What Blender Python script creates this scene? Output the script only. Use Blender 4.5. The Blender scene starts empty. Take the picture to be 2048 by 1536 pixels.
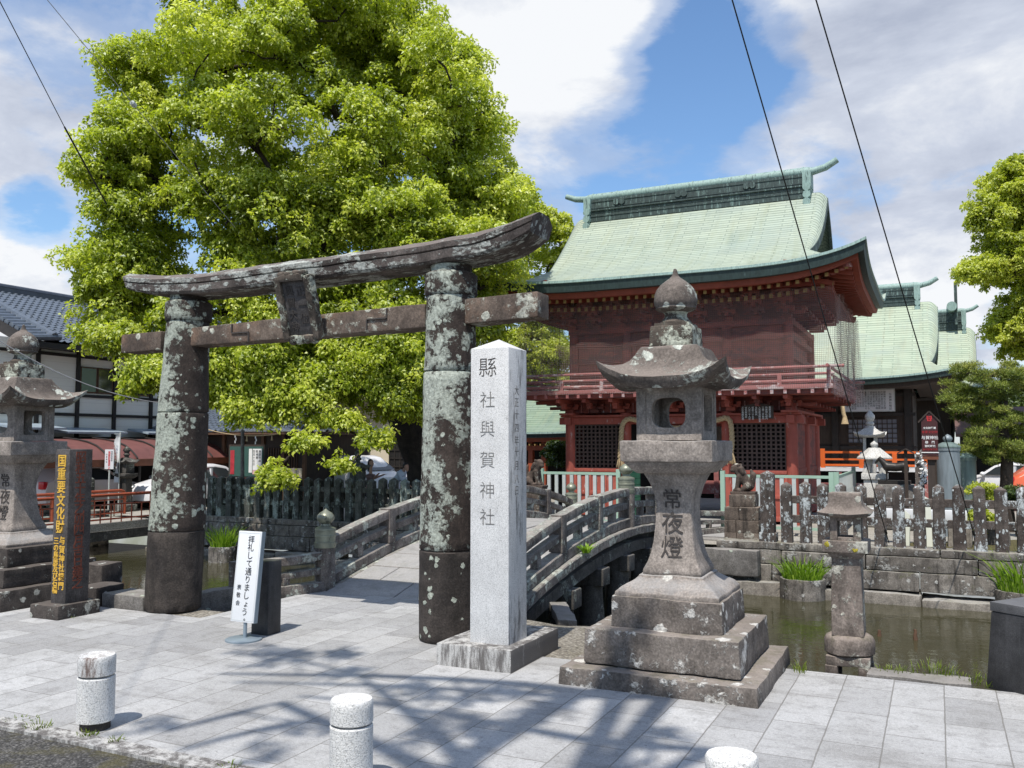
import bpy, bmesh, math, random
import numpy as np
from mathutils import Vector, Matrix, noise
random.seed(7)
R = math.radians
SC = bpy.context.scene
COL = SC.collection

# ------------------------------------------------------------------ camera
F_PX, CAM_H = 1780.0, 1.65
YAW, PITCH = R(25.5), math.atan(117 / 1780.0)
cam_d = bpy.data.cameras.new('camera')
cam_d.sensor_width = 36.0
cam_d.lens = 36.0 * F_PX / 2048.0
cam_d.clip_end = 3000
cam_d.clip_start = 0.05
cam = bpy.data.objects.new('camera', cam_d)
COL.objects.link(cam)
cam.location = (0, 0, CAM_H)
cam.rotation_euler = (R(90) + PITCH, 0, YAW)
SC.camera = cam

# ------------------------------------------------------------------ light
SUN_EL, SUN_HEAD = R(62), R(-4)          # SUN_HEAD: shadows run towards +Y, a little to -X
sun_d = bpy.data.lights.new('sun', 'SUN')
sun_d.energy = 4.2
sun_d.angle = R(0.53)
sun_d.color = (1.0, 0.95, 0.87)
sun = bpy.data.objects.new('sun', sun_d)
COL.objects.link(sun)
light_dir = Vector((math.sin(SUN_HEAD) * math.cos(SUN_EL), math.cos(SUN_HEAD) * math.cos(SUN_EL), -math.sin(SUN_EL)))
sun.rotation_euler = light_dir.to_track_quat('-Z', 'Y').to_euler()

SC.view_settings.view_transform = 'Standard'
SC.view_settings.look = 'None'
SC.view_settings.gamma = 1.0
SC.view_settings.exposure = 0.30


def ray(px, py):
    u = (px - 1024) / F_PX
    v = -(py - 768) / F_PX
    ct, st = math.cos(PITCH), math.sin(PITCH)
    ca, sa = math.cos(YAW), math.sin(YAW)
    d, z = ct - v * st, st + v * ct
    return Vector((u * ca - d * sa, u * sa + d * ca, z))


def gz(px, py, z=0.0):
    r = ray(px, py)
    t = (z - CAM_H) / r.z
    return Vector((r.x * t, r.y * t, z))


def gY(px, py, Y):
    r = ray(px, py)
    t = Y / r.y
    return Vector((r.x * t, Y, CAM_H + r.z * t))


def gX(px, py, X):
    r = ray(px, py)
    t = X / r.x
    return Vector((X, r.y * t, CAM_H + r.z * t))


# ------------------------------------------------------------------ node helpers
def nd(nt, typ, ins=None, **attrs):
    n = nt.nodes.new(typ)
    for k, v in attrs.items():
        setattr(n, k, v)
    for k, v in (ins or {}).items():
        s = n.inputs[k]
        if isinstance(v, bpy.types.NodeSocket):
            nt.links.new(v, s)
        else:
            if s.type == 'RGBA' and hasattr(v, '__len__') and len(v) == 3:
                v = (*v, 1.0)
            s.default_value = v
    return n


def ramp(nt, fac, stops, interp='LINEAR'):
    n = nt.nodes.new('ShaderNodeValToRGB')
    nt.links.new(fac, n.inputs[0])
    cr = n.color_ramp
    cr.interpolation = interp
    while len(cr.elements) < len(stops):
        cr.elements.new(0.5)
    for e, (p, c) in zip(cr.elements, stops):
        e.position = p
        if not hasattr(c, '__len__'):
            c = (c, c, c)
        e.color = (*c, 1.0)
    return n.outputs[0]


def mth(nt, op, a, b=0.0, c=0.0, clamp=False):
    n = nt.nodes.new('ShaderNodeMath')
    n.operation = op
    n.use_clamp = clamp
    for i, v in enumerate((a, b, c)):
        if isinstance(v, bpy.types.NodeSocket):
            nt.links.new(v, n.inputs[i])
        else:
            n.inputs[i].default_value = v
    return n.outputs[0]


def mixc(nt, fac, a, b, mode='MIX'):
    n = nt.nodes.new('ShaderNodeMix')
    n.data_type = 'RGBA'
    n.blend_type = mode
    for s, v in ((n.inputs[0], fac), (n.inputs[6], a), (n.inputs[7], b)):
        if isinstance(v, bpy.types.NodeSocket):
            nt.links.new(v, s)
        else:
            if hasattr(v, '__len__') and len(v) == 3:
                v = (*v, 1.0)
            s.default_value = v
    return n.outputs[2]


def noise_n(nt, co, scale, detail=6, rough=0.6, dist=0.0, out=0):
    return nd(nt, 'ShaderNodeTexNoise', {'Vector': co, 'Scale': scale, 'Detail': detail, 'Roughness': rough, 'Distortion': dist}).outputs[out]


def scaled(nt, co, sc, loc=(0, 0, 0)):
    return nd(nt, 'ShaderNodeMapping', {'Vector': co, 'Scale': sc, 'Location': loc}).outputs[0]


def new_mat(name):
    m = bpy.data.materials.new(name)
    m.use_nodes = True
    nt = m.node_tree
    nt.nodes.clear()
    out = nt.nodes.new('ShaderNodeOutputMaterial')
    b = nt.nodes.new('ShaderNodeBsdfPrincipled')
    nt.links.new(b.outputs[0], out.inputs[0])
    return m, nt, b, out


def co_obj(nt):
    return nd(nt, 'ShaderNodeTexCoord').outputs['Object']


def setbump(nt, b, h, strength, dist=0.01):
    n = nd(nt, 'ShaderNodeBump', {'Height': h, 'Strength': strength, 'Distance': dist})
    nt.links.new(n.outputs[0], b.inputs['Normal'])


# ------------------------------------------------------------------ world
world = bpy.data.worlds.new('World')
SC.world = world
world.use_nodes = True
wt = world.node_tree
wt.nodes.clear()
w_out = wt.nodes.new('ShaderNodeOutputWorld')
w_sky = nd(wt, 'ShaderNodeTexSky', sky_type='NISHITA', sun_disc=False)
w_sky.sun_elevation = SUN_EL
w_sky.sun_rotation = math.atan2(-light_dir.x, -light_dir.y)
w_sky.air_density = 1.15
w_sky.dust_density = 0.3
w_sky.ozone_density = 1.6
w_skyc = mixc(wt, 1.0, w_sky.outputs[0], (0.78, 0.94, 1.10), 'MULTIPLY')
bg_sky = nd(wt, 'ShaderNodeBackground', {'Color': w_skyc, 'Strength': 0.125})
w_dir = nd(wt, 'ShaderNodeTexCoord').outputs['Generated']
w_sep = nd(wt, 'ShaderNodeSeparateXYZ', {0: w_dir})
zc = mth(wt, 'MAXIMUM', w_sep.outputs[2], 0.0)
den = mth(wt, 'ADD', zc, 0.28)
cx_ = mth(wt, 'DIVIDE', w_sep.outputs[0], den)
cy_ = mth(wt, 'DIVIDE', w_sep.outputs[1], den)
w_pl = nd(wt, 'ShaderNodeCombineXYZ', {0: cx_, 1: cy_, 2: mth(wt, 'MULTIPLY', w_sep.outputs[2], 1.5)}).outputs[0]
cn1 = noise_n(wt, w_pl, 2.3, 12, 0.60, 0.25)
cn2 = noise_n(wt, scaled(wt, w_pl, (1, 1, 1), (3.1, 1.7, 0.4)), 1.3, 8, 0.55, 0.1)
dens = mth(wt, 'ADD', mth(wt, 'MULTIPLY', cn1, 0.75), mth(wt, 'MULTIPLY', cn2, 0.35))
# where the clouds and the clear patches stand: (px, py, radius in px, weight) turned into directions on the sky
for (px, py, rad, wgt) in ((1080, 120, 330, 0.13), (960, 30, 300, 0.10), (1850, 120, 420, 0.15), (2050, 330, 260, 0.03), (20, 250, 260, 0.15), (60, 60, 220, 0.0),
                           (20, 540, 130, 0.13), (1850, 560, 170, 0.16), (1440, 90, 200, -0.20), (1290, 330, 210, -0.10), (1560, 330, 260, -0.05), (1640, 500, 200, -0.03), (1240, 40, 110, -0.03),
                           (60, 425, 80, -0.24), (70, 150, 90, -0.05), (420, 250, 330, -0.02)):
    dv = ray(px, py).normalized()
    rr = math.atan(rad / F_PX)
    dt = nd(wt, 'ShaderNodeVectorMath', {0: w_dir, 1: tuple(dv)}, operation='DOT_PRODUCT').outputs['Value']
    mr = nd(wt, 'ShaderNodeMapRange', {0: dt, 1: math.cos(rr), 2: 1.0, 3: 0.0, 4: wgt}, interpolation_type='SMOOTHSTEP').outputs[0]
    dens = mth(wt, 'ADD', dens, mr)
cl_mask = ramp(wt, dens, [(0.475, 0.0), (0.56, 0.42), (0.66, 1.0)], 'EASE')
cl_tone = mth(wt, 'ADD', mth(wt, 'MULTIPLY', noise_n(wt, scaled(wt, w_pl, (1, 1, 1), (0.08, 0.1, 0.2)), 2.6, 8, 0.6, 0.2), 1.0),
              0.0)
for (px, py, rad, wgt) in ((1960, 110, 420, -0.07), (40, 60, 260, -0.02), (1120, 120, 220, 0.06), (40, 540, 140, 0.10), (1860, 550, 170, 0.14)):
    dt = nd(wt, 'ShaderNodeVectorMath', {0: w_dir, 1: tuple(ray(px, py).normalized())}, operation='DOT_PRODUCT').outputs['Value']
    cl_tone = mth(wt, 'ADD', cl_tone, nd(wt, 'ShaderNodeMapRange', {0: dt, 1: math.cos(math.atan(rad / F_PX)), 2: 1.0, 3: 0.0, 4: wgt}, interpolation_type='SMOOTHSTEP').outputs[0])
cl_col = ramp(wt, cl_tone, [(0.32, (0.44, 0.49, 0.61)), (0.47, (0.60, 0.65, 0.76)), (0.62, (0.90, 0.92, 0.95))])
bg_cl = nd(wt, 'ShaderNodeBackground', {'Color': cl_col, 'Strength': 0.84})
w_mix = nd(wt, 'ShaderNodeMixShader', {0: cl_mask, 1: bg_sky.outputs[0], 2: bg_cl.outputs[0]})
wt.links.new(w_mix.outputs[0], w_out.inputs[0])

# ------------------------------------------------------------------ object helpers
WO = {}


def tag(o, label=None, cat=None, group=None, kind=None):
    if label: o['label'] = label
    if cat: o['category'] = cat
    if group: o['group'] = group
    if kind: o['kind'] = kind
    return o


def thing(name, label, cat, loc=(0, 0, 0), rz=0.0, group=None):
    o = bpy.data.objects.new(name, None)
    o.empty_display_size = 0.2
    COL.objects.link(o)
    o.location = loc
    o.rotation_euler = (0, 0, rz)
    WO[o.name] = Vector(loc)
    return tag(o, label, cat, group)


def link_mesh(name, me, mat, parent=None):
    o = bpy.data.objects.new(name, me)
    COL.objects.link(o)
    if mat is not None:
        me.materials.clear()
        for m in (mat if isinstance(mat, (list, tuple)) else [mat]):
            me.materials.append(m)
    if parent is not None:
        o.parent = parent
        WO[o.name] = WO[parent.name]
    else:
        WO[o.name] = Vector((0, 0, 0))
    return o


def copy_tree(o, parent=None):
    c = o.copy()
    COL.objects.link(c)
    if parent is not None:
        c.parent = parent
    WO[c.name] = WO[o.name]
    for ch in [x for x in KIDS.get(o.name, [])] or list(o.children):
        copy_tree(ch, c)
    return c


KIDS = {}


class MB:
    def __init__(s):
        s.v, s.f, s.uv = [], [], {}

    def add(s, vs, fs):
        o = len(s.v)
        s.v += [tuple(p) for p in vs]
        s.f += [tuple(i + o for i in f) for f in fs]
        return o

    def box(s, x0, x1, y0, y1, z0, z1):
        return s.add([(x0, y0, z0), (x1, y0, z0), (x1, y1, z0), (x0, y1, z0), (x0, y0, z1), (x1, y0, z1), (x1, y1, z1), (x0, y1, z1)],
                     [(0, 3, 2, 1), (4, 5, 6, 7), (0, 1, 5, 4), (1, 2, 6, 5), (2, 3, 7, 6), (3, 0, 4, 7)])

    def obox(s, M, sx, sy, sz):
        o = len(s.v)
        s.box(-sx / 2, sx / 2, -sy / 2, sy / 2, -sz / 2, sz / 2)
        s.v[o:] = [tuple(M @ Vector(p)) for p in s.v[o:]]

    def sq(s, cx, cy, prof):
        """square column through (z, half x, half y) levels"""
        s.loft([[(cx - hx, cy - hy, z), (cx + hx, cy - hy, z), (cx + hx, cy + hy, z), (cx - hx, cy + hy, z)] for z, hx, hy in prof])

    def loft(s, rings, cap=True, closed=True):
        n = len(rings[0])
        o = len(s.v)
        for r in rings:
            s.v += [tuple(p) for p in r]
        m = n if closed else n - 1
        for i in range(len(rings) - 1):
            for j in range(m):
                k = (j + 1) % n
                s.f.append((o + i * n + j, o + i * n + k, o + (i + 1) * n + k, o + (i + 1) * n + j))
        if cap and closed:
            s.f.append(tuple(o + j for j in reversed(range(n))))
            s.f.append(tuple(o + (len(rings) - 1) * n + j for j in range(n)))

    def lathe(s, c, prof, n=28, cap=True):
        s.loft([[(c[0] + r * math.cos(2 * math.pi * j / n), c[1] + r * math.sin(2 * math.pi * j / n), c[2] + z) for j in range(n)] for r, z in prof], cap)

    def tube(s, pts, rad, n=8, cap=True):
        pts = [Vector(p) for p in pts]
        rads = rad if hasattr(rad, '__len__') else [rad] * len(pts)
        up = None
        rings = []
        for i, p in enumerate(pts):
            t = (pts[min(i + 1, len(pts) - 1)] - pts[max(i - 1, 0)])
            if t.length < 1e-9: t = Vector((0, 0, 1))
            t.normalize()
            if up is None:
                up = Vector((0, 0, 1)) if abs(t.z) < 0.9 else Vector((1, 0, 0))
            x = t.cross(up)
            if x.length < 1e-6: x = t.orthogonal()
            x.normalize()
            y = x.cross(t).normalized()
            up = y
            rings.append([p + (x * math.cos(2 * math.pi * j / n) + y * math.sin(2 * math.pi * j / n)) * rads[i] for j in range(n)])
        s.loft(rings, cap)

    def bar(s, p0, p1, w, h, up=(0, 0, 1)):
        p0, p1, up = Vector(p0), Vector(p1), Vector(up)
        t = (p1 - p0).normalized()
        x = t.cross(up)
        if x.length < 1e-6: x = t.orthogonal()
        x.normalize()
        y = x.cross(t)
        s.loft([[p + x * (a * w / 2) + y * (b * h / 2) for a, b in ((-1, -1), (1, -1), (1, 1), (-1, 1))] for p in (p0, p1)])

    def path(s, pts, prof):
        """sweep a profile (across, up) along pts in plan, up is +Z"""
        pts = [Vector(p) for p in pts]
        rings = []
        for i, p in enumerate(pts):
            t = pts[min(i + 1, len(pts) - 1)] - pts[max(i - 1, 0)]
            t.z = 0
            t.normalize()
            x = Vector((t.y, -t.x, 0))
            rings.append([p + x * a + Vector((0, 0, b)) for a, b in prof])
        s.loft(rings)

    def prism(s, poly, axis, a0, a1):
        def P(u, v, a):
            return {'x': (a, u, v), 'y': (u, a, v), 'z': (u, v, a)}[axis]
        s.loft([[P(u, v, a) for u, v in poly] for a in (a0, a1)])

    def ico(s, c, r, sub=2):
        bm = bmesh.new()
        bmesh.ops.create_icosphere(bm, subdivisions=sub, radius=1)
        rr = r if hasattr(r, '__len__') else (r, r, r)
        s.add([(c[0] + v.co.x * rr[0], c[1] + v.co.y * rr[1], c[2] + v.co.z * rr[2]) for v in bm.verts],
              [tuple(v.index for v in f.verts) for f in bm.faces])
        bm.free()

    def grid(s, fn, nu, nv, uvfn=None):
        o = len(s.v)
        for i in range(nu + 1):
            for j in range(nv + 1):
                s.v.append(tuple(fn(i / nu, j / nv)))
                if uvfn:
                    s.uv[len(s.v) - 1] = uvfn(i / nu, j / nv)
        for i in range(nu):
            for j in range(nv):
                a = o + i * (nv + 1) + j
                s.f.append((a, a + nv + 1, a + nv + 2, a + 1))

    def build(s, name, mat, parent=None, smooth=35, bevel=0.0, seg=2, rough=None, local=False, fix=True):
        off = Vector((0, 0, 0)) if (parent is None or local) else WO[parent.name]
        me = bpy.data.meshes.new(name)
        if off.length:
            me.from_pydata([(x - off.x, y - off.y, z - off.z) for x, y, z in s.v], [], s.f)
        else:
            me.from_pydata(s.v, [], s.f)
        if s.uv:
            uvl = me.uv_layers.new(name='UVMap')
            for lp in me.loops:
                uvl.data[lp.index].uv = s.uv.get(lp.vertex_index, (0, 0))
        bm = bmesh.new()
        bm.from_mesh(me)
        if fix:
            bmesh.ops.recalc_face_normals(bm, faces=bm.faces)
        if bevel:
            ed = [e for e in bm.edges if len(e.link_faces) == 2 and e.calc_face_angle(0) > R(28)]
            bmesh.ops.bevel(bm, geom=ed, offset=bevel, segments=seg, affect='EDGES', profile=0.6, clamp_overlap=True)
        if rough:
            cell, amp, fr = rough
            for _ in range(5):
                ed = [e for e in bm.edges if e.calc_length() > cell]
                if not ed or len(bm.verts) > 60000: break
                bmesh.ops.subdivide_edges(bm, edges=ed, cuts=1, use_grid_fill=True)
            for v in bm.verts:
                p = v.co + off
                n1 = noise.noise_vector(p * fr)
                n2 = noise.noise_vector(p * fr * 3.7 + Vector((5, 3, 1)))
                v.co += n1 * amp + n2 * (amp * 0.4)
        bm.to_mesh(me)
        bm.free()
        if smooth is not None:
            me.shade_smooth()
            me.set_sharp_from_angle(angle=R(smooth))
        return link_mesh(name, me, mat, parent)


def lettering(name, chars, mat, parent, origin, size, face='-y', vertical=True, pitch=1.12, depth=0.003, wide=1.0, bold=0.0, align='CENTER'):
    """writing whose first character's centre is at origin (world), on a face looking to -Y or +X"""
    cu = bpy.data.curves.new(name, 'FONT')
    cu.body = '\n'.join(chars) if vertical else chars
    cu.size = size
    cu.align_x = align
    cu.space_line = pitch
    cu.extrude = depth
    cu.offset = bold
    cu.resolution_u = 2
    tmp = bpy.data.objects.new(name, cu)
    me = bpy.data.meshes.new_from_object(tmp)
    bpy.data.objects.remove(tmp)
    bpy.data.curves.remove(cu)
    vs = np.empty(len(me.vertices) * 3)
    me.vertices.foreach_get('co', vs)
    vs = vs.reshape(-1, 3)
    vs[:, 1] -= 0.36 * size
    vs[:, 0] *= wide
    off = WO[parent.name]
    out = np.empty_like(vs)
    if face == '-y':
        out[:, 0], out[:, 1], out[:, 2] = vs[:, 0] + origin[0], -vs[:, 2] + origin[1], vs[:, 1] + origin[2]
    else:
        out[:, 0], out[:, 1], out[:, 2] = vs[:, 2] + origin[0], vs[:, 0] + origin[1], vs[:, 1] + origin[2]
    out -= np.array(off)
    me.vertices.foreach_set('co', out.ravel())
    me.update()
    return link_mesh(name, me, mat, parent)


def blob(name, caps, mat, parent, voxel, smooth_it=4, off=None, color_fn=None):
    """one continuous surface grown round capsules (p0, r0, p1, r1)"""
    m = MB()
    for p0, r0, p1, r1 in caps:
        p0, p1 = Vector(p0), Vector(p1)
        L = (p1 - p0).length
        n = max(1, int(L / max(0.35 * min(r0, r1), 0.004)))
        for i in range(n + 1):
            t = i / n
            m.ico(p0.lerp(p1, t), r0 + (r1 - r0) * t, 2 if r0 > voxel * 2 else 1)
    me = bpy.data.meshes.new(name)
    me.from_pydata(m.v, [], m.f)
    tmp = bpy.data.objects.new('tmp', me)
    COL.objects.link(tmp)
    md = tmp.modifiers.new('r', 'REMESH')
    md.mode = 'VOXEL'
    md.voxel_size = voxel
    ms = tmp.modifiers.new('s', 'SMOOTH')
    ms.iterations = smooth_it
    ms.factor = 0.5
    dg = bpy.context.evaluated_depsgraph_get()
    me2 = bpy.data.meshes.new_from_object(tmp.evaluated_get(dg))
    bpy.data.objects.remove(tmp)
    me2.name = name
    o_ = off if off is not None else (WO[parent.name] if parent else Vector((0, 0, 0)))
    me2.transform(Matrix.Translation(-Vector(o_)))
    me2.shade_smooth()
    return link_mesh(name, me2, mat, parent)


# ------------------------------------------------------------------ materials
def stone(name, c1, c2, lich=(0.42, 0.46, 0.38), amt=0.0, lscale=5.0, spots=0.0, sscale=14.0, streak=0.3, dark=(0.02, 0.018, 0.016), bump=0.5, rough=0.92,
          side=None, side_w=0.12, grain=70, moss=0.0, warm=None, squash=(1, 1, 1), topside=0.35, soft=0.045):
    m, nt, b, out = new_mat(name)
    co = co_obj(nt)
    n1 = noise_n(nt, co, 2.2, 8, 0.65)
    n2 = noise_n(nt, co, grain, 3, 0.6)
    n5 = noise_n(nt, scaled(nt, co, (1, 1, 1), (2.3, 7.7, 1.1)), 7.0, 8, 0.7)
    col = mixc(nt, ramp(nt, n1, [(0.36, 0.0), (0.64, 1.0)]), c1, c2)
    if warm:
        col = mixc(nt, ramp(nt, noise_n(nt, scaled(nt, co, (1, 1, 1), (9, 2, 4)), 3.1, 6, 0.6), [(0.5, 0.0), (0.68, 0.7)]), col, warm)
    col = mixc(nt, ramp(nt, n5, [(0.42, 0.0), (0.62, 0.55)]), col, tuple(x * 0.45 for x in c1))
    if streak:
        ns = noise_n(nt, scaled(nt, co, (7, 7, 0.9)), 1.6, 8, 0.7)
        col = mixc(nt, mth(nt, 'MULTIPLY', ramp(nt, ns, [(0.5, 0.0), (0.66, 1.0)]), streak), col, dark)
    col = mixc(nt, 0.55, col, ramp(nt, n2, [(0.3, 0.35), (0.5, 0.8), (0.72, 1.5)]), 'MULTIPLY')
    hgt = mth(nt, 'ADD', mth(nt, 'MULTIPLY', n2, 0.35), mth(nt, 'MULTIPLY', n5, 0.9))
    geo = nd(nt, 'ShaderNodeNewGeometry')
    if topside:  # faces turned upward are mixed towards a paler tone
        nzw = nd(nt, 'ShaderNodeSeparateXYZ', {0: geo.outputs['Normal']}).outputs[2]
        col = mixc(nt, mth(nt, 'MULTIPLY', ramp(nt, mth(nt, 'ADD', nzw, mth(nt, 'MULTIPLY', mth(nt, 'SUBTRACT', n5, 0.5), 1.2)), [(0.55, 0.0), (0.95, 1.0)]), topside), col, tuple(min(0.5, x * 1.7) for x in c2))
    if moss:
        nz = nd(nt, 'ShaderNodeSeparateXYZ', {0: geo.outputs['Normal']}).outputs[2]
        mm = mth(nt, 'MULTIPLY', ramp(nt, mth(nt, 'ADD', noise_n(nt, co, 6, 8, 0.7), mth(nt, 'MULTIPLY', nz, 0.10)), [(0.60, 0.0), (0.68, 1.0)]), moss)
        col = mixc(nt, mm, col, (0.07, 0.075, 0.018))
    if amt or spots:
        dco = nd(nt, 'ShaderNodeVectorMath', {0: scaled(nt, co, squash), 1: nd(nt, 'ShaderNodeVectorMath', {0: noise_n(nt, co, 26, 4, 0.6, out=1), 3: 0.05}, operation='SCALE').outputs[0]}, operation='ADD').outputs[0]
        mask = None
        if amt:
            nl = mth(nt, 'ADD', mth(nt, 'MULTIPLY', noise_n(nt, scaled(nt, dco, (1, 1, 1), (4, 4, 4)), lscale, 10, 0.72), 0.8), mth(nt, 'MULTIPLY', noise_n(nt, scaled(nt, dco, (1, 1, 1), (1, 6, 2)), lscale * 0.35, 3, 0.5), 0.3))
            if side:
                dp = nd(nt, 'ShaderNodeVectorMath', {0: geo.outputs['Normal'], 1: tuple(Vector(side).normalized())}, operation='DOT_PRODUCT').outputs['Value']
                nl = mth(nt, 'ADD', nl, mth(nt, 'MULTIPLY', dp, side_w))
            nl = mth(nt, 'ADD', nl, mth(nt, 'MULTIPLY', mth(nt, 'SUBTRACT', noise_n(nt, dco, lscale * 6, 5, 0.7), 0.5), 0.30))
            th = 0.55 + (0.5 - amt) * 0.22
            mask = ramp(nt, nl, [(th - 0.01, 0.0), (th + soft * 0.4, 0.65), (th + soft, 1.0)])
        if spots:
            vo = nd(nt, 'ShaderNodeTexVoronoi', {'Vector': dco, 'Scale': sscale}, feature='F1')
            rnd = nd(nt, 'ShaderNodeSeparateColor', {0: vo.outputs['Color']}).outputs[0]
            sz = mth(nt, 'MULTIPLY', mth(nt, 'SUBTRACT', rnd, 1.0 - spots, clamp=True), 0.55 / max(spots, 0.05))
            sm = mth(nt, 'MULTIPLY', mth(nt, 'SUBTRACT', sz, vo.outputs['Distance'], clamp=True), 14.0, clamp=True)
            mask = sm if mask is None else mth(nt, 'MAXIMUM', mask, sm)
        lc = mixc(nt, ramp(nt, noise_n(nt, co, 38, 5, 0.7), [(0.38, 0.0), (0.62, 1.0)]), tuple(x * 0.62 for x in lich), tuple(min(x * 1.25, 0.8) for x in lich))
        col = mixc(nt, mth(nt, 'MULTIPLY', mask, 0.93), col, lc)
        hgt = mth(nt, 'ADD', hgt, mth(nt, 'MULTIPLY', mask, mth(nt, 'ADD', 0.3, mth(nt, 'MULTIPLY', noise_n(nt, co, 55, 4, 0.7), 0.9))))
    nt.links.new(col, b.inputs['Base Color'])
    b.inputs['Roughness'].default_value = rough
    b.inputs['Specular IOR Level'].default_value = 0.25
    setbump(nt, b, hgt, bump, 0.012)
    return m


def granite(name, base, stain=(0.06, 0.055, 0.05), stain_amt=0.0, stain_top=None, grain=240, bump=0.15, vein=0.0):
    m, nt, b, out = new_mat(name)
    co = co_obj(nt)
    n2 = noise_n(nt, co, grain, 2, 0.7)
    n3 = noise_n(nt, co, 3, 6, 0.6)
    col = mixc(nt, ramp(nt, n3, [(0.35, 0.0), (0.65, 1.0)]), base, tuple(x * 0.82 for x in base))
    col = mixc(nt, 0.8, col, ramp(nt, n2, [(0.34, 0.42), (0.47, 0.95), (0.7, 1.25)]), 'MULTIPLY')
    if stain_amt:
        ns = noise_n(nt, scaled(nt, co, (9, 9, 1.6)), 1.5, 9, 0.75)
        if stain_top is not None:
            sep = nd(nt, 'ShaderNodeSeparateXYZ', {0: nd(nt, 'ShaderNodeNewGeometry').outputs['Normal']})
            ns = mth(nt, 'ADD', ns, mth(nt, 'MULTIPLY', sep.outputs[0], stain_top))
        th = 0.62 - stain_amt * 0.16
        col = mixc(nt, mth(nt, 'MULTIPLY', ramp(nt, ns, [(th, 0.0), (th + 0.12, 1.0)]), 0.85), col, stain)
    nt.links.new(col, b.inputs['Base Color'])
    b.inputs['Roughness'].default_value = 0.85
    b.inputs['Specular IOR Level'].default_value = 0.3
    setbump(nt, b, n2, bump, 0.004)
    return m


def plain(name, c, rough=0.6, var=0.15, scale=6.0, metal=0.0, spec=0.4, bump=0.0, flake=None, flake_amt=0.0, fscale=7.0, stretch=(1, 1, 1)):
    m, nt, b, out = new_mat(name)
    co = scaled(nt, co_obj(nt), stretch)
    n1 = noise_n(nt, co, scale, 7, 0.65)
    col = mixc(nt, ramp(nt, n1, [(0.3, 0.0), (0.7, 1.0)]), tuple(x * (1 - var) for x in c), tuple(min(1, x * (1 + var)) for x in c))
    if flake:
        nf = noise_n(nt, scaled(nt, co, (1, 1, 0.6), (3, 8, 1)), fscale, 10, 0.75)
        th = 0.66 - flake_amt * 0.2
        col = mixc(nt, ramp(nt, nf, [(th, 0.0), (th + 0.05, 0.9)]), col, flake)
    nt.links.new(col, b.inputs['Base Color'])
    b.inputs['Roughness'].default_value = rough
    b.inputs['Metallic'].default_value = metal
    b.inputs['Specular IOR Level'].default_value = spec
    if bump:
        setbump(nt, b, n1, bump, 0.01)
    return m


def copper_roof(name, c1, c2, line=(0.035, 0.065, 0.05), bw=0.6, rh=0.105, streak=(0.30, 0.33, 0.22)):
    m, nt, b, out = new_mat(name)
    uv = nd(nt, 'ShaderNodeTexCoord').outputs['UV']
    br = nd(nt, 'ShaderNodeTexBrick', {'Vector': uv, 'Color1': (0, 0, 0, 1), 'Color2': (1, 1, 1, 1), 'Mortar': (0.5, 0.5, 0.5, 1), 'Scale': 1.0, 'Mortar Size': 0.011,
                                       'Mortar Smooth': 0.6, 'Bias': 0.0, 'Brick Width': bw, 'Row Height': rh}, offset=0.37)
    n1 = noise_n(nt, uv, 0.8, 7, 0.65)
    ns = noise_n(nt, scaled(nt, uv, (3.0, 0.28, 1)), 1.6, 8, 0.65)
    nf = noise_n(nt, uv, 24, 4, 0.6)
    col = mixc(nt, ramp(nt, n1, [(0.35, 0.0), (0.65, 1.0)]), c1, c2)
    col = mixc(nt, mth(nt, 'MULTIPLY', ramp(nt, ns, [(0.5, 0.0), (0.68, 1.0)]), 0.55), col, streak)
    col = mixc(nt, mth(nt, 'MULTIPLY', ramp(nt, noise_n(nt, scaled(nt, uv, (2.2, 0.5, 1), (5, 2, 0)), 1.1, 6, 0.6), [(0.58, 0.0), (0.74, 1.0)]), 0.35), col, (0.13, 0.19, 0.175))
    col = mixc(nt, 0.08, col, br.outputs[0], 'OVERLAY')
    col = mixc(nt, 0.2, col, ramp(nt, nf, [(0.3, 0.75), (0.7, 1.2)]), 'MULTIPLY')
    sv = nd(nt, 'ShaderNodeSeparateXYZ', {0: uv}).outputs[1]
    rowl = ramp(nt, mth(nt, 'ABSOLUTE', mth(nt, 'SUBTRACT', mth(nt, 'FRACT', mth(nt, 'DIVIDE', sv, rh)), 0.5)), [(0.36, 0.0), (0.46, 1.0)])
    brk = ramp(nt, noise_n(nt, scaled(nt, uv, (1.2, 5, 1)), 1.5, 5, 0.6), [(0.32, 0.35), (0.6, 1.0)])
    col = mixc(nt, mth(nt, 'MULTIPLY', br.outputs[1], 0.38), col, line)
    col = mixc(nt, mth(nt, 'MULTIPLY', mth(nt, 'MULTIPLY', rowl, brk), 0.75), col, line)
    col = mixc(nt, mth(nt, 'MULTIPLY', ramp(nt, noise_n(nt, scaled(nt, uv, (0.7, 1.0, 1), (9, 4, 0)), 0.9, 8, 0.65), [(0.5, 0.0), (0.7, 1.0)]), 0.5), col, (0.27, 0.33, 0.31))
    nt.links.new(col, b.inputs['Base Color'])
    b.inputs['Roughness'].default_value = 0.62
    b.inputs['Specular IOR Level'].default_value = 0.4
    setbump(nt, b, mth(nt, 'SUBTRACT', mth(nt, 'MULTIPLY', nf, 0.12), br.outputs[1]), 0.5, 0.012)
    return m


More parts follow.
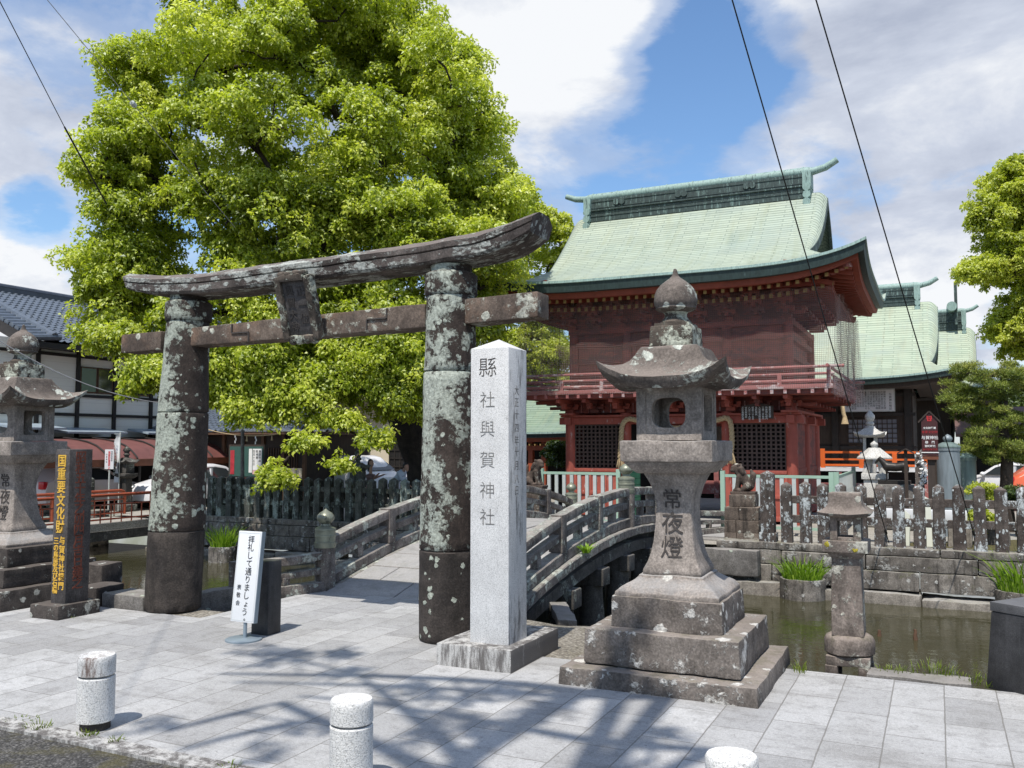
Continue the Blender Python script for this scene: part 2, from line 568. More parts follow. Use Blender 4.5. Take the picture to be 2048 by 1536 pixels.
def leaf_mat(name, c_dark, c_mid, c_light, trans=0.35):
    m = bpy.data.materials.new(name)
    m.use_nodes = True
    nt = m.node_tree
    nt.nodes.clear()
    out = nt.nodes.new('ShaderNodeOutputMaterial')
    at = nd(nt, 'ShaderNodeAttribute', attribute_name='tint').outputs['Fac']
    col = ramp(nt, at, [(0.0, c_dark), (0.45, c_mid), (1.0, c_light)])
    d = nd(nt, 'ShaderNodeBsdfDiffuse', {'Color': col})
    tcol = mixc(nt, 1.0, col, (1.1, 1.2, 0.55), 'MULTIPLY')
    t = nd(nt, 'ShaderNodeBsdfTranslucent', {'Color': tcol})
    g = nd(nt, 'ShaderNodeBsdfGlossy', {'Color': (0.9, 0.95, 1.0, 1), 'Roughness': 0.6})
    a = nd(nt, 'ShaderNodeMixShader', {0: trans, 1: d.outputs[0], 2: t.outputs[0]})
    fr = nd(nt, 'ShaderNodeFresnel', {'IOR': 1.38})
    c = nd(nt, 'ShaderNodeMixShader', {0: mth(nt, 'MULTIPLY', fr.outputs[0], 0.10), 1: a.outputs[0], 2: g.outputs[0]})
    nt.links.new(c.outputs[0], out.inputs[0])
    return m


def paving_mat():
    m, nt, b, out = new_mat('granite_paving')
    co = co_obj(nt)
    sp = nd(nt, 'ShaderNodeSeparateXYZ', {0: co})
    uv = nd(nt, 'ShaderNodeCombineXYZ', {0: sp.outputs[1], 1: sp.outputs[0]}).outputs[0]
    uv = nd(nt, 'ShaderNodeVectorMath', {0: uv, 1: nd(nt, 'ShaderNodeVectorMath', {0: noise_n(nt, co, 5, 5, 0.7, out=1), 3: 0.012}, operation='SCALE').outputs[0]}, operation='ADD').outputs[0]
    br = nd(nt, 'ShaderNodeTexBrick', {'Vector': uv, 'Color1': (0, 0, 0, 1), 'Color2': (1, 1, 1, 1), 'Mortar': (0.5, 0.5, 0.5, 1), 'Scale': 1.0, 'Mortar Size': 0.0048,
                                       'Mortar Smooth': 0.3, 'Bias': 0.0, 'Brick Width': 0.62, 'Row Height': 0.31}, offset=0.43, offset_frequency=2)
    fine = noise_n(nt, co, 190, 2, 0.7)
    n1 = noise_n(nt, co, 1.3, 8, 0.65)
    n3 = noise_n(nt, scaled(nt, co, (1, 1, 1), (7, 3, 0)), 4.5, 8, 0.7)
    base = mixc(nt, br.outputs[0], (0.31, 0.308, 0.308), (0.46, 0.458, 0.455))
    base = mixc(nt, ramp(nt, n1, [(0.46, 0.0), (0.72, 0.6)]), base, (0.25, 0.245, 0.235))
    base = mixc(nt, ramp(nt, n3, [(0.53, 0.0), (0.72, 0.6)]), base, (0.20, 0.195, 0.188))
    base = mixc(nt, ramp(nt, noise_n(nt, scaled(nt, co, (1, 1, 1), (1, 13, 0)), 30, 3, 0.6), [(0.66, 0.0), (0.72, 0.75)]), base, (0.12, 0.112, 0.105))
    base = mixc(nt, ramp(nt, noise_n(nt, scaled(nt, co, (0.55, 2.0, 1), (6, 1, 0)), 1.1, 9, 0.72), [(0.54, 0.0), (0.70, 0.6)]), base, (0.17, 0.16, 0.15))
    mid = noise_n(nt, co, 55, 4, 0.75)
    base = mixc(nt, 0.55, base, ramp(nt, mid, [(0.32, 0.62), (0.5, 1.0), (0.68, 1.3)]), 'MULTIPLY')
    base = mixc(nt, ramp(nt, noise_n(nt, scaled(nt, co, (1, 1, 1), (2, 5, 0)), 9, 6, 0.7), [(0.52, 0.0), (0.70, 0.5)]), base, (0.16, 0.155, 0.15))
    base = mixc(nt, 0.6, base, ramp(nt, fine, [(0.3, 0.5), (0.5, 1.0), (0.72, 1.4)]), 'MULTIPLY')
    gap = mth(nt, 'MULTIPLY', br.outputs[1], 0.75)
    col = mixc(nt, gap, base, mixc(nt, n3, (0.09, 0.085, 0.078), (0.22, 0.21, 0.19)))
    nt.links.new(col, b.inputs['Base Color'])
    b.inputs['Roughness'].default_value = 0.8
    b.inputs['Specular IOR Level'].default_value = 0.35
    setbump(nt, b, mth(nt, 'SUBTRACT', mth(nt, 'ADD', mth(nt, 'MULTIPLY', fine, 0.25), mth(nt, 'MULTIPLY', mid, 0.5)), br.outputs[1]), 0.4, 0.006)
    return m


def gravel_mat(name, c1, c2, c3, scale=55, moss=0.0, bump=0.8):
    m, nt, b, out = new_mat(name)
    co = co_obj(nt)
    vo = nd(nt, 'ShaderNodeTexVoronoi', {'Vector': co, 'Scale': scale}, feature='F1')
    rnd = nd(nt, 'ShaderNodeSeparateColor', {0: vo.outputs['Color']}).outputs[0]
    col = ramp(nt, rnd, [(0.0, c1), (0.55, c2), (1.0, c3)])
    col = mixc(nt, mth(nt, 'MULTIPLY', vo.outputs['Distance'], 0.9, clamp=True), col, tuple(x * 0.35 for x in c1))
    n1 = noise_n(nt, co, 1.8, 8, 0.65)
    col = mixc(nt, 0.5, col, ramp(nt, n1, [(0.3, 0.7), (0.7, 1.25)]), 'MULTIPLY')
    if moss:
        col = mixc(nt, mth(nt, 'MULTIPLY', ramp(nt, noise_n(nt, scaled(nt, co, (1, 1, 1), (3, 3, 3)), 2.6, 8, 0.7), [(0.48, 0.0), (0.60, 1.0)]), moss), col, (0.085, 0.075, 0.03))
    nt.links.new(col, b.inputs['Base Color'])
    b.inputs['Roughness'].default_value = 0.95
    setbump(nt, b, mth(nt, 'SUBTRACT', n1, vo.outputs['Distance']), bump, 0.012)
    return m


def water_mat():
    m, nt, b, out = new_mat('pond_water')
    co = co_obj(nt)
    n = noise_n(nt, scaled(nt, co, (1.0, 1.6, 1)), 3.0, 4, 0.55, 0.6)
    n2 = noise_n(nt, co, 14, 3, 0.5, 0.3)
    n3 = noise_n(nt, scaled(nt, co, (1, 1, 1), (4, 9, 0)), 0.7, 5, 0.6)
    b.inputs['Base Color'].default_value = (0.045, 0.042, 0.022, 1)
    nt.links.new(mixc(nt, n3, (0.030, 0.030, 0.014), (0.062, 0.056, 0.030)), b.inputs['Base Color'])
    b.inputs['Roughness'].default_value = 0.04
    b.inputs['IOR'].default_value = 1.33
    setbump(nt, b, mth(nt, 'ADD', n, mth(nt, 'MULTIPLY', n2, 0.18)), 0.17, 0.03)
    return m


def net_mat():
    m = bpy.data.materials.new('bird_net')
    m.use_nodes = True
    nt = m.node_tree
    nt.nodes.clear()
    out = nt.nodes.new('ShaderNodeOutputMaterial')
    uv = nd(nt, 'ShaderNodeTexCoord').outputs['UV']
    br = nd(nt, 'ShaderNodeTexBrick', {'Vector': uv, 'Scale': 1.0, 'Mortar Size': 0.0042, 'Mortar Smooth': 0.2, 'Bias': 0.0, 'Brick Width': 0.040, 'Row Height': 0.040}, offset=0.0)
    d = nd(nt, 'ShaderNodeBsdfDiffuse', {'Color': (0.36, 0.26, 0.24, 1)})
    t = nd(nt, 'ShaderNodeBsdfTransparent')
    mx = nd(nt, 'ShaderNodeMixShader', {0: mth(nt, 'MULTIPLY', br.outputs[1], 0.50), 1: t.outputs[0], 2: d.outputs[0]})
    nt.links.new(mx.outputs[0], out.inputs[0])
    return m


def glass_mat(name, c=(0.02, 0.025, 0.03), rough=0.05):
    m, nt, b, out = new_mat(name)
    b.inputs['Base Color'].default_value = (*c, 1)
    b.inputs['Roughness'].default_value = rough
    b.inputs['Specular IOR Level'].default_value = 0.8
    return m


def siding_mat():
    m, nt, b, out = new_mat('white_siding')
    co = co_obj(nt)
    sp = nd(nt, 'ShaderNodeSeparateXYZ', {0: co})
    fr = mth(nt, 'FRACT', mth(nt, 'DIVIDE', sp.outputs[2], 0.21))
    ln = ramp(nt, fr, [(0.0, 1.0), (0.05, 0.0)])
    n1 = noise_n(nt, co, 1.2, 6, 0.6)
    col = mixc(nt, n1, (0.80, 0.785, 0.73), (0.86, 0.845, 0.79))
    col = mixc(nt, mth(nt, 'MULTIPLY', ln, 0.45), col, (0.30, 0.29, 0.27))
    nt.links.new(col, b.inputs['Base Color'])
    b.inputs['Roughness'].default_value = 0.7
    return m


M = {
    'torii_hi': stone('lichened_basalt', (0.042, 0.033, 0.029), (0.085, 0.065, 0.055), (0.37, 0.40, 0.34), amt=0.32, lscale=4.0, spots=0.5, sscale=15, streak=0.5, side=(-0.75, -0.65, 0), side_w=0.10, bump=0.7),
    'torii_r': stone('lichened_dark_stone', (0.045, 0.034, 0.030), (0.085, 0.065, 0.055), (0.40, 0.43, 0.37), amt=0.17, lscale=4.5, spots=0.6, sscale=18, streak=0.5, side=(-0.25, -0.96, 0), side_w=0.11, bump=0.7),
    'torii_lo': stone('dark_stone', (0.042, 0.036, 0.033), (0.085, 0.070, 0.060), amt=0.0, streak=0.5, bump=0.8),
    'torii_lo_r': stone('dark_stone_lichen_side', (0.042, 0.036, 0.033), (0.080, 0.066, 0.058), (0.42, 0.45, 0.38), amt=0.0, lscale=5, streak=0.4, spots=0.45, sscale=16, side=(0.95, -0.3, 0), side_w=0.13, bump=0.8),
    'kasagi': stone('beam_stone', (0.062, 0.050, 0.045), (0.19, 0.16, 0.145), (0.42, 0.435, 0.40), amt=0.36, lscale=7, spots=0.3, sscale=16, streak=0.4, side=(0, -0.9, 0.2), side_w=0.03, bump=0.7, squash=(0.45, 1, 1)),
    'nuki': stone('brown_tie_beam_stone', (0.105, 0.080, 0.066), (0.20, 0.155, 0.125), (0.47, 0.47, 0.40), amt=0.20, lscale=3.0, spots=0.16, sscale=11, streak=0.25, bump=0.6, warm=(0.22, 0.135, 0.09)),
    'lantern': stone('grey_brown_stone', (0.235, 0.203, 0.178), (0.395, 0.345, 0.305), (0.55, 0.53, 0.48), amt=0.0, spots=0.05, sscale=9, streak=0.25, dark=(0.06, 0.05, 0.045), bump=0.55),
    'lan_cap': stone('lichened_roof_stone', (0.095, 0.078, 0.068), (0.225, 0.19, 0.165), (0.50, 0.52, 0.46), amt=0.24, lscale=4.5, spots=0.42, sscale=9, streak=0.3, bump=0.7),
    'lan_top': stone('lichened_top_stone', (0.060, 0.050, 0.042), (0.16, 0.13, 0.105), (0.50, 0.52, 0.43), amt=0.46, lscale=6, spots=0.42, sscale=11, streak=0.3, bump=0.8),
    'step': stone('worn_base_stone', (0.118, 0.100, 0.088), (0.255, 0.222, 0.196), (0.58, 0.56, 0.52), amt=0.19, lscale=4, spots=0.28, sscale=9, streak=0.45, dark=(0.05, 0.042, 0.036), bump=0.8, moss=0.25, side=(0.9, -0.2, 0), side_w=0.03),
    'dark_step': stone('dark_base_stone', (0.055, 0.046, 0.042), (0.105, 0.09, 0.08), (0.42, 0.42, 0.38), amt=0.05, lscale=5, spots=0.2, sscale=12, streak=0.4, bump=0.8),
    'post_dark': stone('dark_post_stone', (0.075, 0.068, 0.067), (0.115, 0.105, 0.102), amt=0.0, streak=0.3, bump=0.3),
    'fence': stone('mottled_fence_stone', (0.060, 0.047, 0.041), (0.165, 0.138, 0.122), (0.50, 0.53, 0.53), amt=0.33, lscale=9, spots=0.42, sscale=24, streak=0.5, bump=0.8, squash=(1, 1, 0.55)),
    'fence_sh': stone('greenish_fence_stone', (0.065, 0.070, 0.062), (0.17, 0.175, 0.155), (0.33, 0.38, 0.34), amt=0.33, lscale=5, spots=0.1, streak=0.55, bump=0.8, squash=(1, 1, 0.5)),
    'wall': stone('embankment_stone', (0.105, 0.092, 0.080), (0.31, 0.28, 0.245), (0.44, 0.43, 0.40), amt=0.26, lscale=4, spots=0.15, streak=0.85, bump=0.9, moss=0.5),
    'rock': stone('pale_footing_rock', (0.22, 0.195, 0.165), (0.36, 0.325, 0.28), amt=0.0, streak=0.4, bump=0.9, moss=0.25),
    'bridge': stone('weathered_bridge_stone', (0.125, 0.105, 0.094), (0.32, 0.285, 0.258), (0.44, 0.46, 0.40), amt=0.31, lscale=6, spots=0.12, sscale=14, streak=0.6, dark=(0.03, 0.026, 0.023), bump=0.8, moss=0.15),
    'pier': stone('pier_stone', (0.07, 0.066, 0.06), (0.14, 0.13, 0.12), (0.30, 0.32, 0.28), amt=0.10, streak=0.6, bump=0.7),
    'deck': stone('bridge_deck_stone', (0.24, 0.225, 0.21), (0.34, 0.32, 0.30), amt=0.0, streak=0.0, bump=0.5, moss=0.12),
    'pondlan': stone('small_lantern_stone', (0.125, 0.102, 0.088), (0.28, 0.235, 0.205), (0.45, 0.44, 0.38), amt=0.17, spots=0.18, sscale=16, streak=0.4, bump=0.7, moss=0.25),
    'pedestal': stone('stained_pedestal_stone', (0.11, 0.086, 0.070), (0.24, 0.195, 0.16), (0.47, 0.46, 0.40), amt=0.24, spots=0.15, streak=0.75, bump=0.7),
    'lion': stone('lion_stone', (0.07, 0.052, 0.042), (0.14, 0.105, 0.085), (0.40, 0.38, 0.32), amt=0.10, spots=0.1, streak=0.3, bump=0.8),
    'kerb': stone('kerb_stone', (0.14, 0.13, 0.12), (0.25, 0.235, 0.22), amt=0.0, spots=0.06, streak=0.2, bump=0.7, moss=0.2),
    'polished': stone('dark_polished_granite', (0.038, 0.038, 0.040), (0.055, 0.055, 0.058), amt=0.0, streak=0.3, dark=(0.09, 0.09, 0.095), bump=0.08, rough=0.42, grain=160),
    'polished_top': stone('dark_polished_granite_top', (0.10, 0.10, 0.105), (0.13, 0.13, 0.135), amt=0.0, streak=0.0, bump=0.1, rough=0.6, grain=160),  # paler copy of the block's granite, for its top
    'marker': granite('white_granite', (0.655, 0.65, 0.64), stain=(0.12, 0.115, 0.11), stain_amt=0.10, stain_top=0.105, grain=210),
    'marker_base': granite('grey_granite_base', (0.50, 0.49, 0.47), stain=(0.075, 0.066, 0.062), stain_amt=1.15, stain_top=0.12, grain=150, bump=0.4),
    'bollard': granite('bollard_granite', (0.68, 0.67, 0.65), grain=130, bump=0.9),
    'bollard_top': granite('stained_bollard_granite', (0.66, 0.65, 0.63), stain=(0.10, 0.05, 0.035), stain_amt=0.80, stain_top=0.0, grain=130, bump=0.5),
    'white_stone': granite('pale_lantern_stone', (0.60, 0.585, 0.55), stain=(0.25, 0.24, 0.21), stain_amt=0.3, grain=60),
    'paving': paving_mat(),
    'road': gravel_mat('rough_asphalt', (0.045, 0.043, 0.040), (0.10, 0.095, 0.088), (0.22, 0.21, 0.20), 75, moss=0.75),
    'sand': gravel_mat('pale_sand', (0.40, 0.37, 0.32), (0.48, 0.45, 0.395), (0.55, 0.52, 0.46), 60, moss=0.0, bump=0.3),
    'soil': gravel_mat('bank_gravel', (0.22, 0.195, 0.16), (0.33, 0.30, 0.25), (0.46, 0.43, 0.37), 45, moss=0.3),
    'moss': gravel_mat('mossy_soil', (0.09, 0.075, 0.03), (0.13, 0.115, 0.035), (0.17, 0.14, 0.05), 40, moss=0.4),
    'water': water_mat(),
    'copper': copper_roof('verdigris_copper', (0.335, 0.395, 0.325), (0.385, 0.43, 0.335)),
    'copper2': copper_roof('pale_verdigris_copper', (0.345, 0.415, 0.31), (0.40, 0.45, 0.335), rh=0.14, bw=0.8, streak=(0.36, 0.36, 0.25)),
    'copper_side': copper_roof('green_shrine_copper', (0.19, 0.27, 0.20), (0.24, 0.31, 0.23), rh=0.12),
    'verd': plain('verdigris', (0.25, 0.355, 0.325), 0.6, 0.3, 9, stretch=(4, 4, 0.8), flake=(0.07, 0.11, 0.10), flake_amt=0.5, fscale=5),
    'verd_dark': plain('dark_verdigris', (0.042, 0.062, 0.058), 0.55, 0.4, 8, stretch=(3, 3, 0.7), flake=(0.17, 0.25, 0.23), flake_amt=0.55, fscale=5),
    'verd_eave': plain('eave_verdigris', (0.030, 0.050, 0.047), 0.55, 0.4, 8, stretch=(3, 3, 0.7), flake=(0.09, 0.14, 0.13), flake_amt=0.3, fscale=6),
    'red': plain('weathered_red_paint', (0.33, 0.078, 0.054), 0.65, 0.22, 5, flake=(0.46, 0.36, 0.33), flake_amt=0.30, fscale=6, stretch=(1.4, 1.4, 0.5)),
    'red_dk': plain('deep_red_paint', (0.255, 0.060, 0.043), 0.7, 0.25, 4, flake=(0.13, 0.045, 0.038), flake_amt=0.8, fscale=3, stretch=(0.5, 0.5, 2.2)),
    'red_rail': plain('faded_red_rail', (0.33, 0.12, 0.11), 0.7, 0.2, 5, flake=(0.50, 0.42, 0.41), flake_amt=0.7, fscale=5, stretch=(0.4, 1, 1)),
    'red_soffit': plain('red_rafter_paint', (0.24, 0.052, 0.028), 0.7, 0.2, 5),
    'yellow_tip': plain('ochre_rafter_end', (0.30, 0.19, 0.065), 0.7, 0.2, 20),
    'white_tip': plain('white_rafter_end', (0.60, 0.55, 0.5), 0.7, 0.2, 20),
    'lattice': plain('dark_lattice_wood', (0.075, 0.048, 0.040), 0.75, 0.3, 12),
    'inside': plain('shade_black', (0.012, 0.011, 0.011), 0.9, 0.2, 5),  # near-black colour standing for shade in unlit spaces
    'darkwood': plain('dark_wood', (0.045, 0.032, 0.025), 0.75, 0.3, 7, stretch=(3, 3, 0.5)),
    'brownwood': plain('brown_wood', (0.11, 0.060, 0.035), 0.7, 0.3, 6, stretch=(3, 3, 0.5)),
    'timber': plain('dark_timber_frame', (0.022, 0.018, 0.016), 0.6, 0.3, 8),
    'orange': plain('vermilion_paint', (0.66, 0.13, 0.025), 0.5, 0.08, 6),
    'orange_red': plain('orange_red_pipe', (0.34, 0.075, 0.032), 0.5, 0.2, 7, flake=(0.20, 0.06, 0.03), flake_amt=0.3),
    'green_metal': plain('pale_green_metal', (0.30, 0.43, 0.34), 0.5, 0.08, 5),
    'grey_metal': plain('pale_grey_metal', (0.46, 0.49, 0.47), 0.5, 0.08, 5),
    'green_board': plain('green_board', (0.05, 0.20, 0.11), 0.6, 0.2, 5),
    'giboshi': plain('bronze_green_finial', (0.225, 0.235, 0.18), 0.4, 0.3, 9, metal=0.35, flake=(0.055, 0.065, 0.05), flake_amt=0.35),
    'rope': plain('straw_rope', (0.44, 0.33, 0.19), 0.9, 0.3, 40, bump=0.5),
    'board_white': plain('white_notice_board', (0.66, 0.67, 0.68), 0.5, 0.04, 3),
    'ink': plain('black_ink', (0.02, 0.018, 0.02), 0.6, 0.1, 5),
    'ink_red': plain('red_ink', (0.55, 0.035, 0.04), 0.6, 0.1, 5),
    'ink_white': plain('white_ink', (0.75, 0.74, 0.72), 0.6, 0.05, 5),
    'gold': plain('gold_leaf_paint', (0.72, 0.43, 0.06), 0.45, 0.3, 30, metal=0.25),
    'rust': plain('rust_red_lettering', (0.15, 0.045, 0.028), 0.85, 0.3, 30),
    'carved': plain('dark_carving', (0.058, 0.050, 0.046), 0.95, 0.3, 30),
    'carved_shade': plain('carving_shade', (0.17, 0.165, 0.16), 0.95, 0.5, 30),  # grey puts the shade of cut letters and grooves into the colour
    'steel': plain('grey_blue_steel', (0.23, 0.28, 0.32), 0.45, 0.1, 5, metal=0.2),
    'zinc': plain('patinated_zinc', (0.21, 0.245, 0.265), 0.5, 0.25, 6, stretch=(3, 3, 0.4), metal=0.2),
    'zinc_green': plain('patinated_bronze', (0.16, 0.21, 0.195), 0.5, 0.25, 6, stretch=(3, 3, 0.4), metal=0.2),
    'bronze': plain('dark_bronze', (0.030, 0.026, 0.023), 0.45, 0.4, 10, metal=0.3),
    'cable': plain('black_cable', (0.018, 0.017, 0.017), 0.6, 0.1, 5),
    'cable_grey': plain('grey_cable', (0.32, 0.32, 0.33), 0.5, 0.1, 5),
    'tile': plain('blue_grey_roof_tile', (0.095, 0.115, 0.145), 0.38, 0.25, 7, spec=0.55),
    'tile_dark': plain('dark_roof_tile', (0.055, 0.065, 0.085), 0.42, 0.25, 7, spec=0.5),
    'brown_tile': plain('brown_roof', (0.13, 0.075, 0.065), 0.6, 0.2, 6),
    'siding': siding_mat(),
    'cream': plain('cream_plaster', (0.56, 0.50, 0.39), 0.8, 0.08, 2),
    'maroon': plain('maroon_awning', (0.17, 0.068, 0.060), 0.55, 0.2, 4),
    'maroon_lo': plain('rusty_awning_edge', (0.15, 0.055, 0.030), 0.6, 0.25, 4),
    'awning_sheet': plain('blue_grey_sheet', (0.30, 0.36, 0.42), 0.4, 0.15, 4),
    'net': net_mat(),
    'glass': glass_mat('window_glass', (0.03, 0.036, 0.04)),
    'glass_green': glass_mat('green_blind_glass', (0.09, 0.15, 0.11), 0.25),
    'tyre': plain('tyre_rubber', (0.02, 0.02, 0.02), 0.8, 0.1, 5),
    'rim': plain('wheel_rim', (0.45, 0.46, 0.47), 0.3, 0.05, 5, metal=0.7),
    'car_white': plain('white_car_paint', (0.72, 0.72, 0.74), 0.18, 0.02, 2, spec=0.6),
    'car_pink': plain('pale_pink_car_paint', (0.62, 0.52, 0.49), 0.2, 0.02, 2, spec=0.6),
    'car_blue': plain('pale_silver_car_paint', (0.56, 0.59, 0.70), 0.2, 0.02, 2, spec=0.6),
    'car_orange': plain('orange_car_paint', (0.66, 0.13, 0.055), 0.2, 0.04, 2, spec=0.6),
    'lamp_red': plain('red_lamp_lens', (0.45, 0.01, 0.02), 0.2, 0.1, 5),
    'skin': plain('skin', (0.42, 0.25, 0.18), 0.6, 0.08, 8),
    'hair': plain('dark_hair', (0.015, 0.012, 0.011), 0.5, 0.2, 30),
    'shirt_blue': plain('pale_blue_shirt', (0.50, 0.58, 0.68), 0.8, 0.08, 9),
    'shirt_dark': plain('dusty_pink_top', (0.20, 0.13, 0.12), 0.8, 0.15, 9),
    'trousers': plain('dark_trousers', (0.03, 0.03, 0.04), 0.8, 0.15, 9),
    'paper': plain('white_paper', (0.74, 0.73, 0.71), 0.8, 0.05, 9),
    'pink_paper': plain('pink_poster', (0.60, 0.36, 0.36), 0.7, 0.3, 5),
    'red_poster': plain('red_poster', (0.38, 0.03, 0.04), 0.7, 0.3, 9),
    'bark': stone('camphor_bark', (0.030, 0.023, 0.018), (0.062, 0.048, 0.038), amt=0.0, streak=0.5, bump=0.9),
    'bark_pine': stone('pine_bark', (0.050, 0.038, 0.030), (0.10, 0.078, 0.062), amt=0.0, streak=0.4, bump=0.9),
    'leaf': leaf_mat('camphor_leaf', (0.17, 0.215, 0.02), (0.43, 0.50, 0.042), (0.68, 0.70, 0.14), 0.5),
    'leaf_y': leaf_mat('yellow_green_leaf', (0.25, 0.29, 0.02), (0.46, 0.51, 0.045), (0.67, 0.68, 0.13), 0.5),
    'leaf_d': leaf_mat('dark_green_leaf', (0.022, 0.045, 0.010), (0.055, 0.095, 0.018), (0.12, 0.17, 0.03), 0.35),
    'needle': leaf_mat('pine_needle', (0.08, 0.115, 0.022), (0.22, 0.27, 0.05), (0.40, 0.40, 0.10), 0.25),
    'grassy': leaf_mat('iris_blade', (0.09, 0.17, 0.015), (0.21, 0.36, 0.03), (0.38, 0.50, 0.08), 0.4),
    'weed': leaf_mat('weed_blade', (0.07, 0.10, 0.015), (0.15, 0.21, 0.03), (0.28, 0.30, 0.08), 0.4),
    'far_leaf': leaf_mat('far_leaf', (0.035, 0.06, 0.015), (0.075, 0.12, 0.025), (0.15, 0.20, 0.04), 0.3),
}

# ================================================================== SETTING
def structure(name, mb, mat, **kw):
    return tag(mb.build(name, mat, **kw), kind='structure')


m = MB()
for (x0, x1, y0, y1) in ((-900, -70, -900, 1500), (70, 900, -900, 1500), (-70, 70, 14.75, 1500), (-70, 70, -900, 3.4)):
    m.add([(x0, y0, -0.02), (x1, y0, -0.02), (x1, y1, -0.02), (x0, y1, -0.02)], [(0, 1, 2, 3)])
structure('ground', m, M['sand'], fix=False)
m = MB(); m.add([(-70, -60, -0.012), (70, -60, -0.012), (70, 3.50, -0.012), (-70, 3.50, -0.012)], [(0, 1, 2, 3)])
structure('road', m, M['road'], fix=False)
m = MB()
m.box(-70, 70, 3.62, 6.42, -1.2, 0.0)
m.box(-2.55, 70, 6.42, 6.86, -1.2, -0.002)
m.box(-6.32, -3.86, 6.42, 8.16, -1.2, -0.001)
structure('pavement', m, M['paving'], smooth=None)
m = MB(); m.box(-70, 70, 3.49, 3.618, -0.4, 0.006)
structure('kerb', m, M['marker_base'], smooth=None)
m = MB(); m.add([(-70, 6, -0.7), (70, 6, -0.7), (70, 15, -0.7), (-70, 15, -0.7)], [(0, 1, 2, 3)])
structure('pond_water', m, M['water'], fix=False)


# gravel bank beside the bridge foot and behind the torii, sloping to the pond
def bank_fn(x0, x1, y0, y1, drop):
    def fn(u, v):
        x, y = x0 + (x1 - x0) * u, y0 + (y1 - y0) * v
        z = -0.012 - drop * max(0, v - 0.45) ** 1.3 + 0.025 * noise.noise(Vector((x * 3, y * 3, 0)))* (0.3 + v)
        return (x, y, z)
    return fn


m = MB(); m.grid(bank_fn(-3.88, -2.30, 6.40, 9.2, 1.7), 20, 24); m.grid(bank_fn(-9.4, -6.30, 6.40, 7.3, 1.9), 30, 12)
structure('bank', m, M['soil'], fix=False)
m = MB(); m.add([(-0.9, 14.78, 0.012), (9, 14.78, 0.012), (9, 17.4, 0.012), (1.2, 17.4, 0.012), (-0.4, 16.2, 0.012)], [(0, 1, 2, 3, 4)])
structure('moss_ground', m, M['moss'], fix=False)
m = MB(); m.add([(-7.5, 15.72, 0.004), (-2.9, 15.72, 0.004), (-3.3, 26.4, 0.004), (-7.1, 26.4, 0.004)], [(0, 1, 2, 3)])
structure('stone_path', m, M['deck'], fix=False)

# ------------------------------------------------------------------ paving edge stones
for i, (x0, x1, y0, y1, h, lab) in enumerate(((-0.50, 0.17, 6.88, 7.10, 0.0, 'long rough edging stone at the pond edge beside the dark granite block'),
                                             (-7.66, -7.10, 6.44, 6.80, 0.12, 'flat kerb stone at the pond edge between the gilded post and the torii'),
                                             (-8.00, -7.70, 6.40, 6.75, 0.17, 'dark speckled block just behind the gilded post'),
                                             (-8.3, -8.02, 6.72, 7.0, 0.34, 'taller dark block behind the gilded post beside the pond'))):
    m = MB(); m.box(x0, x1, y0, y1, -0.9, h + 0.015)
    tag(m.build('edging_stone', M['kerb' if i < 2 else 'dark_step'], bevel=0.02, rough=(0.08, 0.014, 4)), lab, 'stone block', 'stone blocks along the near pond edge')

# ================================================================== TORII
to = thing('stone_torii', 'old lichen covered stone torii with a curved lintel and hanging plaque at the bridge', 'torii', (-5.33, 6.65, 0))


def ring(cx, cy, r, z, n=48):
    return [(cx + r * math.cos(2 * math.pi * j / n), cy + r * math.sin(2 * math.pi * j / n), z) for j in range(n)]


def torii_pillar(cx, cy, lean, prof, joints, mats, cap):
    segs = [0.0] + joints + [prof[-1][0]]

    def rad(z):
        for (z0, r0), (z1, r1) in zip(prof, prof[1:]):
            if z <= z1: return r0 + (r1 - r0) * (z - z0) / (z1 - z0)
        return prof[-1][1]
    root = None
    for k in range(len(segs) - 1):
        z0, z1 = segs[k], segs[k + 1]
        zz = [z0, z0 + 0.012] + [z0 + (z1 - z0) * i / 10 for i in range(1, 10)] + [z1 - 0.012, z1]
        m = MB()
        m.loft([ring(cx + lean * z / 3, cy, rad(z) - (0.014 if i in (0, len(zz) - 1) else 0), z) for i, z in enumerate(zz)])
        o = m.build('pillar' if k == 0 else 'pillar_drum', mats[k], to if root is None else root, rough=(0.075, 0.007, 3.2), smooth=50)
        if root is None: root = o
    m = MB()
    zt = prof[-1][0]
    lx = cx + lean
    m.loft([ring(lx, cy, cap - 0.012, zt - 0.006), ring(lx, cy, cap, zt + 0.012), ring(lx, cy, cap, zt + 0.175), ring(lx, cy, cap - 0.02, zt + 0.19), ring(lx, cy, cap - 0.045, zt + 0.195), ring(lx, cy, cap - 0.045, zt + 0.255)])
    m.build('cap_ring', mats[-1], root, rough=(0.07, 0.006, 4), smooth=50)


torii_pillar(-6.91, 6.65, 0.12, [(-0.05, 0.268), (0.0, 0.266), (0.78, 0.268), (1.95, 0.242), (2.87, 0.205)], [0.78, 1.95], [M['torii_lo'], M['torii_hi'], M['torii_hi']], 0.226)
torii_pillar(-3.765, 6.65, 0.01, [(-0.05, 0.252), (0.0, 0.25), (0.75, 0.252), (2.25, 0.228), (2.912, 0.208)], [0.75, 2.25], [M['torii_lo_r'], M['torii_r'], M['torii_r']], 0.228)


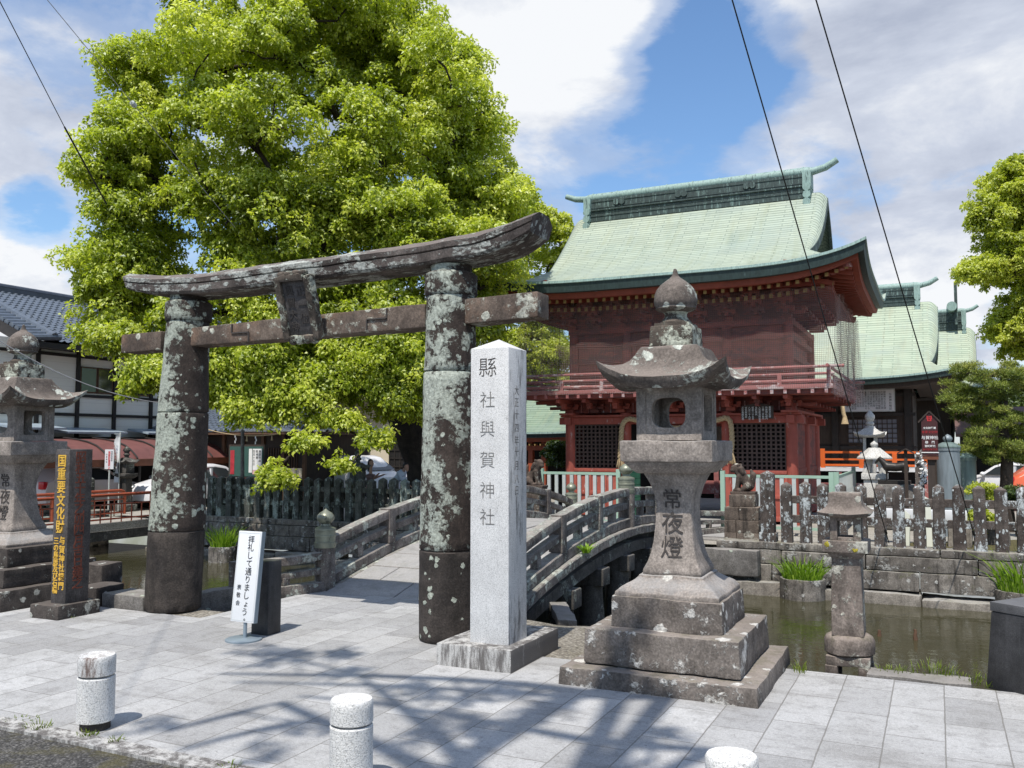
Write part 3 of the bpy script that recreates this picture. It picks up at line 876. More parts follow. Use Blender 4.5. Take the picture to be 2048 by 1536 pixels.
def kas(u):
    x = -5.19 + 2.27 * u
    zb = float(np.interp(x, (-7.46, -7.35, -7.1, -6.7, -6.2, -5.6, -4.7, -3.85, -3.4, -3.15, -3.0, -2.92), (3.225, 3.175, 3.14, 3.11, 3.10, 3.115, 3.145, 3.165, 3.19, 3.225, 3.275, 3.345)))
    zt = float(np.interp(x, (-7.46, -7.14, -6.75, -6.35, -5.6, -4.8, -4.0, -3.47, -3.2, -2.97, -2.92), (3.405, 3.355, 3.335, 3.325, 3.35, 3.365, 3.385, 3.42, 3.455, 3.515, 3.53)))
    return x, zb, zt


m = MB()
rings = []
for i in range(61):
    u = -1 + 2 * i / 60
    x, zb, zt = kas(u)
    h = zt - zb
    hb = 0.215 * (1.0 - 0.10 * max(0, abs(u) - 0.9) / 0.1)
    half = [(-hb + 0.02, 0), (-hb - 0.005, 0.10 * h), (-hb - 0.012, 0.40 * h), (-hb + 0.004, 0.43 * h), (-hb - 0.018, 0.47 * h), (-hb - 0.022, 0.66 * h), (-0.11, h * 0.96), (0, h)]
    sec = half + [(-y, z) for y, z in half[-2::-1]]
    sh = 0.05 * max(0, (abs(u) - 0.93) / 0.07) * (1 if u > 0 else -1)
    rings.append([(x + sh * (z / h) , 6.65 + y, zb + z) for y, z in sec])
zs_ = np.array([[p[2] for p in r] for r in rings])
for _ in range(5): zs_[1:-1] = (zs_[:-2] + 2 * zs_[1:-1] + zs_[2:]) / 4
rings = [[(p[0], p[1], float(z)) for p, z in zip(r, zz)] for r, zz in zip(rings, zs_)]
m.loft(rings)
m.build('lintel', M['kasagi'], to, rough=(0.09, 0.010, 3.5), smooth=32)
nk = None
for (xa, xb, za0, za1, zb0, zb1) in ((-7.60, -7.04, 2.575, 2.765, 2.585, 2.775), (-6.66, -3.94, 2.60, 2.785, 2.635, 2.845), (-3.56, -2.885, 2.645, 2.855, 2.665, 2.875)):
    m = MB()
    m.loft([[(x, 6.53, z0), (x, 6.77, z0), (x, 6.77, z1), (x, 6.53, z1)] for x, z0, z1 in ((xa, za0, za1), (xb, zb0, zb1))])
    m.build('tie_beam', M['nuki'], to, bevel=0.018, rough=(0.09, 0.005, 4))
for (x0, z0, sgn) in ((-6.10, 2.70, 1), (-4.33, 2.74, -1)):
    m = MB()
    m.box(x0 - 0.006, x0 + 0.006, 6.516, 6.53, z0, z0 + 0.085)
    m.box(x0 + 0.0061 if sgn > 0 else x0 - 0.21, x0 + 0.21 if sgn > 0 else x0 - 0.0061, 6.516, 6.53, z0 - 0.006, z0 + 0.006)
    x1 = x0 + 0.21 * sgn
    m.box(x1 - 0.006, x1 + 0.006, 6.516, 6.53, z0 - 0.095, z0 - 0.0065)
    m.build('joint_line', M['carved'], to, smooth=None)
# plaque, leaning forward
pq = MB()
pq.box(-0.135, 0.135, -0.02, 0.04, -0.27, 0.25)
pl = pq.build('plaque', M['post_dark'], to, bevel=0.008, local=True)
WO[pl.name] = Vector((0, 0, 0))
PM = Matrix.Translation((0.16, -0.28, 2.875)) @ Matrix.Rotation(R(17), 4, 'X')
fr = MB()
for sx in (-1, 1):
    fr.box(sx * 0.165 - 0.033, sx * 0.165 + 0.033, -0.05, 0.045, -0.30, 0.28)
fr.box(-0.132, 0.132, -0.055, 0.045, 0.235, 0.30); fr.box(-0.132, 0.132, -0.055, 0.045, -0.315, -0.255)
for k in range(4):
    fr.ico((-0.12 + 0.08 * k, -0.01, 0.30), (0.045, 0.045, 0.03)); fr.ico((-0.12 + 0.08 * k, -0.01, -0.315), (0.045, 0.045, 0.03))
fo = fr.build('plaque_frame', M['lan_top'], pl, bevel=0.012, rough=(0.03, 0.008, 14), local=True)
l1 = lettering('lettering', '正一位', M['carved'], pl, (0.06, -0.022, 0.14), 0.10, pitch=1.25, depth=0.004)
l2 = lettering('lettering', '與賀大神', M['carved'], pl, (-0.06, -0.022, 0.15), 0.10, pitch=1.1, depth=0.004)
for o in (pl, fo, l1, l2): o.data.transform(PM)

# ================================================================== STONE LANTERNS
def square_roof(m, cx, cy, prof, thick, under_w, under_z, lift, n=10):
    """prof: (half width, z) from the top square to the eave; corners lift towards the eave"""
    def ringw(w, z, s, dz=0.0):
        pts = []
        for sx, sy, dx, dy in ((-1, -1, 1, 0), (1, -1, 0, 1), (1, 1, -1, 0), (-1, 1, 0, -1)):
            for j in range(n):
                t = 2 * j / n - 1
                a = abs(t)
                bow = 1 - 0.055 * s * (1 - a ** 2)
                x = (sx if dx == 0 else t * dx) ; y = (sy if dy == 0 else t * dy)
                if dx: y = sy * bow; x = t * dx
                else: x = sx * bow; y = t * dy
                pts.append((cx + x * w, cy + y * w, z + lift * s * a ** 3.2 + dz))
        return pts
    K = len(prof) - 1
    rings = [ringw(w, z, (i / K) ** 2.2) for i, (w, z) in enumerate(prof)]
    w, z = prof[-1]
    rings += [ringw(w - 0.01, z, 1.0, -thick * 0.55), ringw(w - 0.05, z, 0.85, -thick), ringw(under_w, under_z, 0.0)]
    m.loft(rings)


def stone_lantern(label, cx, cy, base):
    T = thing('stone_lantern', label, 'stone lantern', (cx, cy, 0), group='tall stone lanterns either side of the torii')
    base(T, cx, cy)
    m = MB(); m.sq(cx, cy, [(0.565, 0.366, 0.366), (0.60, 0.366, 0.366), (0.612, 0.352, 0.352), (0.632, 0.335, 0.335), (0.655, 0.296, 0.296), (0.68, 0.255, 0.255), (0.70, 0.232, 0.232), (0.715, 0.228, 0.228)])
    m.build('pedestal', M['lantern'], T, bevel=0.008, rough=(0.05, 0.006, 6), smooth=50)
    m = MB(); m.sq(cx, cy, [(0.712, 0.210, 0.210), (0.75, 0.212, 0.212), (0.765, 0.202, 0.202), (0.81, 0.181, 0.181), (0.87, 0.162, 0.162), (0.95, 0.147, 0.147), (1.05, 0.137, 0.137), (1.17, 0.131, 0.131), (1.25, 0.137, 0.137), (1.33, 0.157, 0.157), (1.39, 0.182, 0.182), (1.435, 0.206, 0.206)])
    sh = m.build('shaft', M['lantern'], T, bevel=0.022, seg=2, rough=(0.05, 0.004, 6), smooth=50)
    cap = WO[T.name]
    ch, ys = '常夜燈', (1.245, 1.075, 0.905)
    for c, z in zip(ch, ys):
        lo = lettering('lettering', c, M['carved'], sh, (cx - 0.005, 0, z), 0.165 if c != '常' else 0.15, depth=0.003)
        shw = ((0.765, 0.202), (0.81, 0.181), (0.87, 0.162), (0.95, 0.147), (1.05, 0.137), (1.17, 0.131), (1.25, 0.137), (1.33, 0.157), (1.39, 0.182))
        for vt in lo.data.vertices:                                 # lies on the curved face of the shaft
            zz = vt.co.z
            w_ = shw[0][1]
            for (za, wa), (zb2, wb) in zip(shw, shw[1:]):
                if za <= zz <= zb2: w_ = wa + (wb - wa) * (zz - za) / (zb2 - za)
            vt.co.y = vt.co.y + cy - w_ - 0.004
    m = MB(); m.sq(cx, cy, [(1.430, 0.235, 0.235), (1.455, 0.262, 0.262), (1.50, 0.305, 0.305), (1.518, 0.312, 0.312)])
    p = m.build('platform_neck', M['lantern'], T, bevel=0.006, rough=(0.06, 0.004, 6))
    m = MB(); m.sq(cx, cy, [(1.516, 0.331, 0.331), (1.662, 0.333, 0.333)])
    m.build('platform', M['lantern'], T, bevel=0.012, rough=(0.06, 0.006, 5))
    # fire box: four walls with openings
    w, z0, z1 = 0.231, 1.664, 2.046
    m = MB()
    t = 0.055

    def wall_hole(fx, hole):
        outer = []
        n = len(hole)
        for (u, z) in hole:
            a = max(abs(u) / w, abs(z - (z0 + z1) / 2) / ((z1 - z0) / 2))
            outer.append((u / a, (z0 + z1) / 2 + (z - (z0 + z1) / 2) / a))
        r_out_f = [fx(u, z, 0) for u, z in outer]; r_in_f = [fx(u, z, 0) for u, z in hole]
        r_in_b = [fx(u, z, t) for u, z in hole]; r_out_b = [fx(u, z, t) for u, z in outer]
        m.loft([r_out_f, r_in_f, r_in_b, r_out_b], cap=False)
    zc = 1.862
    se = lambda c: math.copysign(abs(c) ** 0.62, c)
    circ = [(0.122 * se(math.cos(R(7.5 * k))), zc + 0.108 * se(math.sin(R(7.5 * k)))) for k in range(48)]
    rect = []
    for k in range(48):
        a = R(7.5 * k + 3.75)
        c, s_ = math.cos(a), math.sin(a)
        q = min(0.125 / max(abs(c), 1e-6), 0.13 / max(abs(s_), 1e-6))
        rect.append((c * q, zc + s_ * q))
    for k in range(48):   # give the front walls true square corners
        pass
    wall_hole(lambda u, z, d: (cx + u, cy - w + d, z), circ)
    wall_hole(lambda u, z, d: (cx + u, cy + w - d, z), circ)
    wall_hole(lambda u, z, d: (cx + w - d, cy + u * 0.999, z), rect)
    wall_hole(lambda u, z, d: (cx - w + d, cy + u * 0.999, z), rect)
    for sx in (-1, 1):
        for sy in (-1, 1):
            m.box(cx + sx * (w - 0.018) - 0.022, cx + sx * (w - 0.018) + 0.022, cy + sy * (w - 0.018) - 0.022, cy + sy * (w - 0.018) + 0.022, z0, z1)
    m.box(cx - w + 0.03, cx + w - 0.03, cy - w + 0.03, cy + w - 0.03, z0, z0 + 0.03)
    for sy in (-1, 1):
        m.box(cx - 0.2, cx + 0.2, cy + sy * w - 0.006, cy + sy * w + 0.006, z0 + 0.003, z0 + 0.045)
        m.box(cx - 0.2, cx + 0.2, cy + sy * w - 0.006, cy + sy * w + 0.006, z1 - 0.04, z1 - 0.003)
    for sx in (-1, 1):
        m.box(cx + sx * w - 0.006, cx + sx * w + 0.006, cy - 0.2, cy + 0.2, z0 + 0.003, z0 + 0.045)
        m.box(cx + sx * w - 0.006, cx + sx * w + 0.006, cy - 0.2, cy + 0.2, z1 - 0.04, z1 - 0.003)
    for sx in (-1, 1):
        for sy in (-1, 1):
            m.box(cx + sx * 0.185 - 0.018, cx + sx * 0.185 + 0.018, cy + sy * w - 0.0058, cy + sy * w + 0.0058, z0 + 0.046, z1 - 0.041)
            m.box(cx + sx * w - 0.0058, cx + sx * w + 0.0058, cy + sy * 0.185 - 0.018, cy + sy * 0.185 + 0.018, z0 + 0.046, z1 - 0.041)
    m.build('fire_box', M['lantern'], T, smooth=30)
    m = MB()
    square_roof(m, cx, cy, [(0.195, 2.345), (0.208, 2.34), (0.222, 2.315), (0.243, 2.265), (0.272, 2.215), (0.312, 2.170), (0.362, 2.135), (0.415, 2.115), (0.462, 2.108)], 0.075, 0.245, 2.040, 0.125)
    m.build('roof', M['lan_cap'], T, rough=(0.05, 0.006, 6), smooth=40)
    m = MB(); m.sq(cx, cy, [(2.343, 0.158, 0.158), (2.497, 0.156, 0.156)])
    m.build('upper_block', M['lan_top'], T, bevel=0.012, rough=(0.04, 0.007, 7))
    m = MB(); m.sq(cx, cy, [(2.495, 0.130, 0.130), (2.520, 0.128, 0.128)])
    m.lathe((cx, cy, 0), [(0.118, 2.519), (0.118, 2.53), (0.098, 2.552), (0.082, 2.575), (0.080, 2.595), (0.092, 2.612)])
    m.build('jewel_neck', M['lan_top'], T, rough=(0.05, 0.004, 7), smooth=40)
    m = MB(); m.lathe((cx, cy, 0), [(0.09, 2.608), (0.125, 2.618), (0.149, 2.635), (0.147, 2.650), (0.157, 2.660), (0.160, 2.695), (0.155, 2.735), (0.140, 2.775), (0.112, 2.812), (0.076, 2.842), (0.040, 2.866), (0.024, 2.885), (0.018, 2.91), (0.012, 2.932), (0.0, 2.938)], 36, cap=False)
    m.build('jewel', M['lan_cap'], T, rough=(0.06, 0.004, 7), smooth=50)
    return T


def base_right(T, cx, cy):
    for nm, z0, z1, wx, mat in (('base_step', -0.02, 0.118, 0.668, 'step'), ('base_step', 0.128, 0.362, 0.534, 'step'), ('base_step', 0.360, 0.574, 0.389, 'step')):
        m = MB(); m.sq(cx, cy, [(z0, wx + 0.004, wx + 0.004), (z1, wx - 0.004, wx - 0.004)])
        m.build(nm, M[mat], T, bevel=0.014, rough=(0.06, 0.009, 4.5))


def base_left(T, cx, cy):
    for z0, z1, wx, cuts in ((-0.02, 0.20, 0.72, (-0.15,)), (0.204, 0.385, 0.60, (0.22,)), (0.388, 0.574, 0.47, ())):
        xs = [-wx] + list(cuts) + [wx]
        for a, b in zip(xs, xs[1:]):
            m = MB(); m.box(cx + a + 0.004, cx + b - 0.004, cy - wx * 0.9, cy + wx * 0.9, z0, z1)
            m.build('base_block', M['dark_step'], T, bevel=0.016, rough=(0.07, 0.010, 4))


stone_lantern('tall carved stone lantern on three broad steps beside the white stone pillar', -1.72, 6.42, base_right)
stone_lantern('tall carved stone lantern on stacked dark blocks, behind the gilded post', -8.97, 6.42, base_left)

# ================================================================== WHITE SHRINE-NAME PILLAR
T = thing('shrine_name_pillar', 'tall square white granite pillar with carved characters, on a stained plinth', 'stone pillar', (-3.06, 6.15, 0))
m = MB(); m.box(-3.415, -2.80, 5.85, 6.74, -0.03, 0.16)
m.build('plinth', M['marker_base'], T, bevel=0.01, rough=(0.06, 0.003, 5))
m = MB(); m.sq(-3.045, 6.15, [(0.155, 0.160, 0.160), (2.365, 0.160, 0.160), (2.445, 0.003, 0.003)])
s = m.build('pillar', M['marker'], T, bevel=0.005)
zs = [gY(975, y, 5.99).z for y in (735, 800, 858, 920, 981, 1035)]
for c, z in zip('縣社與賀神社', zs):
    lettering('lettering', c, M['carved' if c == '縣' else 'carved_shade'], s, (-3.062, 5.9895, z), 0.16 if c == '縣' else 0.134, depth=0.0015, bold=-0.0012)
for c, y in zip('大正十四年十月八日', (781, 805, 829, 856, 881, 904, 931, 958, 981)):
    lettering('lettering', c, M['carved_shade'], s, (-2.8845, 6.13, gX(1033, y, -2.885).z), 0.078, face='+x', depth=0.0015)

# ================================================================== GILDED POST
T = thing('inscribed_post', 'dark square stone post with gold and rust red carved characters', 'stone post', (-7.6, 5.95, 0))
m = MB(); m.box(-7.80, -7.415, 5.75, 6.22, -0.02, 0.13)
m.build('plinth', M['dark_step'], T, bevel=0.014, rough=(0.07, 0.006, 4))
m = MB(); m.box(-7.66, -7.46, 5.86, 6.115, 0.128, 1.585)
s = m.build('post', M['post_dark'], T, bevel=0.006)
for k, c in enumerate('国重要文化財'):
    lettering('lettering', c, M['gold'], s, (-7.56, 5.858, 1.475 - 0.125 * k), 0.125, depth=0.003, wide=0.95, bold=0.002)
for k, c in enumerate('与賀神社楼門'):
    lettering('lettering', c, M['gold'], s, (-7.522, 5.858, 0.72 - 0.085 * k), 0.08, depth=0.003, bold=0.0015)
for k, c in enumerate('三の鳥居及び石橋'):
    lettering('lettering', c, M['gold'], s, (-7.605, 5.858, 0.715 - 0.066 * k), 0.072, depth=0.003, bold=0.0015)
for k, c in enumerate('昭和五十年乙卯四月吉日建之'):
    lettering('lettering', c, M['rust'], s, (-7.4585, 5.985, 1.51 - 0.1 * k), 0.122, face='+x', depth=0.0025, bold=0.002)

# ================================================================== WHITE SIGN
T = thing('sign_stand', 'small white notice on a round grey base in front of a dark slab post', 'sign', (-5.29, 5.87, 0))
m = MB(); m.lathe((-5.29, 5.87, 0), [(0.15, 0.0), (0.15, 0.012), (0.135, 0.018), (0.0, 0.02)], 36)
m.build('stand_base', M['steel'], T)
m = MB(); m.tube([(-5.29, 5.885, 0.01), (-5.29, 5.89, 0.2)], 0.016, 10)
m.build('stand_pole', M['steel'], T)
W0 = Vector((-5.31, 5.865, 0.145))
m = MB(); m.box(-0.125, 0.125, 0, 0.05, 0.0, 0.755)
pn = m.build('panel', M['board_white'], T, bevel=0.006, local=True)
m = MB()
for b_ in ((-0.115, 0.115, 0.738, 0.740), (-0.115, 0.115, 0.013, 0.015), (-0.115, -0.113, 0.0155, 0.7375), (0.113, 0.115, 0.0155, 0.7375)):
    m.box(b_[0], b_[1], -0.0015, 0.0, b_[2], b_[3])
bo = m.build('panel_border', M['grey_metal'], pn, smooth=None, local=True)
m = MB(); m.box(0.1255, 0.1295, 0.004, 0.046, 0.0, 0.755)
ed = m.build('panel_edge', M['steel'], pn, local=True, smooth=None)
WO[pn.name] = Vector((0, 0, 0))
objs = [pn, bo, ed]
for k, c in enumerate('拝礼して通りましょう'):
    objs.append(lettering('lettering', c, M['ink'], pn, (0.022 + (0.006 if c in 'ょ' else 0), -0.002, 0.685 - 0.0665 * k), 0.07 if c != 'ょ' else 0.058, depth=0.0008))
objs.append(lettering('lettering', '。', M['ink'], pn, (0.045, -0.002, 0.075 - 0.035), 0.06, depth=0.0008))
for k, c in enumerate('崇敬会'):
    objs.append(lettering('lettering', c, M['ink'], pn, (-0.062, -0.002, 0.285 - 0.065 * k), 0.046, depth=0.0008))
PM = Matrix.Translation(W0 - Vector((-5.29, 5.87, 0))) @ Matrix.Rotation(R(-6.5), 4, 'X')
for o in objs: o.data.transform(PM)

m = MB(); m.box(-5.40, -5.215, 6.08, 6.25, -0.02, 0.625)
tag(m.build('stone_slab_post', M['polished'], bevel=0.012, rough=(0.08, 0.003, 5)), 'low dark stone slab standing just behind the white notice', 'stone post')

# ================================================================== BOLLARDS
def bollard(x, y, label, top):
    T = thing('bollard', label, 'bollard', (x, y, 0), group='white granite bollards along the pavement edge')
    m = MB(); m.lathe((x, y, 0), [(0.083, -0.02), (0.083, 0.05)], 32)
    m.build('foot', M['dark_step'], T)
    m = MB(); m.lathe((x, y, 0), [(0.095, 0.045), (0.103, 0.05), (0.103, 0.292), (0.097, 0.299)], 48)
    m.build('shaft', M['bollard'], T, rough=(0.03, 0.0012, 30))
    m = MB(); m.lathe((x, y, 0), [(0.087, 0.29), (0.087, 0.313)], 48)
    m.build('groove', M['carved_shade'], T)
    m = MB(); m.lathe((x, y, 0), [(0.096, 0.306), (0.103, 0.312), (0.103, 0.408), (0.097, 0.418), (0.0, 0.421)], 48)
    m.build('head', M[top], T, rough=(0.03, 0.0012, 30), smooth=40)


bollard(-4.45, 3.72, 'whole white granite bollard with rust brown stains round its head', 'bollard_top')
bollard(-2.585, 3.625, 'white granite bollard cut by the bottom edge, in front of the torii', 'bollard')
bollard(-0.77, 3.63, 'white granite bollard of which only the head shows, below the big lantern', 'bollard')

# ================================================================== DARK GRANITE BLOCK
c0 = gz(1972, 1370)
T = thing('granite_block', 'dark polished granite block at the pond edge, cut by the picture edge', 'stone block', (c0.x, c0.y, 0), rz=R(-36))
m = MB(); m.loft([[(0, 0, -0.02), (1.3, 0, -0.02), (1.3, 0.5, -0.02), (0, 0.5, -0.02)], [(0.035, 0.03, 0.50), (1.265, 0.03, 0.50), (1.265, 0.47, 0.50), (0.035, 0.47, 0.50)]])
m.build('body', M['polished'], T, bevel=0.008, local=True)
m = MB(); m.box(0.03, 1.27, 0.025, 0.475, 0.502, 0.565)
m.build('top_slab', M['polished_top'], T, bevel=0.006, local=True)

# ================================================================== LITTLE LANTERN IN THE POND
cx, cy = -0.635, 7.16
T = thing('pond_lantern', 'small weathered stone lantern standing at the pond edge with yellow lichen', 'stone lantern', (cx, cy, -0.7))
m = MB()
for sx in (-1, 1):
    for sy in (-1, 1):
        m.sq(cx + sx * 0.115, cy + sy * 0.115, [(-0.9, 0.06, 0.06), (0.02, 0.045, 0.045)])
m.box(cx - 0.155, cx + 0.155, cy - 0.155, cy + 0.155, 0.018, 0.085)
m.build('legged_base', M['pondlan'], T, bevel=0.012, rough=(0.05, 0.006, 6))
m = MB(); m.lathe((cx, cy, 0), [(0.155, 0.085), (0.178, 0.10), (0.182, 0.185), (0.165, 0.215), (0.135, 0.232)], 32)
m.build('base_ring', M['pondlan'], T, rough=(0.05, 0.007, 6), smooth=45)
m = MB(); m.sq(cx, cy, [(0.228, 0.112, 0.112), (0.80, 0.101, 0.101)])
m.build('shaft', M['pondlan'], T, bevel=0.01, rough=(0.05, 0.004, 6))
m = MB(); m.sq(cx, cy, [(0.79, 0.10, 0.10), (0.838, 0.135, 0.135), (0.842, 0.158, 0.158), (0.925, 0.158, 0.158)])
m.build('platform', M['pondlan'], T, bevel=0.008, rough=(0.05, 0.004, 6))
yl = plain('yellow_lichen', (0.30, 0.25, 0.03), 0.95, 0.5, 40)
for lx, lz, lr in ((-0.12, 0.90, 0.026), (0.07, 0.865, 0.021)):
    m = MB(); m.ico((cx + lx, cy - 0.155, lz), (lr, 0.005, lr * 0.8), 3)
    m.build('yellow_lichen', yl, T, rough=(0.006, 0.007, 45))
m = MB()
for sx in (-1, 1):
    for sy in (-1, 1):
        m.box(cx + sx * 0.082 - 0.026, cx + sx * 0.082 + 0.026, cy + sy * 0.082 - 0.026, cy + sy * 0.082 + 0.026, 0.924, 1.105)
m.box(cx - 0.055, cx + 0.055, cy - 0.105, cy - 0.06, 0.924, 0.95); m.box(cx - 0.055, cx + 0.055, cy - 0.105, cy - 0.06, 1.07, 1.104)
m.box(cx - 0.055, cx + 0.055, cy + 0.06, cy + 0.105, 0.924, 0.95); m.box(cx - 0.055, cx + 0.055, cy + 0.06, cy + 0.105, 1.07, 1.104)
m.box(cx - 0.09, cx + 0.09, cy - 0.09, cy + 0.09, 0.926, 0.936); m.box(cx - 0.09, cx + 0.09, cy - 0.09, cy + 0.09, 1.09, 1.102)
m.build('fire_box', M['pondlan'], T, bevel=0.004, seg=1)
m = MB(); square_roof(m, cx, cy, [(0.105, 1.275), (0.112, 1.268), (0.113, 1.225), (0.118, 1.19), (0.135, 1.165), (0.162, 1.142), (0.188, 1.125)], 0.03, 0.12, 1.098, 0.012)
m.build('roof', M['pondlan'], T, rough=(0.04, 0.006, 7), smooth=45)

for px, py, h in ((1757, 1272, 0.07), (1829, 1280, 0.13)):
    p = gz(px, py, -0.7)
    m = MB(); m.tube([(p.x, p.y, -0.9), (p.x + 0.01, p.y, -0.7), (p.x + 0.012, p.y, -0.7 + h)], [0.03, 0.026, 0.016], 8)
    tag(m.build('wooden_stake', M['brownwood'], rough=(0.03, 0.006, 20)), 'rotten stake %s poking out of the pond' % ('stub, the shorter one,' if h < 0.1 else 'end, the taller one,'), 'stake', 'rotten stakes in the pond')

# ================================================================== THE ARCHED BRIDGE
BX0, BX1, BY0, BY1, BYM = -6.27, -3.95, 8.25, 15.75, 12.0
T = thing('arched_stone_bridge', 'old arched stone footbridge with stone parapets and green bronze finials', 'bridge', (-5.11, 12.0, 0))


def zb(y):
    return 0.47 * (1 - ((y - BYM) / 3.84) ** 2)


def arc_strip(m, x0, x1, d0, d1, y0=BY0, y1=BY1, n=40):
    rings = []
    for i in range(n + 1):
        y = y0 + (y1 - y0) * i / n
        z = zb(y)
        rings.append([(x0, y, z + d0), (x1, y, z + d0), (x1, y, z + d1), (x0, y, z + d1)])
    m.loft(rings)


m = MB()
random.seed(3)
y = BY0 - 0.15
while y < BY1 + 0.1:                                   # paved deck: rows of slabs, each row split across
    L = random.uniform(0.42, 0.6)
    cuts = [BX0 + 0.09] + sorted(random.uniform(BX0 + 0.5, BX1 - 0.5) for _ in range(2)) + [BX1 - 0.09]
    if cuts[2] - cuts[1] < 0.35: cuts.pop(2)
    for a, b in zip(cuts, cuts[1:]):
        dz = random.uniform(-0.006, 0.006)
        m.loft([[(xx, yy, max(zb(yy), -0.02) + zz + dz) for xx, zz in ((a + 0.005, -0.12), (b - 0.005, -0.12), (b - 0.005, 0.004), (a + 0.005, 0.004))] for yy in (y + 0.005, y + L / 2, y + L - 0.005)])
    y += L
m.build('deck', M['deck'], T, bevel=0.008, seg=1)
m = MB(); arc_strip(m, BX0 + 0.1, BX1 - 0.1, -0.20, -0.125)
for bx in (BX0 + 0.02, -5.5, -4.7, BX1 - 0.02): arc_strip(m, bx - 0.09, bx + 0.09, -0.34, -0.201)
m.build('girders', M['pier'], T)
for side, X, sg in ((0, BX0, -1), (1, BX1, 1)):
    P = thing('parapet', None, None, (X, 12.0, 0)); P.parent = T
    P.location = (X + 5.11, 0, 0)
    del WO[P.name]; WO[P.name] = Vector((X, 12.0, 0))
    m = MB(); arc_strip(m, X - 0.14, X + 0.14, -0.11, 0.006)
    m.build('edge_ledge', M['bridge'], P, bevel=0.012, seg=1, rough=(0.12, 0.008, 5))
    m = MB(); arc_strip(m, X - 0.08, X + 0.08, 0.01, 0.135)
    m.build('kerb_beam', M['bridge'], P, bevel=0.012, seg=1, rough=(0.12, 0.006, 5))
    m = MB(); arc_strip(m, X - 0.05, X + 0.05, 0.255, 0.345)
    m.build('middle_rail', M['bridge'], P, bevel=0.01, seg=1, rough=(0.12, 0.004, 5))
    m = MB(); arc_strip(m, X - 0.075, X + 0.075, 0.435, 0.545)
    m.build('top_rail', M['bridge'], P, bevel=0.022, rough=(0.12, 0.004, 5))
    for k in range(6):
        y = BY0 + 1.25 * k + 0.625
        m = MB(); m.box(X - 0.045, X + 0.045, y - 0.05, y + 0.05, zb(y) + 0.13, zb(y) + 0.26)
        m.build('strut', M['bridge'], P, bevel=0.006)
    for k in range(1, 6):
        y = BY0 + 1.25 * k
        if k == 3: continue
        z = zb(y)
        m = MB(); m.box(X - 0.085, X + 0.085, y - 0.07, y + 0.07, z + 0.13, z + 0.555)
        m.build('post', M['bridge'], P, bevel=0.01, rough=(0.08, 0.004, 5))
    for y in (BY0, BYM, BY1):
        z = zb(y) if y == BYM else 0.0
        m = MB(); m.lathe((X, y, z), [(0.115, -0.05), (0.115, 0.50)], 20)
        n_ = m.build('newel', M['bridge'], P, rough=(0.08, 0.005, 5))
        m = MB(); m.lathe((X, y, z), [(0.118, 0.47), (0.122, 0.485), (0.122, 0.53), (0.113, 0.535), (0.113, 0.585), (0.119, 0.59), (0.119, 0.61), (0.112, 0.615), (0.112, 0.66), (0.119, 0.665), (0.117, 0.685), (0.085, 0.70),
                                             (0.055, 0.715), (0.05, 0.735), (0.07, 0.75), (0.094, 0.775), (0.100, 0.80), (0.092, 0.83), (0.065, 0.86), (0.03, 0.88), (0.008, 0.90), (0, 0.905)], 28)
        m.build('finial', M['giboshi'], n_, smooth=35)
    # flared wings at both ends
    for yy, dy, kk in ((BY0, -0.92, 1), (BY1, 0.9, -1)):
        x2, y2 = X + sg * 0.42, yy + dy
        pts = [(X + sg * 0.42 * t ** 1.6, yy + dy * t) for t in (0.06, 0.3, 0.55, 0.8, 1.0)]
        for nm, za, zb_, w, drop in (('wing_top_rail', 0.345, 0.435, 0.07, 0.05), ('wing_middle_rail', 0.185, 0.255, 0.05, 0.03), ('wing_kerb_beam', -0.02, 0.105, 0.08, 0.0)):
            m = MB(); m.path([(p[0], p[1], -drop * i / 4) for i, p in enumerate(pts)], [(-w, za), (w, za), (w, zb_), (-w, zb_)])
            m.build(nm, M['bridge'], P, bevel=0.012, rough=(0.09, 0.005, 5))
        m = MB(); m.box(pts[2][0] - 0.045, pts[2][0] + 0.045, pts[2][1] - 0.05, pts[2][1] + 0.05, 0.10, 0.19)
        m.build('wing_strut', M['bridge'], P, bevel=0.006)
        m = MB(); m.box(x2 - 0.075, x2 + 0.075, y2 - 0.07, y2 + 0.07, -0.02, 0.40)
        m.build('wing_post', M['bridge'], P, bevel=0.01)
for k, y in enumerate((9.72, 10.72, 11.75, 12.8, 13.85)):
    B = None
    m = MB(); m.box(BX0 - 0.16, BX1 + 0.16, y - 0.13, y + 0.13, zb(y) - 0.56, zb(y) - 0.342)
    B = m.build('pier_cap', M['pier'], T, bevel=0.02, rough=(0.1, 0.008, 4))
    for x in (BX0 + 0.05, -5.11, BX1 - 0.05):
        m = MB(); m.lathe((x, y, 0), [(0.17, -1.0), (0.155, -0.5), (0.142, zb(y) - 0.555)], 22)
        m.build('pier_column', M['pier'], B, rough=(0.1, 0.008, 4))

# curved coping at the left foot of the bridge
m = MB(); m.path([(-6.70, 7.30, 0.06), (-6.86, 7.12, 0.03), (-7.02, 6.88, -0.02), (-7.2, 6.62, -0.06)], [(-0.09, -0.3), (0.09, -0.3), (0.09, 0.09), (-0.09, 0.09)])
tag(m.build('coping_stone', M['kerb'], bevel=0.02, rough=(0.08, 0.012, 4)), 'curved dark coping stone sloping from the bridge foot to the pond', 'coping stone')
m = MB(); m.box(-0.5, 0.5, -0.09, 0.09, 0, 0.10)
o = tag(m.build('loose_slab', M['kerb'], bevel=0.02, rough=(0.08, 0.012, 4)), 'long flat slab lying on the gravel under the bridge', 'stone slab')
p = gz(1125, 1232, -0.1); o.location = (p.x, p.y, -0.14); o.rotation_euler = (0, 0, R(-62))

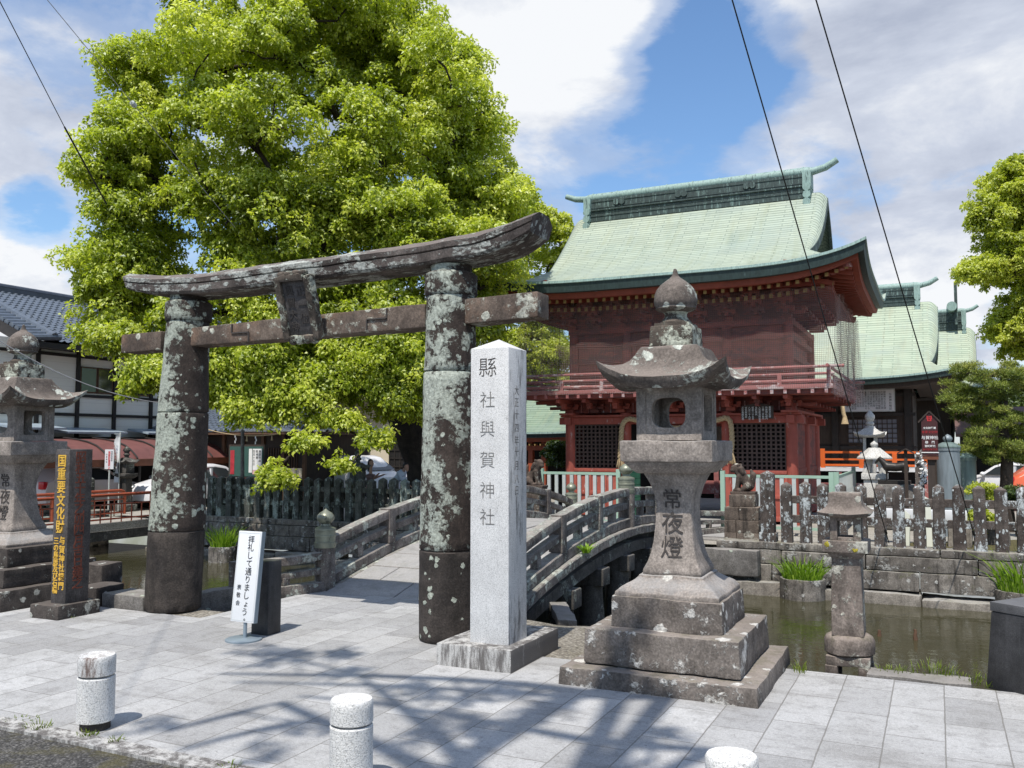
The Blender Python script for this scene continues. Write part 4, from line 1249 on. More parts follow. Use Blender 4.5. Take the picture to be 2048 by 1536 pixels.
# ================================================================== FAR BANK
def atd(px, py, d):
    r = ray(px, py)
    return Vector((0, 0, CAM_H)) + r * (d / (-r.x * math.sin(YAW) + r.y * math.cos(YAW)))


random.seed(11)


def masonry(name, label, x0, x1, mat):
    T = thing(name, label, 'stone wall', ((x0 + x1) / 2, 14.6, -0.7))
    for z0, z1, yo, nm in ((-1.0, -0.52, -0.20, 'footing_stone'), (-0.52, -0.24, -0.03, 'wall_course'), (-0.24, -0.02, 0.0, 'wall_course'), (-0.02, 0.10, 0.02, 'coping_course')):
        m = MB()
        x = x0
        while x < x1 - 0.05:
            L = min(random.uniform(0.7, 1.5) if z1 < 0.05 else random.uniform(1.2, 2.4), x1 - x)
            if x1 - x - L < 0.3: L = x1 - x
            j = random.uniform(-0.025, 0.025)
            zz = z1 + (random.uniform(-0.13, 0.04) if z1 < -0.5 else -0.006)
            m.box(x + 0.006, x + L - 0.006, 14.38 + yo + j, 14.78, z0 + 0.005, zz)
            x += L
        m.build(nm, M['rock' if z0 < -0.9 else mat], T, bevel=0.018, rough=(0.14, 0.022, 3) if z0 < -0.9 else (0.16, 0.010, 3.5), smooth=45)
    return T


masonry('pond_wall', 'stained stone pond wall under the white speckled fence', -3.25, 14, 'wall')
masonry('pond_wall', 'shaded stone pond wall under the greenish fence', -15.6, -6.75, 'wall')
masonry('pond_wall', 'dark pond wall beyond the red footbridge', -40, -17.4, 'wall')
m = MB(); m.box(-6.9, -3.1, 15.3, 15.72, -1.0, 0.0)
tag(m.build('abutment', M['kerb'], bevel=0.02), 'stone abutment carrying the far end of the arched bridge', 'abutment')
m = MB(); m.box(-3.7, -2.55, 14.15, 14.38, -0.42, -0.02)
tag(m.build('ledge_stone', M['kerb'], bevel=0.03, rough=(0.1, 0.015, 4)), 'pale worn ledge stone at the foot of the stacked lion pedestal', 'stone block')


def tamagaki(label, xs, mat, zt, w, rails, tall=None):
    T = thing('stone_fence', label, 'fence', (xs[0], 14.58, 0.1))
    for i, x in enumerate(xs):
        j = random.uniform(-0.012, 0.012)
        h = zt + random.uniform(-0.02, 0.02)
        m = MB(); m.sq(x + j, 14.58, [(0.085, w / 2 + 0.004, 0.075), (h - 0.05, w / 2 - 0.004, 0.07), (h, 0.012, 0.012)])
        m.build('post', M[mat], T, bevel=0.008, seg=1, rough=(0.13, 0.006, 5))
    for z0, z1 in rails:
        m = MB(); m.box(xs[0] - 0.1, xs[-1] + 0.1, 14.545, 14.615, z0, z1)
        m.build('rail', M[mat], T, bevel=0.008, seg=1)
    return T


xr = [-2.16 + 0.269 * k for k in range(34)]
tamagaki('row of dark stone fence posts speckled with white lichen', xr, 'fence', 1.03, 0.165, ((0.40, 0.52), (0.70, 0.82)))
xl = [-14.08 + 0.2555 * k for k in range(27)]
tamagaki('shaded row of greenish stone fence posts under the big tree', xl, 'fence_sh', 0.955, 0.145, ((0.36, 0.46), (0.66, 0.76)))
m = MB(); m.sq(-2.45, 14.56, [(0.05, 0.13, 0.13), (0.235, 0.13, 0.13)]); m.sq(-2.45, 14.56, [(0.236, 0.105, 0.1), (1.155, 0.1, 0.095), (1.20, 0.01, 0.01)])
T = tag(m.build('end_post', M['fence'], bevel=0.008, rough=(0.1, 0.006, 5)), 'taller square end post of the stone fence beside the lion', 'stone post')


# guardian lions on stacked pedestals
def lion(x, y, z, flip, label, h=0.47):
    T = thing('guardian_lion', label, 'stone lion', (x, y, z), group='stone guardian lions at the far end of the bridge')
    k = h / 0.47
    f = -1 if flip else 1

    def P(a, b, c): return (x + f * a * k, y + b * k, z + c * k)
    caps = [(P(0.09, 0, 0.10), 0.088 * k, P(0.0, 0, 0.24), 0.085 * k), (P(0, 0, 0.24), 0.085 * k, P(-0.06, 0, 0.33), 0.08 * k),
            (P(-0.06, 0, 0.36), 0.085 * k, P(-0.10, 0, 0.40), 0.075 * k), (P(-0.12, -0.02, 0.37), 0.05 * k, P(-0.165, -0.03, 0.355), 0.04 * k), (P(-0.12, -0.02, 0.40), 0.05 * k, P(-0.16, -0.03, 0.405), 0.033 * k)]
    for s in (-1, 1):
        caps += [(P(-0.055, 0.065 * s, 0.25), 0.045 * k, P(-0.09, 0.065 * s, 0.05), 0.036 * k), (P(-0.09, 0.065 * s, 0.035), 0.036 * k, P(-0.13, 0.065 * s, 0.03), 0.03 * k),
                 (P(0.09, 0.08 * s, 0.10), 0.065 * k, P(0.02, 0.09 * s, 0.06), 0.045 * k), (P(0.02, 0.09 * s, 0.03), 0.035 * k, P(-0.05, 0.1 * s, 0.028), 0.028 * k),
                 (P(-0.06, 0.06 * s, 0.44), 0.028 * k, P(-0.04, 0.075 * s, 0.45), 0.018 * k), (P(-0.03, 0.07 * s, 0.38), 0.04 * k, P(0.01, 0.06 * s, 0.31), 0.04 * k)]
    caps += [(P(0.15, 0, 0.10), 0.04 * k, P(0.165, 0, 0.28), 0.055 * k), (P(0.165, 0, 0.28), 0.05 * k, P(0.13, 0, 0.36), 0.02 * k)]
    blob('body', caps, M['lion'], T, 0.012 * k, 2)
    m = MB(); m.box(x - 0.19 * k, x + 0.21 * k, y - 0.13 * k, y + 0.13 * k, z - 0.035, z + 0.012)
    m.build('plinth', M['lion'], T, bevel=0.006)
    return T


def pedestal(x, y, tiers, label):
    T = thing('lion_pedestal', label, 'pedestal', (x, y, tiers[0][0]), group='pedestals of the stone lions')
    for z0, z1, w, cut in tiers:
        for a, b in (((-w, cut), (cut, w)) if cut is not None else ((-w, w),)):
            m = MB(); m.box(x + a + 0.003, x + b - 0.003, y - w * 0.9, y + w * 0.9, z0 + 0.003, z1)
            m.build('block', M['pedestal'], T, bevel=0.012, rough=(0.09, 0.007, 5))
    return T


pedestal(-2.90, 14.95, ((-0.02, 0.19, 0.28, -0.08), (0.19, 0.39, 0.28, -0.09), (0.39, 0.60, 0.275, -0.04), (0.60, 0.80, 0.21, None)), 'stained pedestal of stacked blocks under the lion by the speckled fence')
lion(-2.91, 14.95, 0.835, False, 'small stone lion on the stacked pedestal between the big lantern and the fence')
pedestal(-6.93, 15.45, ((-0.02, 0.19, 0.28, -0.08), (0.19, 0.39, 0.28, -0.09), (0.39, 0.60, 0.27, None), (0.60, 0.80, 0.22, None)), 'stone block pedestal under the lion seen past the white pillar')
lion(-6.90, 15.45, 0.835, True, 'small stone lion seen just past the white granite pillar edge', 0.50)


# ================================================================== HIP-AND-GABLE ROOFS
def irimoya(T, cx, cy, ex, ey, gx, ze, zr, lift, tg, pw, mat, roll=0.22, rolld=0.16, edge=('verd', 'verd_eave'), soffit='red_soffit', wall=(3, 2), soff_z=None, thick=0.24, sides=True):
    def prof(t): return ze + (zr - ze) * (1 - t) ** pw
    arc = [0.0]
    NT = 28
    for i in range(NT):
        t0, t1 = i / NT, (i + 1) / NT
        arc.append(arc[-1] + math.hypot(ey / NT, prof(t1) - prof(t0)))

    def xm(t): return gx if t <= tg else gx + (ex - gx) * (t - tg) / (1 - tg)

    def lf(ax, t): return lift * (ax / ex) ** 5 * max(0, (t - tg) / (1 - tg)) ** 2

    m = MB()
    for sy in (-1, 1):
        def fn(v, u):
            x = (2 * u - 1) * xm(v)
            return (cx + x, cy + sy * ey * v, prof(v) + lf(abs(x), v))
        m.grid(fn, NT, 44, lambda v, u: ((2 * u - 1) * xm(v), arc[min(NT, int(round(v * NT)))]))
        for sx in (-1, 1):      # rolled verge
            def fr_(v, q):
                t = v * tg
                k = 1 - 0.75 * (v ** 3)
                return (cx + sx * (gx + roll * q * k), cy + sy * ey * t, prof(t) - rolld * q * q * k + lf(gx, t))
            m.grid(fr_, 14, 5, lambda v, q: (sx * (gx + roll * q * 1.2), v * tg * arc[-1] - 0.16 * q * q))
    if sides:
        for sx in (-1, 1):
            def fs(s, v):
                t = tg + (1 - tg) * s
                vv = 2 * v - 1
                return (cx + sx * xm(t), cy + vv * ey * t, prof(t) + lift * abs(vv) ** 5 * (xm(t) / ex) ** 5 * s ** 2)
            m.grid(fs, 12, 26, lambda s, v: ((2 * v - 1) * ey * (tg + (1 - tg) * s), s * (ex - gx) * 1.1 + 50))
    roof = m.build('roof', mat, T, smooth=60, fix=False)
    # gable ends and verge boards
    for sx in (-1, 1):
        pts = [(cy - ey * tg * k / 12, prof(tg * k / 12) - 0.10) for k in range(12, 0, -1)] + [(cy, zr - 0.1)] + [(cy + ey * tg * k / 12, prof(tg * k / 12) - 0.10) for k in range(1, 13)]
        zb_ = prof(tg) - 0.12
        m = MB(); x0 = cx + sx * (gx - 0.34)
        m.loft([[(x, y, z) for y, z in pts] for x in (x0, x0 - sx * 0.04)])
        m.build('gable_wall', M['verd_dark'], roof)
        m = MB()
        for sy in (-1, 1):
            k1 = [(cy + sy * ey * tg * k / 14, prof(tg * k / 14) - rolld * (1 - 0.75 * (k / 14) ** 3), cx + sx * (gx + roll * (1 - 0.75 * (k / 14) ** 3))) for k in range(15)]
            m.loft([[(x + sx * 0.004, y, z + 0.012), (x + sx * 0.004, y, z - 0.17), (x - sx * 0.055, y, z - 0.17), (x - sx * 0.055, y, z + 0.012)] for y, z, x in k1])
        m.build('verge_board', M['verd_dark'], roof)
    # eaves
    def per(ins, dz):
        fx, fy = (ex - ins) / ex, (ey - ins) / ey
        pts = []
        n = 36
        for k in range(n): a = -1 + 2 * k / n; pts.append((cx + a * ex * fx, cy - ey * fy, ze + lift * abs(a) ** 5 + dz))
        for k in range(n): a = -1 + 2 * k / n; pts.append((cx + ex * fx, cy + a * ey * fy, ze + lift * abs(a) ** 5 + dz))
        for k in range(n): a = 1 - 2 * k / n; pts.append((cx + a * ex * fx, cy + ey * fy, ze + lift * abs(a) ** 5 + dz))
        for k in range(n): a = 1 - 2 * k / n; pts.append((cx - ex * fx, cy + a * ey * fy, ze + lift * abs(a) ** 5 + dz))
        return pts
    m = MB(); m.loft([per(0.0, 0.002), per(-0.006, -0.05), per(0.02, -0.06)], cap=False)
    m.build('eave_edge', M[edge[0]], roof, smooth=25)
    m = MB(); m.loft([per(0.021, -0.061), per(0.05, -thick), per(0.16, -thick - 0.005)], cap=False)
    m.build('eave_board', M[edge[1]], roof, smooth=25)
    m = MB(); m.loft([per(0.161, -thick - 0.006), per(0.18, -thick - 0.12), per(0.30, -thick - 0.125)], cap=False)
    m.build('eave_lath', M[soffit], roof, smooth=25)
    fx, fy = wall[0] / ex, wall[1] / ey
    sz = soff_z if soff_z is not None else ze + 0.2
    inner = [(cx + (p[0] - cx) * wall[0] / ex, cy + (p[1] - cy) * wall[1] / ey, sz) for p in per(0, 0)]
    m = MB(); m.loft([per(0.301, -thick - 0.09), inner], cap=False)
    m.build('soffit', M[soffit], roof, smooth=40, fix=False)
    return roof, prof, lf


def ridge(T, cx, cy, hw, z0, h, tip, crests=()):
    m = MB()
    m.box(cx - hw, cx + hw, cy - 0.17, cy + 0.17, z0 - 0.12, z0 + 0.16 * h / 0.5)
    m.box(cx - hw, cx + hw, cy - 0.21, cy + 0.21, z0 + 0.16 * h / 0.5, z0 + 0.20 * h / 0.5)
    m.box(cx - hw, cx + hw, cy - 0.15, cy + 0.15, z0 + 0.2 * h / 0.5, z0 + h)
    for zz, ww in ((0.0, 0.185), (0.09, 0.18), (0.24, 0.165), (0.42, 0.165)):
        m.box(cx - hw - 0.004, cx + hw + 0.004, cy - ww, cy + ww, z0 + zz * h / 0.5, z0 + (zz + 0.022) * h / 0.5)
    r = m.build('ridge', M['verd_dark'], T)
    m = MB()
    zc = z0 + h + 0.07
    pts = [(cx - hw - tip, cy, zc + 0.14), (cx - hw - tip * 0.6, cy, zc + 0.04), (cx - hw - tip * 0.2, cy, zc + 0.005), (cx - hw, cy, zc)] + [(cx - hw + 2 * hw * k / 12, cy, zc) for k in range(1, 12)] + \
          [(cx + hw, cy, zc), (cx + hw + tip * 0.2, cy, zc + 0.005), (cx + hw + tip * 0.6, cy, zc + 0.06), (cx + hw + tip, cy, zc + 0.20)]
    m.tube(pts, [0.065, 0.075, 0.08, 0.115] + [0.115] * 11 + [0.115, 0.085, 0.08, 0.07], 14)
    m.build('ridge_roll', M['verd'], r, smooth=50)
    n = int(2 * hw / 0.62)
    for k in range(n + 1):
        x = cx - hw + 0.1 + (2 * hw - 0.2) * k / n
        m = MB(); m.tube([(x - 0.015, cy, zc), (x + 0.015, cy, zc)], 0.128, 14)
        m.build('ridge_strap', M['verd'], r)
    for sx in (-1, 1):
        x = cx + sx * hw
        m = MB()
        m.box(x - 0.09, x + 0.09, cy - 0.24, cy + 0.24, z0 + 0.12, z0 + h + 0.03)
        for q in range(3):
            m.lathe((0, 0, 0), [(0, 0)] * 2, 3) if False else None
            z = z0 - 0.24 + 0.17 * q
            m.tube([(x, cy - 0.33 + 0.02 * q, z), (x, cy + 0.33 - 0.02 * q, z)], 0.085, 10)
            m.box(x - 0.075, x + 0.075, cy - 0.27, cy + 0.27, z - 0.05, z + 0.09)
        m.build('ridge_end_tile', M['verd'], r)
    for x in crests:
        m = MB()
        for d in (-0.07, 0.07):
            m.tube([(x + d, cy - 0.19, z0 + h * 0.72), (x + d, cy - 0.15, z0 + h * 0.72)], 0.075, 16)
        m.build('crest', M['verd_dark'], r)
    return r


# ================================================================== TWO-STOREY GATE
GX, GY = -5.1, 20.75
G = thing('shrine_gate', 'two storey red shrine gate with green copper roof behind the bridge', 'gate building', (GX, GY, 0))
irimoya(G, GX, GY, 4.03, 3.45, 2.82, 5.06, 7.27, 0.36, 0.60, 1.58, M['copper'], wall=(2.45, 1.80), soff_z=5.0)
ridge(G, GX, GY, 2.62, 7.25, 0.44, 0.64, (-6.9, -5.35, -3.75))
cols_x, rows_y = (-7.53, -6.22, -3.99, -2.68), (18.9, 20.75, 22.6)
for y in rows_y:
    for x in cols_x:
        m = MB(); m.lathe((x, y, 0), [(0.16, -0.02), (0.16, 0.06), (0.118, 0.065), (0.118, 2.3)], 24)
        m.build('column', M['red'], G)
for y in (18.9, 20.75, 22.6):
    m = MB(); m.box(-7.78, -2.43, y - 0.075, y + 0.075, 2.055, 2.215)
    m.build('tie_beam', M['red'], G, bevel=0.008)
m = MB(); m.box(-7.72, -2.49, 18.74, 19.06, 2.218, 2.262); m.box(-7.72, -2.49, 22.44, 22.76, 2.218, 2.262)
for x in (-7.53, -2.68): m.box(x - 0.17, x + 0.17, 18.62, 22.9, 2.263, 2.31)
m.build('plate_beam', M['red'], G, bevel=0.006)
for x in (-7.53, -2.68):
    m = MB(); m.box(x - 0.075, x + 0.075, 18.7, 22.8, 2.05, 2.212)
    m.build('side_tie_beam', M['red'], G)
for x in (-7.53, -2.68):                                       # side walls
    m = MB(); m.box(x - 0.035, x + 0.035, 19.0, 22.5, 0.06, 2.05); m.box(x - 0.06, x + 0.06, 19.0, 22.5, 1.0, 1.1)
    m.build('side_wall', M['red_dk'], G)
for (xa, xb) in ((-7.41, -6.34), (-3.87, -2.80)):
    m = MB(); m.box(xa, xb, 18.86, 18.92, 0.08, 1.0)
    n = 3
    for k in range(n + 1):
        x = xa + (xb - xa) * k / n
        m.box(x - 0.035, x + 0.035, 18.835, 18.858, 0.15, 0.99)
    m.box(xa, xb, 18.83, 18.865, 0.5, 0.58)
    m.build('lower_panel', M['red'], G, bevel=0.004)
    m = MB(); m.box(xa - 0.02, xb + 0.02, 18.80, 18.96, 1.0, 1.075); m.build('window_sill', M['red'], G, bevel=0.006)
    m = MB(); m.box(xa - 0.02, xb + 0.02, 18.82, 18.95, 0.04, 0.14); m.build('ground_sill', M['red'], G, bevel=0.006)
    m = MB()
    nx = 11
    for k in range(nx + 1):
        x = xa + (xb - xa) * k / nx
        m.box(x - 0.019, x + 0.019, 18.87, 18.905, 1.076, 2.054)
    nz = 11
    for k in range(nz + 1):
        z = 1.085 + 0.955 * k / nz
        m.box(xa, xb, 18.875, 18.900, z - 0.017, z + 0.017)
    la = m.build('lattice', M['lattice'], G, smooth=None)
    m = MB(); m.box(xa - 0.05, xb + 0.05, 19.5, 19.55, 0.1, 2.05)
    for xx in ((-6.22, -6.16) if xa < -5 else (-4.05, -3.99)): pass
    xi = -6.22 if xa < -5 else -3.99
    m.box(xi - 0.03, xi + 0.03, 19.0, 20.7, 0.06, 2.05)
    m.build('inner_wall', M['inside'], G, smooth=None)
# lower bracket zone
m = MB(); m.box(-7.55, -2.66, 18.96, 19.02, 2.31, 2.78); m.box(-7.55, -7.49, 19.03, 22.5, 2.31, 2.78); m.box(-2.72, -2.66, 19.03, 22.5, 2.31, 2.78); m.box(-7.55, -2.66, 22.5, 22.55, 2.31, 2.78)
m.box(-7.4, -2.8, 19.1, 22.4, 2.72, 2.77)
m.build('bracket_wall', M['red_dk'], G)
for i in range(9):
    x = -7.53 + (4.85) * i / 8
    m = MB()
    big = i % 2 == 0
    m.box(x - 0.10, x + 0.10, 18.80, 19.0, 2.312, 2.39)
    m.box(x - 0.045, x + 0.045, 18.45, 18.95, 2.392, 2.46)
    m.box(x - 0.2, x + 0.2, 18.84, 18.93, 2.393, 2.455)
    for dx in (-0.17, 0, 0.17): m.box(x + dx - 0.04, x + dx + 0.04, 18.83, 18.94, 2.457, 2.515)
    m.box(x - 0.045, x + 0.045, 18.12, 18.95, 2.52, 2.60)
    m.box(x - 0.06, x + 0.06, 18.42, 18.54, 2.462, 2.518)
    m.box(x - 0.19, x + 0.19, 18.44, 18.52, 2.602, 2.66)
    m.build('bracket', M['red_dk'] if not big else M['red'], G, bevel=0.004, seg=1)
for i in range(28):  # pale strips painted to look like slits of sun between the brackets
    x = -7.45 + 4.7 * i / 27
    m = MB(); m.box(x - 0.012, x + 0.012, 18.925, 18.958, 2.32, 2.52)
    m.build('sun_slit', M['red_rail'], G, smooth=None)
# side brackets
for i in range(7):
    y = 18.9 + 3.7 * i / 6
    for sx, x in ((1, -2.68), (-1, -7.53)):
        m = MB()
        m.box(min(x, x + sx * 0.5), max(x, x + sx * 0.5), y - 0.045, y + 0.045, 2.392, 2.46)
        m.box(min(x, x + sx * 0.85), max(x, x + sx * 0.85), y - 0.045, y + 0.045, 2.52, 2.60)
        m.box(x + sx * 0.45 - 0.05, x + sx * 0.45 + 0.05, y - 0.19, y + 0.19, 2.602, 2.66)
        m.build('side_bracket', M['red_dk'], G, bevel=0.004, seg=1)
# balcony
BXA, BXB, BYA, BYB = -8.40, -1.78, 18.0, 23.5
m = MB(); m.box(BXA, BXB, BYA, BYB, 2.70, 2.785)
m.build('balcony_floor', M['red_rail'], G, bevel=0.006)
m = MB(); m.box(BXA + 0.05, BXB - 0.05, BYA + 0.06, BYB - 0.06, 2.605, 2.698)
m.build('balcony_beam', M['red_dk'], G)
n = 26
for k in range(n):
    x = BXA + 0.12 + (BXB - BXA - 0.24) * k / (n - 1)
    m = MB(); m.box(x - 0.03, x + 0.03, BYA + 0.012, BYA + 0.0595, 2.61, 2.695)
    m.build('joist_end', M['red_rail'], G, smooth=None)
m = MB()
for k in range(20):
    y = BYA + 0.2 + 5.1 * k / 19
    m.box(BXB - 0.0495, BXB - 0.012, y - 0.03, y + 0.03, 2.61, 2.695)
m.build('side_joist_ends', M['red_rail'], G, smooth=None)
for z, w, ext, nm in ((2.85, 0.035, 0.0, 'lower_rail'), (2.985, 0.026, 0.10, 'middle_rail'), (3.125, 0.030, 0.28, 'top_rail')):
    m = MB()
    ins = 0.07
    for (a, b) in (((BXA + ins - ext, BYA + ins, z), (BXB - ins + ext, BYA + ins, z)), ((BXA + ins - ext, BYB - ins, z), (BXB - ins + ext, BYB - ins, z)),
                   ((BXA + ins, BYA + ins - ext, z + 0.001), (BXA + ins, BYB - ins + ext, z + 0.001)), ((BXB - ins, BYA + ins - ext, z + 0.001), (BXB - ins, BYB - ins + ext, z + 0.001))):
        m.tube([a, b], w, 8)
    m.build(nm, M['red_rail'], G)
for k in range(8):
    x = BXA + 0.07 + (BXB - BXA - 0.14) * k / 7
    m = MB(); m.box(x - 0.04, x + 0.04, BYA + 0.03, BYA + 0.11, 2.786, 3.10 if k in (0, 7) else 2.975)
    m.build('baluster', M['red_rail'], G, bevel=0.004, seg=1)
for k in range(1, 6):
    for x in (BXA + 0.07, BXB - 0.07):
        y = BYA + 0.07 + (BYB - BYA - 0.14) * k / 5
        m = MB(); m.box(x - 0.04, x + 0.04, y - 0.04, y + 0.04, 2.786, 2.975)
        m.build('side_baluster', M['red_rail'], G)
# upper storey
UX0, UX1, UY0, UY1 = -7.48, -2.73, 19.0, 22.5
m = MB(); m.box(UX0 + 0.05, UX1 - 0.05, UY0 + 0.05, UY1 - 0.05, 2.78, 5.02)
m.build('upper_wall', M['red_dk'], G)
for y in (UY0, UY1):
    for x in (UX0, -6.22, -3.99, UX1):
        m = MB(); m.lathe((x, y, 0), [(0.105, 2.78), (0.105, 4.25)], 16)
        m.build('upper_column', M['red_dk'], G)
m = MB()
for z0, z1, pr in ((2.79, 2.93, 0.09), (3.42, 3.52, 0.05), (3.80, 3.92, 0.07), (4.10, 4.22, 0.10)):
    m.box(UX0 - pr, UX1 + pr, UY0 - pr, UY1 + pr, z0, z1)
m.build('upper_beam', M['red_dk'], G, bevel=0.006)
m = MB()
for k in range(1, 10):
    x = UX0 + (UX1 - UX0) * k / 10
    m.box(x - 0.02, x + 0.02, UY0 + 0.015, UY0 + 0.049, 2.94, 3.41); m.box(x - 0.02, x + 0.02, UY0 + 0.015, UY0 + 0.049, 3.53, 3.79)
m.build('upper_wall_battens', M['red_dk'], G)
for i in range(9):
    x = UX0 + (UX1 - UX0) * i / 8
    m = MB()
    m.box(x - 0.09, x + 0.09, UY0 - 0.12, UY0 + 0.06, 4.222, 4.30)
    for s_, (yo, z) in enumerate(((0.34, 4.302), (0.62, 4.44), (0.88, 4.58))):
        m.box(x - 0.04, x + 0.04, UY0 - yo, UY0 + 0.04, z, z + 0.075)
        m.box(x - 0.18, x + 0.18, UY0 - yo + 0.01, UY0 - yo + 0.085, z + 0.077, z + 0.135)
        for dx in (-0.15, 0, 0.15): m.box(x + dx - 0.035, x + dx + 0.035, UY0 - yo + 0.006, UY0 - yo + 0.09, z + 0.030 if dx else z + 0.0752, z + 0.0765)
    m.build('eave_bracket', M['red_dk'], G, bevel=0.004, seg=1)
    if i in (0, 8):
        continue
for i in range(7):
    y = UY0 + (UY1 - UY0) * i / 6
    for sx, x in ((1, UX1), (-1, UX0)):
        m = MB()
        for yo, z in ((0.34, 4.302), (0.62, 4.44), (0.88, 4.58)):
            a, b = x, x + sx * yo
            m.box(min(a, b), max(a, b), y - 0.04, y + 0.04, z, z + 0.075)
            m.box(b - 0.045, b + 0.045, y - 0.18, y + 0.18, z + 0.077, z + 0.135)
        m.build('side_eave_bracket', M['red_dk'], G, bevel=0.004, seg=1)
m = MB(); m.box(UX0 - 0.92, UX1 + 0.92, UY0 - 0.92, UY0 - 0.82, 4.72, 4.82); m.box(UX1 + 0.82, UX1 + 0.92, UY0 - 0.8, UY1 + 0.8, 4.72, 4.82); m.box(UX0 - 0.92, UX0 - 0.82, UY0 - 0.8, UY1 + 0.8, 4.72, 4.82)
m.build('eave_purlin', M['red'], G)


def rafter_mesh(name, L, w, h, rise):
    me = bpy.data.meshes.new(name)
    v = []
    for y, z in ((0, 0), (L, rise)):
        v += [(-w, y, z - h), (w, y, z - h), (w, y, z + h), (-w, y, z + h)]
    me.from_pydata(v, [], [(0, 1, 2, 3), (7, 6, 5, 4), (0, 4, 5, 1), (1, 5, 6, 2), (2, 6, 7, 3), (3, 7, 4, 0)])
    me.materials.append(M['red_soffit']); me.materials.append(M['yellow_tip'])
    me.polygons[0].material_index = 1
    return me


me_a = rafter_mesh('rafter', 1.3, 0.033, 0.036, 0.22)
me_b = rafter_mesh('rafter', 1.6, 0.036, 0.042, 0.30)
for k in range(42):
    a = -1 + 2 * (k + 0.5) / 42
    for me_, y, dz, wx in ((me_a, 17.62, -0.405, 3.74), (me_b, 18.02, -0.53, 3.42)):
        o = bpy.data.objects.new('rafter', me_)
        COL.objects.link(o); o.parent = G
        o.location = (a * wx, y - GY, 5.06 + 0.36 * abs(a) ** 5 * (0.9 if y < 17.8 else 0.6) + dz)
m = MB()
for k in range(34):
    a = -1 + 2 * (k + 0.5) / 34
    for sx in (-1, 1):
        z = 5.06 + 0.36 * abs(a) ** 5 * 0.9 - 0.405
        m.bar((GX + sx * 3.74, GY + a * 3.15, z), (GX + sx * 2.5, GY + a * 3.15, z + 0.22), 0.066, 0.072)
        z = 5.06 + 0.36 * abs(a) ** 5 * 0.6 - 0.53
        m.bar((GX + sx * 3.36, GY + a * 2.85, z), (GX + sx * 2.4, GY + a * 2.85, z + 0.24), 0.072, 0.084)
    z = 5.06 - 0.405
    m.bar((GX + a * 3.74, GY + 3.13, z + 0.36 * abs(a) ** 5 * 0.9), (GX + a * 3.74, GY + 1.9, z + 0.22), 0.066, 0.072)
tag(m.build('side_rafters', M['red_soffit'], G), kind='stuff')
for sx in (-1, 1):
    for sy in (-1, 1):
        m = MB(); m.bar((GX + sx * 2.4, GY + sy * 1.75, 4.80), (GX + sx * 3.70, GY + sy * 3.12, 5.03), 0.13, 0.17)
        m.build('hip_rafter', M['red_rail'], G, bevel=0.006)

# bird net hung round the upper storey
N_ = MB()
NY0, NX1, NX0, NYB = 17.93, -1.70, -8.46, 23.2


def netf(u, v):
    x = NX0 + (NX1 - NX0) * u
    return (x, NY0 - 0.02 + 0.05 * math.sin(x * 5.1 + v * 2) * (1 - v) + 0.02 * math.sin(x * 13) * (1 - v), 2.68 + 1.98 * v)


N_.grid(netf, 90, 10, lambda u, v: (u * 6.9 + 0.012 * math.sin(v * 9), v * 2.0 + 0.02 * math.sin(u * 25)))
for X in (NX1, NX0):
    def nets(u, v):
        y = NY0 + (NYB - NY0) * u
        return (X + 0.09 * math.sin(y * 6.3) * (1 - v * 0.7) + 0.05 * math.sin(y * 15 + v * 3), y, 2.60 + 2.02 * v + 0.08 * math.sin(y * 3))
    N_.grid(nets, 90, 10, lambda u, v: (u * 7.5, v * 2.0 + 0.02 * math.sin(u * 25)))
N_.build('bird_net', M['net'], G, smooth=80, fix=False)

# straw rope across the middle bay
T = thing('straw_rope', 'thick twisted straw rope with tassel ends hung across the gate entrance', 'rope', (-5.1, 18.72, 2.0))
Yr = 18.68
keyp = [gY(x, y, Yr) for x, y in ((1240, 915), (1242, 880), (1245, 850), (1256, 838), (1275, 841), (1310, 850), (1350, 856), (1400, 850), (1435, 840), (1452, 836), (1461, 846), (1464, 880), (1462, 905))]
pts = []
for i in range(len(keyp) - 1):
    p0, p1, p2, p3 = keyp[max(i - 1, 0)], keyp[i], keyp[i + 1], keyp[min(i + 2, len(keyp) - 1)]
    for k in range(10):
        t = k / 10
        pts.append(0.5 * ((2 * p1) + (-p0 + p2) * t + (2 * p0 - 5 * p1 + 4 * p2 - p3) * t * t + (-p0 + 3 * p1 - 3 * p2 + p3) * t ** 3))
pts.append(keyp[-1])
m = MB()
for s in range(3):
    hp = []
    L = 0
    for i, p in enumerate(pts):
        if i: L += (p - pts[i - 1]).length
        t = (pts[min(i + 1, len(pts) - 1)] - pts[max(i - 1, 0)]).normalized()
        a = Vector((0, 1, 0)); b = t.cross(a).normalized()
        ang = L * 26 + s * 2.094
        hp.append(p + (a * math.cos(ang) + b * math.sin(ang)) * 0.026)
    m.tube(hp, 0.033, 7)
m.build('rope', M['rope'], T)
for p in (keyp[0], keyp[-1]):
    m = MB()
    for k in range(26):
        a = random.uniform(0, 6.28); r = random.uniform(0.02, 0.10)
        m.tube([p + Vector((0.02 * math.cos(a), 0.02 * math.sin(a), 0.03)), p + Vector((r * 0.6 * math.cos(a), r * 0.6 * math.sin(a), -0.08)), p + Vector((r * math.cos(a), r * math.sin(a), -0.2 - random.uniform(0, 0.06)))], [0.012, 0.012, 0.004], 4)
    m.build('tassel', M['rope'], T)

